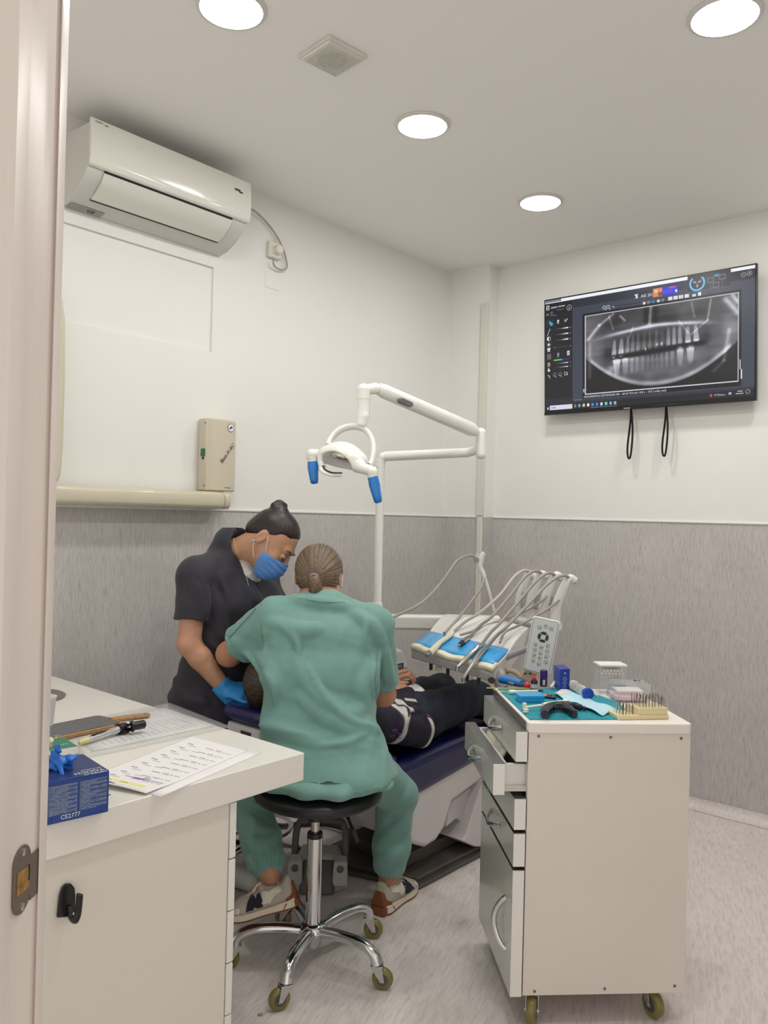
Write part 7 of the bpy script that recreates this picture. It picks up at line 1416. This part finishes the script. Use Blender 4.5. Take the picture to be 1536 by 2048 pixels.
t4, B = handpiece('slim steel handpiece reaching furthest below the tray front, rightmost', [(1150, 1166, 3.40), (1128, 1151, 3.38), (1098, 1166, 3.34), (1060, 1205, 3.28), (1015, 1252, 3.22), (985, 1282, 3.18), (972, 1295, 3.165)], [(973, 1294, 3.165, 0.0068), (965, 1303, 3.15, 0.0095), (955, 1316, 3.13, 0.0098), (942, 1334, 3.10, 0.0072), (932, 1349, 3.07, 0.005), (926, 1358, 3.05, 0.0048)], M_hand)
mb = MB(); mb.cyl(B[-1] - E3 * 0.010, B[-1] + E3 * 0.004, 0.0062, n=14); obj('head', mb, M_hand, t4)
# hose in use by the dentist, over the single arm
mb = MB(); H = hose([(958, 1118, 3.66), (940, 1111, 3.64), (915, 1121, 3.58), (893, 1151, 3.50), (870, 1180, 3.42), (840, 1208, 3.32), (800, 1228, 3.22), (770, 1240, 3.12), (735, 1250, 3.02), (690, 1300, 3.0), (650, 1350, 3.0)]); mb.tube(H, 0.0062, 10); o = obj('suction_hose', mb, M_hose, smooth=80); tag(o, 'grey hose arching over the single arm towards the seated person', 'hose')
mb = MB(); H = hose([(968, 1156, 3.65), (962, 1175, 3.62), (945, 1200, 3.58), (920, 1232, 3.54), (893, 1262, 3.47), (888, 1266, 3.46)]); mb.tube(H, 0.0062, 10); o = obj('spare_hose', mb, M_hose, smooth=80); tag(o, 'grey hose dropping from the single arm to the back of the tray', 'hose')
for (pp, lb) in (([(1093, 1192, 3.44), (1080, 1204, 3.42), (1050, 1222, 3.42), (1010, 1238, 3.42), (975, 1250, 3.41), (945, 1262, 3.38), (920, 1270, 3.37)], 'pale hose looping low across the back of the tray, upper of two'), ([(1118, 1200, 3.38), (1098, 1216, 3.36), (1065, 1236, 3.33), (1035, 1252, 3.29), (1010, 1264, 3.26), (1000, 1285, 3.22)], 'pale hose looping low across the tray beside the keypad, lower of two')):
    mb = MB(); mb.tube(hose(pp), 0.0054, 10); o = obj('return_hose', mb, M_hose, smooth=80); tag(o, lb, 'hose', 'return hoses behind the tray')
mb = MB(); H = hose([(1006, 1345, 3.2), (1022, 1341, 3.18), (1038, 1350, 3.16), (1046, 1364, 3.14), (1052, 1385, 3.14), (1060, 1450, 3.2)]); mb.tube(H, 0.011, 12); o = obj('supply_hose', mb, mat('beige_hose', (178, 162, 140), 0.5), du, smooth=80)
mb = MB(); c = V(1057, 1350, 3.12); mb.box(c, (0.06, 0.03, 0.05), Matrix.Rotation(0.4, 3, 'Y')); hp0 = obj('hose_clamp', mb, mat('beige_clamp', (196, 180, 154), 0.5), du, bevel=0.008)
for dx in (-0.016, 0.004): q = MB(); q.cyl(c + Vector((dx, -0.018, 0.008)), c + Vector((dx, -0.0145, 0.008)), 0.004, n=10); obj('clamp_hole', q, M_ink, hp0)

# ================================================================== FOOT CONTROL AND OTHER FLOOR THINGS
M_fc = mat('grey_pedal_housing', (176, 172, 168), 0.4); M_fcd = mat('dark_pedal', (88, 90, 88), 0.5)
fc0 = atZ(634, 1786, 0.0); fct = thing('foot_control', 'grey foot control with a hoop handle on the floor behind the stool column', 'foot control', fc0)
FX = Matrix.Translation(fc0)
a = MB(); a.M = FX
a.prism([(-0.115, 0.03), (-0.075, 0.0), (0.075, 0.0), (0.115, 0.03), (0.10, 0.17), (-0.10, 0.17)], 0.05, Matrix.Translation((0, 0, 0.004)))
a.hexa([(-0.115, 0.03, 0.05), (0.115, 0.03, 0.05), (0.10, 0.17, 0.05), (-0.10, 0.17, 0.05)], [(-0.085, 0.07, 0.115), (0.085, 0.07, 0.115), (0.07, 0.16, 0.12), (-0.07, 0.16, 0.12)]); obj('housing', a, M_fc, fct, bevel=0.008)
for s in (-1, 1):
    a = MB(); a.M = FX; a.hexa([(s * 0.085 - 0.03, -0.012, 0.03), (s * 0.085 + 0.03, -0.012, 0.03), (s * 0.085 + 0.03, 0.05, 0.03), (s * 0.085 - 0.03, 0.05, 0.03)], [(s * 0.085 - 0.026, 0.005, 0.115), (s * 0.085 + 0.026, 0.005, 0.115), (s * 0.085 + 0.022, 0.05, 0.125), (s * 0.085 - 0.022, 0.05, 0.125)]); w_ = obj('side_wing', a, M_fc, fct, bevel=0.005)
    b = MB(); b.M = FX; b.lathe([(0.013, 0), (0.013, 0.004), (0.010, 0.006)], (s * 0.085, -0.002, 0.092), (0, -1, 0.15), 18); obj('side_button', b, M_fcd, w_)
a = MB(); a.M = FX; a.hexa([(-0.065, -0.03, 0.006), (0.065, -0.03, 0.006), (0.075, 0.06, 0.006), (-0.075, 0.06, 0.006)], [(-0.06, -0.022, 0.035), (0.06, -0.022, 0.035), (0.06, 0.055, 0.105), (-0.06, 0.055, 0.105)]); obj('pedal', a, M_fcd, fct, bevel=0.008)
a = MB(); a.M = FX; a.tube(spline([(-0.095, 0.10, 0.06), (-0.098, 0.12, 0.14), (-0.09, 0.14, 0.20), (-0.06, 0.15, 0.215), (0.06, 0.15, 0.215), (0.09, 0.14, 0.20), (0.098, 0.12, 0.14), (0.095, 0.10, 0.06)], 5), 0.010, 10, ry=0.014); obj('hoop_handle', a, M_fcd, fct, smooth=60)
a = MB(); P_ = spline([atZ(690, 1700, 0.02), atZ(705, 1668, 0.03), atZ(660, 1650, 0.02), atZ(600, 1648, 0.012), atZ(560, 1652, 0.012), atZ(520, 1640, 0.012)], 8); a.tube(P_, 0.011, 10); o = obj('floor_hose', a, mat('black_corrugated_hose', (38, 37, 38), 0.5), smooth=80); tag(o, 'black hose on the floor between the foot control and the chair', 'hose')
# chrome ring of the assistant's stool, seen between the seated person's legs
rc = atZ(500, 1742, 0.0); st2 = thing('round_stool', 'low stool with a chrome foot ring beyond the seated person\'s left leg', 'stool', Vector((rc.x, rc.y + 0.12, 0)))
sx2, sy2 = rc.x - 0.02, rc.y + 0.12
a = MB(); a.tube([(sx2 + 0.165 * math.cos(2 * math.pi * k / 40), sy2 + 0.165 * math.sin(2 * math.pi * k / 40), 0.13) for k in range(41)], 0.010, 10); obj('foot_ring', a, M_chrome, st2, smooth=80)
a = MB(); a.cyl((sx2, sy2, 0.03), (sx2, sy2, 0.30), 0.022); obj('column', a, M_chrome, st2)
for k in range(5):
    an = k * 1.2566 + 0.3; a = MB(); a.tube([(sx2 + 0.02 * math.cos(an), sy2 + 0.02 * math.sin(an), 0.06), (sx2 + 0.2 * math.cos(an), sy2 + 0.2 * math.sin(an), 0.03)], [0.016, 0.011], 10); obj('leg', a, M_chrome, st2); b = MB(); b.cyl((sx2 + 0.2 * math.cos(an), sy2 + 0.2 * math.sin(an), 0.001), (sx2 + 0.2 * math.cos(an), sy2 + 0.2 * math.sin(an), 0.028), 0.012); obj('glide', b, M_black, st2)
for s in range(3): an = s * 2.094; a = MB(); a.tube([(sx2, sy2, 0.13), (sx2 + 0.165 * math.cos(an), sy2 + 0.165 * math.sin(an), 0.13)], 0.006, 8); obj('ring_spoke', a, M_chrome, st2)
a = MB(); a.lathe([(0.0, 0.30), (0.14, 0.301), (0.16, 0.315), (0.16, 0.335), (0.14, 0.35), (0, 0.352)], (sx2, sy2, 0), (0, 0, 1), 40); obj('seat', a, M_vinyl, st2, smooth=60)
# crumb on the floor by the desk
c = atZ(521, 2031, 0.0); a = MB(); a.ball(c + E3 * 0.003, (0.008, 0.005, 0.003), 8, 5); o = obj('crumb', a, mat('tan_crumb', (170, 140, 90), 0.8)); tag(o, 'tiny tan crumb on the floor near the desk pedestal', 'crumb')

# ================================================================== THINGS ON THE CART
ZT = CT + 0.0006
def T(px, py, h=0.0): return atZ(px, py, ZT + h)
CMI = CM.inverted()
M_tmat = mat('teal_ribbed_mat', (22, 150, 166), 0.55); nt = M_tmat.node_tree
tc = nt.nodes.new('ShaderNodeTexCoord'); wv = nt.nodes.new('ShaderNodeTexWave'); wv.inputs['Scale'].default_value = 55; wv.inputs['Distortion'].default_value = 1.2; bpn = nt.nodes.new('ShaderNodeBump'); bpn.inputs['Strength'].default_value = 0.8; bpn.inputs['Distance'].default_value = 0.002
nt.links.new(tc.outputs['Object'], wv.inputs[0]); nt.links.new(wv.outputs[1], bpn.inputs['Height']); nt.links.new(bpn.outputs[0], nt.nodes['Principled BSDF'].inputs['Normal'])
a = MB(); a.M = CM; a.prism([(0.008, 0.028), (0.004, 0.430), (0.04, 0.440), (0.30, 0.438), (0.345, 0.24), (0.33, 0.04), (0.10, 0.028)], 0.003, Matrix.Translation((0, 0, ZT - 0.0002))); o = obj('ribbed_mat', a, M_tmat, bevel=0.001); tag(o, 'teal ribbed silicone mat covering the left of the cart top', 'mat')
ZT += 0.0032
def up_at(px, py): p = T(px, py); return p
# tall blue carton
M_bcart = mat('royal_blue_carton', (22, 52, 150), 0.35); M_bcart2 = mat('mid_blue_carton', (34, 84, 170), 0.35)
def carton(name, near, rightp, leftp, height, m, label, cat, grp=None):
    p = T(*near); r_ = T(*rightp) - p; l_ = T(*leftp) - p; o = thing(name, label, cat, p); a = MB(); b = [p, p + r_, p + r_ + l_, p + l_]; a.hexa(b, [q + E3 * height for q in b]); obj('carton', a, m, o, bevel=0.0012); return o, p, r_, l_
bc, p, r_, l_ = carton('carton', (1119, 1382), (1139, 1381), (1107, 1372), 0.072, M_bcart, 'tall royal-blue carton standing at the back of the cart', 'carton')
a = MB(); a.hexa([p, p + l_, p + l_ - r_.normalized() * 0.0005, p - r_.normalized() * 0.0005], [q + E3 * 0.0715 for q in (p, p + l_, p + l_ - r_.normalized() * 0.0005, p - r_.normalized() * 0.0005)]); obj('side_face', a, M_bcart2, bc)
fm = frame(p + r_ * 0.5 + E3 * 0.05 - Vector((0, 0.0006, 0)), r_, E3)
a = MB(); a.M = fm; a.prism(disc(0.0035, 14, 0, 0.008), 0.0006)
for k in range(9): a.box((0, -0.004 - 0.0042 * k, 0.0003), (0.010 + 0.008 * ((k * 7) % 3) / 2, 0.0011, 0.0006))
o = obj('front_print', a, mat('pale_blue_print', (150, 170, 220), 0.5), bc, weld=False); o['kind'] = 'stuff'
# bottles
def bottle(name, px, py, prof, mats, label, cat='bottle'):
    c = T(px, py); t = thing(name, label, cat, c)
    for nm, pr, m in zip(('bottle_body', 'cap', 'print_band'), prof, mats): a = MB(); a.lathe(pr, c, (0, 0, 1), 24); obj(nm, a, m, t, smooth=40)
    return t, c
M_blkb = mat('black_bottle', (26, 22, 26), 0.3); M_redc = mat('red_cap', (190, 26, 46), 0.35); M_pur = mat('purple_cap', (64, 28, 116), 0.35); M_purd = mat('dark_purple_bottle', (34, 22, 62), 0.3); M_wlab = mat('pale_label', (196, 196, 198), 0.5)
t, c = bottle('dropper_bottle', 1068, 1379, ([(0.0, 0), (0.0105, 0.001), (0.011, 0.004), (0.011, 0.028), (0.006, 0.034), (0, 0.034)], [(0.0062, 0.031), (0.0068, 0.033), (0.0062, 0.040), (0.0028, 0.043), (0.0018, 0.052), (0, 0.053)]), (M_blkb, M_redc), 'small black dropper bottle with a red cap on the teal mat')
a = MB(); a.lathe([(0.0112, 0.005), (0.0112, 0.019)], c, (0, 0, 1), 24); obj('paper_label', a, M_wlab, t, smooth=40)
t, c = bottle('vial', 1087, 1373, ([(0, 0), (0.0115, 0.001), (0.012, 0.003), (0.012, 0.029), (0, 0.030)], [(0.0118, 0.029), (0.0122, 0.030), (0.0122, 0.054), (0.0105, 0.056), (0, 0.056)]), (M_purd, M_pur), 'upright purple-capped dark vial beside the red-capped bottle')
a = MB(); a.box(c + Vector((-0.001, -0.0118, 0.016)), (0.008, 0.0015, 0.018)); obj('paper_label', a, M_wlab, t)
# red ball instrument
p0, p1 = T(1014, 1366, 0.004), T(1052, 1372, 0.009); t = thing('bulb_instrument', 'steel instrument with a glossy red ball end lying at the back of the mat', 'instrument', p0)
a = MB(); a.tube([p0, p0 + (p1 - p0) * 0.4, p0 + (p1 - p0) * 0.45, p1], [0.0026, 0.0032, 0.0042, 0.0042], 10); obj('handle', a, M_ink, t); a = MB(); a.ball(p1 + Vector((0.004, 0, 0.002)), 0.0115); obj('ball', a, mat('glossy_red', (206, 30, 40), 0.15, coat=0.5), t, smooth=80); a = MB(); a.tube([p0 + (p1 - p0) * 0.1 + Vector((0, 0, 0.001)), p0 + (p1 - p0) * 0.38], 0.0034, 10); obj('collar', a, M_steel, t)
def stick(name, q0, q1, r0, r1, m, label, cat, h0=0.003, h1=0.003, grp=None):
    a = MB(); P_ = [T(*q0, h0), T(*q1, h1)]; a.tube([P_[0], P_[0] * 0.5 + P_[1] * 0.5, P_[1]], [r0, (r0 + r1) / 2, r1], 10); o = obj(name, a, m, smooth=60); return tag(o, label, cat, grp)
stick('plastic_stick', (973, 1376), (1058, 1377), 0.0018, 0.0018, mat('yellow_stick', (196, 190, 110), 0.45), 'thin yellow plastic stick poking over the left edge of the mat', 'stick')
stick('probe', (993, 1381), (1032, 1380), 0.0012, 0.002, M_hand, 'thin steel probe with bent tip at the mat\'s left edge', 'probe')
stick('tweezers', (1000, 1383), (1050, 1386), 0.0014, 0.0026, M_hand, 'steel tweezers lying in front of the thin steel probe', 'tweezers')
stick('marker_pen', (1040, 1380), (1086, 1381), 0.0035, 0.0035, mat('dark_grey_pen', (52, 54, 56), 0.4), 'dark grey pen lying behind the light-blue case', 'pen')
p0, p1 = T(1018, 1384, 0.007), T(1075, 1383, 0.007); t = thing('mixing_syringe', 'white mixing syringe lying at the back left of the mat', 'syringe', p0); a = MB(); a.tube([p0, p0 + (p1 - p0) * 0.12, p0 + (p1 - p0) * 0.3], [0.0065, 0.0075, 0.004], 12); obj('plunger', a, M_wedge, t); a = MB(); a.tube([p0 + (p1 - p0) * 0.3, p1], 0.006, 12); obj('barrel', a, mat('cloudy_plastic', (206, 206, 202), 0.35), t)
for (q0, q1, c_, lb) in (((1060, 1387), (1094, 1392), (206, 184, 172), 'pale tube with brown marks lying behind the light-blue case'), ((1074, 1387), (1104, 1391), (120, 56, 52), 'dark red slim tube beside the bib corner'), ((1078, 1392), (1112, 1396), (32, 30, 36), 'black slim tube tucked under the bib corner')): stick('composite_tube', q0, q1, 0.0042, 0.0042, mat('tube_%d' % c_[0], c_, 0.35), lb, 'tube', 0.0045, 0.0045, 'slim tubes by the bib')
a = MB(); P_ = spline([T(1102, 1374, 0.006), T(1106, 1370, 0.012), T(1111, 1362, 0.016), T(1114, 1360, 0.016)], 4); a.tube(P_, [0.006] * 5 + [0.0055] * 4 + [0.004] * 4, 10); o = obj('mixing_tip', a, M_wedge, smooth=60); tag(o, 'small curved white tip leaning at the tall blue carton', 'tip')
# light blue case
p = T(1033, 1399); q = T(1090, 1406); r_ = T(1084, 1392) - T(1033, 1392); r_.z = 0; rl = r_.normalized(); fd_ = Vector((-rl.y, rl.x, 0)); a = MB(); FM2 = Matrix((rl, fd_, E3)).transposed().to_4x4(); FM2.translation = T(1060, 1402)
t = thing('instrument_case', 'light blue plastic case on the teal mat', 'case', T(1060, 1402)); a = MB(); a.prism(rrect(0.082, 0.05, 0.006), 0.012, FM2); obj('base', a, mat('light_blue_plastic', (34, 150, 216), 0.3), t, bevel=0.002); a = MB(); a.prism(rrect(0.082, 0.05, 0.006), 0.010, FM2 @ Matrix.Translation((0, 0, 0.0125))); obj('lid', a, mat('clear_blue_lid', (50, 166, 226), 0.2), t, bevel=0.002)
# pale blue bib strip
B0, B1, B2, B3 = (1127, 1379), (1106, 1391), (1204, 1434), (1234, 1421)
def bibf(u, v):
    A = T(*B0) * (1 - u) + T(*B3) * u; Bq = T(*B1) * (1 - u) + T(*B2) * u; p = A * (1 - v) + Bq * v
    return p + E3 * (0.002 + 0.006 * (math.sin(5 * u + 1.5 * v) ** 2) * (0.4 + 0.6 * v) + 0.0025 * math.sin(17 * u + 6 * v) + 0.004 * abs(u - 0.1) * (v > 0.9))
a = MB(); a.grid(bibf, 30, 10); o = obj('paper_bib', a, mat('pale_blue_paper', (176, 216, 228), 0.6, var=0.06, vscale=40, bump=0.2, bscale=90), smooth=80); s = o.modifiers.new('t', 'SOLIDIFY'); s.thickness = 0.0012; s.offset = 1; tag(o, 'pale blue crumpled paper pouch strip across the cart top', 'pouch')
b = MB(); b.grid(lambda u, v: bibf(0.02 + 0.12 * u, 0.05 + 0.9 * v) + E3 * 0.0016, 6, 6); q = obj('paper_end', b, mat('printed_paper_end', (226, 214, 210), 0.6), o, smooth=80)
# impression gun
M_gun = mat('navy_plastic', (14, 19, 40), 0.38); M_ivory = mat('ivory_plastic', (232, 228, 206), 0.35)
gn = thing('impression_gun', 'navy dispensing gun with an ivory cartridge lying at the front of the mat', 'dispenser', T(1130, 1425))
a = MB(); P_ = spline([T(1090, 1429, 0.012), T(1092, 1420, 0.013), T(1102, 1413, 0.015), T(1122, 1411, 0.016), T(1138, 1418, 0.014), T(1150, 1429, 0.011)], 5); a.tube(P_, [0.012, 0.0125, 0.013, 0.014, 0.0145] + [0.016] * 10 + [0.014] * 6 + [0.012, 0.0115, 0.011, 0.010, 0.008], 14, ry=0.012); obj('grip', a, M_gun, gn, smooth=60)
a = MB(); P_ = spline([T(1122, 1409, 0.016), T(1144, 1411, 0.014), T(1162, 1415, 0.009), T(1174, 1418, 0.006)], 5); a.tube(P_, [0.011] * 6 + [0.009] * 5 + [0.006] * 4 + [0.002], 12); obj('trigger', a, M_gun, gn, smooth=60)
a = MB()
for k in range(7): a.tube([T(1112 + 4.5 * k, 1413.5, 0.030) + Vector((0, -0.006, -0.004)), T(1112 + 4.5 * k, 1411, 0.030) + Vector((0, 0.006, -0.003))], 0.0014, 6)
o = obj('grip_ribs', a, M_gun, gn)
a = MB(); a.tube([T(1086, 1411, 0.016), T(1132, 1405, 0.018)], 0.0085, 14); a.box(T(1132, 1405, 0.016), (0.014, 0.022, 0.018)); obj('cartridge', a, M_ivory, gn, bevel=0.001)
a = MB(); a.tube([T(1050, 1415, 0.010), T(1088, 1410, 0.014)], [0.0035, 0.0042], 10); a.box(T(1049, 1412, 0.011), (0.012, 0.008, 0.020)); a.box(T(1052, 1421, 0.008), (0.014, 0.010, 0.012)); obj('plunger', a, M_ivory, gn, bevel=0.002)
# lying jar with a blue lid
j0, j1 = T(1148, 1371, 0.018), T(1175, 1387, 0.0185); d = (j1 - j0).normalized(); jr = thing('jar', 'clear jar lying on its side with a blue screw lid facing the doorway', 'jar', T(1165, 1398))
M_clr = mat('clear_plastic', (235, 238, 238), 0.08, alpha=0.28, coat=0.5); M_blid = mat('blue_lid', (24, 66, 170), 0.35)
a = MB(); a.tube([j0 - d * 0.02, j1 - d * 0.003], 0.0155, 24); obj('jar_wall', a, M_clr, jr, smooth=50)
a = MB(); a.tube([j1 - d * 0.005, j1 + d * 0.009], 0.0182, 28); obj('lid', a, M_blid, jr, bevel=0.0012)
a = MB(); a.tube([j0 - d * 0.012, j0 + d * 0.006], 0.0158, 24); a.box(j0 + d * 0.006 + Vector((0.0, -0.004, 0.012)), (0.014, 0.008, 0.008)); obj('paper_label', a, mat('printed_jar_label', (216, 204, 200), 0.5, var=0.3, vscale=150), jr)
# acrylic boxes with lids and their fill
M_acr = mat('acrylic', (232, 236, 240), 0.05, alpha=0.10, coat=0.3); M_acre = mat('acrylic_edge', (214, 220, 224), 0.1, alpha=0.6)
M_cot = mat('cotton_roll', (224, 216, 200), 0.9, bump=0.3, bscale=300)
def acrylic(name, c, rot, w_, d_, h_, label, wt=0.002):
    M = Matrix.Translation(c) @ Matrix.Rotation(rot, 4, 'Z'); t = thing(name, label, 'box', c, rot); a = MB(); a.M = M
    for (cx_, cy_, dx_, dy_) in ((0, -d_ / 2, w_, wt), (0, d_ / 2, w_, wt), (-w_ / 2, 0, wt, d_), (w_ / 2, 0, wt, d_)): a.box((cx_, cy_, h_ / 2), (dx_, dy_, h_))
    a.box((0, 0, wt / 2), (w_, d_, wt)); obj('box_wall', a, M_acr, t, weld=False)
    e = MB(); e.M = M
    for sx in (-1, 1):
        for sy in (-1, 1): e.box((sx * w_ / 2, sy * d_ / 2, h_ / 2), (wt * 0.9, wt * 0.9, h_))
    obj('box_edges', e, M_acre, t)
    return t, M
# back box: white lid, cotton rolls on an upper shelf, pegs below
ab = T(1219, 1383); t, M = acrylic('cotton_roll_box', ab, CA, 0.086, 0.06, 0.088, 'tall clear box of cotton rolls with a white lid at the back of the cart')
a = MB(); a.M = M; a.box((0, 0, 0.0915), (0.094, 0.066, 0.006)); obj('lid', a, M_wedge, t, bevel=0.001)
a = MB(); a.M = M; a.box((0, 0, 0.058), (0.082, 0.056, 0.0015)); obj('shelf', a, M_acre, t)
for k in range(13):
    x = -0.034 + 0.0113 * (k % 7) + (0.0056 if k > 6 else 0); z = 0.064 + (0.0095 if k > 6 else 0); q = MB(); q.M = M; q.tube([(x, -0.026, z), (x + 0.001, 0.02, z)], 0.0052, 12); o = obj('cotton_roll', q, M_cot); tag(o, 'white cotton rolls stacked inside the tall clear box', 'cotton roll', 'cotton rolls in the tall clear box')
for k in range(4): q = MB(); q.M = M; q.tube([(-0.02 + 0.004 * k, -0.02 + 0.004 * k, 0.030 + 0.004 * k), (0.028, -0.012 + 0.004 * k, 0.036 + 0.004 * k)], 0.003, 8); o = obj('plastic_peg', q, M_wedge, smooth=60); tag(o, 'white plastic pegs in the lower part of the tall clear box', 'peg', 'pegs in the tall clear box')
fb = T(1256, 1398); t, M = acrylic('lidded_box', fb, CA - 0.06, 0.112, 0.080, 0.052, 'wide clear plastic box with a clear lid, in front of the cotton rolls')
a = MB(); a.M = M; a.box((0, 0, 0.0535), (0.116, 0.084, 0.003)); a.box((0, -0.042, 0.0500), (0.116, 0.0015, 0.008)); obj('lid', a, M_acr, t, bevel=0.0006, weld=False)
a = MB(); a.M = M; a.box((0.028, 0.02, 0.0556), (0.010, 0.016, 0.0006)); a.box((0.040, 0.018, 0.0556), (0.004, 0.012, 0.0006)); o = obj('lid_print', a, M_ink, t)
fill = [((0, 0), 0.028, (232, 206, 210)), ((0, 0), 0.034, (226, 222, 216))]
for k in range(7): q = MB(); q.M = M; y = -0.03 + 0.009 * k; q.tube([(-0.045, y, 0.030 + 0.001 * (k % 3)), (0.04 - 0.004 * (k % 2), y + 0.004, 0.031)], 0.0028, 8); o = obj('plastic_strip', q, M_wedge, smooth=60); tag(o, 'white plastic strips lying inside the wide clear box', 'strip', 'strips in the wide clear box')
a = MB(); a.M = M; a.box((0, 0, 0.010), (0.104, 0.072, 0.015)); o = obj('pink_packet', a, mat('pink_packet', (222, 190, 200), 0.5), bevel=0.003); tag(o, 'pale pink packet at the bottom of the wide clear box', 'packet')
for (q0, q1, h0, h1, lb) in (((1165, 1372), (1196, 1392), 0.012, 0.004, 'thin white stick leaning between the jar and the clear boxes, right one'), ((1160, 1370), (1190, 1388), 0.018, 0.006, 'thin white stick leaning between the jar and the clear boxes, left one')): stick('white_stick', q0, q1, 0.0022, 0.0022, M_wedge, lb, 'stick', h0, h1, 'white sticks by the jar')
# bur stand: stepped beige block full of burs
ZT = CT + 0.0008
bs0 = T(1238, 1440); bs1 = T(1336, 1438); bxv = (bs1 - bs0); bxv.z = 0; bl_ = bxv.length; bxv.normalize(); byv = Vector((-bxv.y, bxv.x, 0)); BS = Matrix((bxv, byv, E3)).transposed().to_4x4(); BS.translation = bs0
M_bei = mat('beige_bur_block', (222, 208, 164), 0.45)
bst = thing('bur_stand', 'stepped beige bur stand at the front right of the cart top', 'stand', bs0 + bxv * bl_ / 2)
a = MB(); a.M = BS; a.box((bl_ / 2, 0.034, 0.006), (bl_ + 0.006, 0.068, 0.012)); obj('base', a, M_bei, bst, bevel=0.0015)
a = MB(); a.M = BS; k_ = bl_ * 0.40; a.hexa([(k_, 0.002, 0.012), (bl_, 0.002, 0.012), (bl_, 0.066, 0.012), (k_ - 0.012, 0.066, 0.012)], [(k_ + 0.004, 0.002, 0.032), (bl_, 0.002, 0.032), (bl_, 0.066, 0.032), (k_ - 0.008, 0.066, 0.032)]); obj('upper_step', a, M_bei, bst, bevel=0.0015)
protos = []
for kind in range(3):
    q = MB(); q.cyl((0, 0, -0.003), (0, 0, 0.021), 0.0008, n=6); me_h = (0.0012, 0.0010, 0.0015)[kind]; q.tube([(0, 0, 0.020), (0, 0, 0.0235), (0, 0, 0.030)], [me_h * 0.7, me_h, me_h * 0.5], 6)
    o = obj('bur', q, (M_hand, mat('dark_bur', (74, 68, 62), 0.35, 0.8), mat('gold_bur', (150, 128, 84), 0.35, 0.8))[kind]); tag(o, 'fine steel and dark burs standing in the beige stand', 'bur', 'burs in the stepped stand'); protos.append(o)
spots = [(0.006 + (k_ - 0.02) * (i % 5) / 4 + 0.002 * (j % 2), 0.008 + 0.0095 * j, 0.0125) for j in range(5) for i in range(5)] + [(k_ + 0.008 + (bl_ - k_ - 0.014) * (i % 9) / 8 + 0.0015 * (j % 2), 0.008 + 0.0088 * j, 0.0325) for j in range(7) for i in range(9)]
for n_, (x, y, z) in enumerate(spots):
    src = protos[(n_ * 7 + n_ // 5) % 3]; o = src if n_ < 0 else src.copy(); C.objects.link(o); o.matrix_basis = BS @ Matrix.Translation((x, y, z)) @ Matrix.Rotation(0.05 * math.sin(n_ * 3.1), 4, 'X') @ Matrix.Scale(0.85 + 0.3 * ((n_ * 13) % 7) / 7, 4)
for o in protos: bpy.data.objects.remove(o)
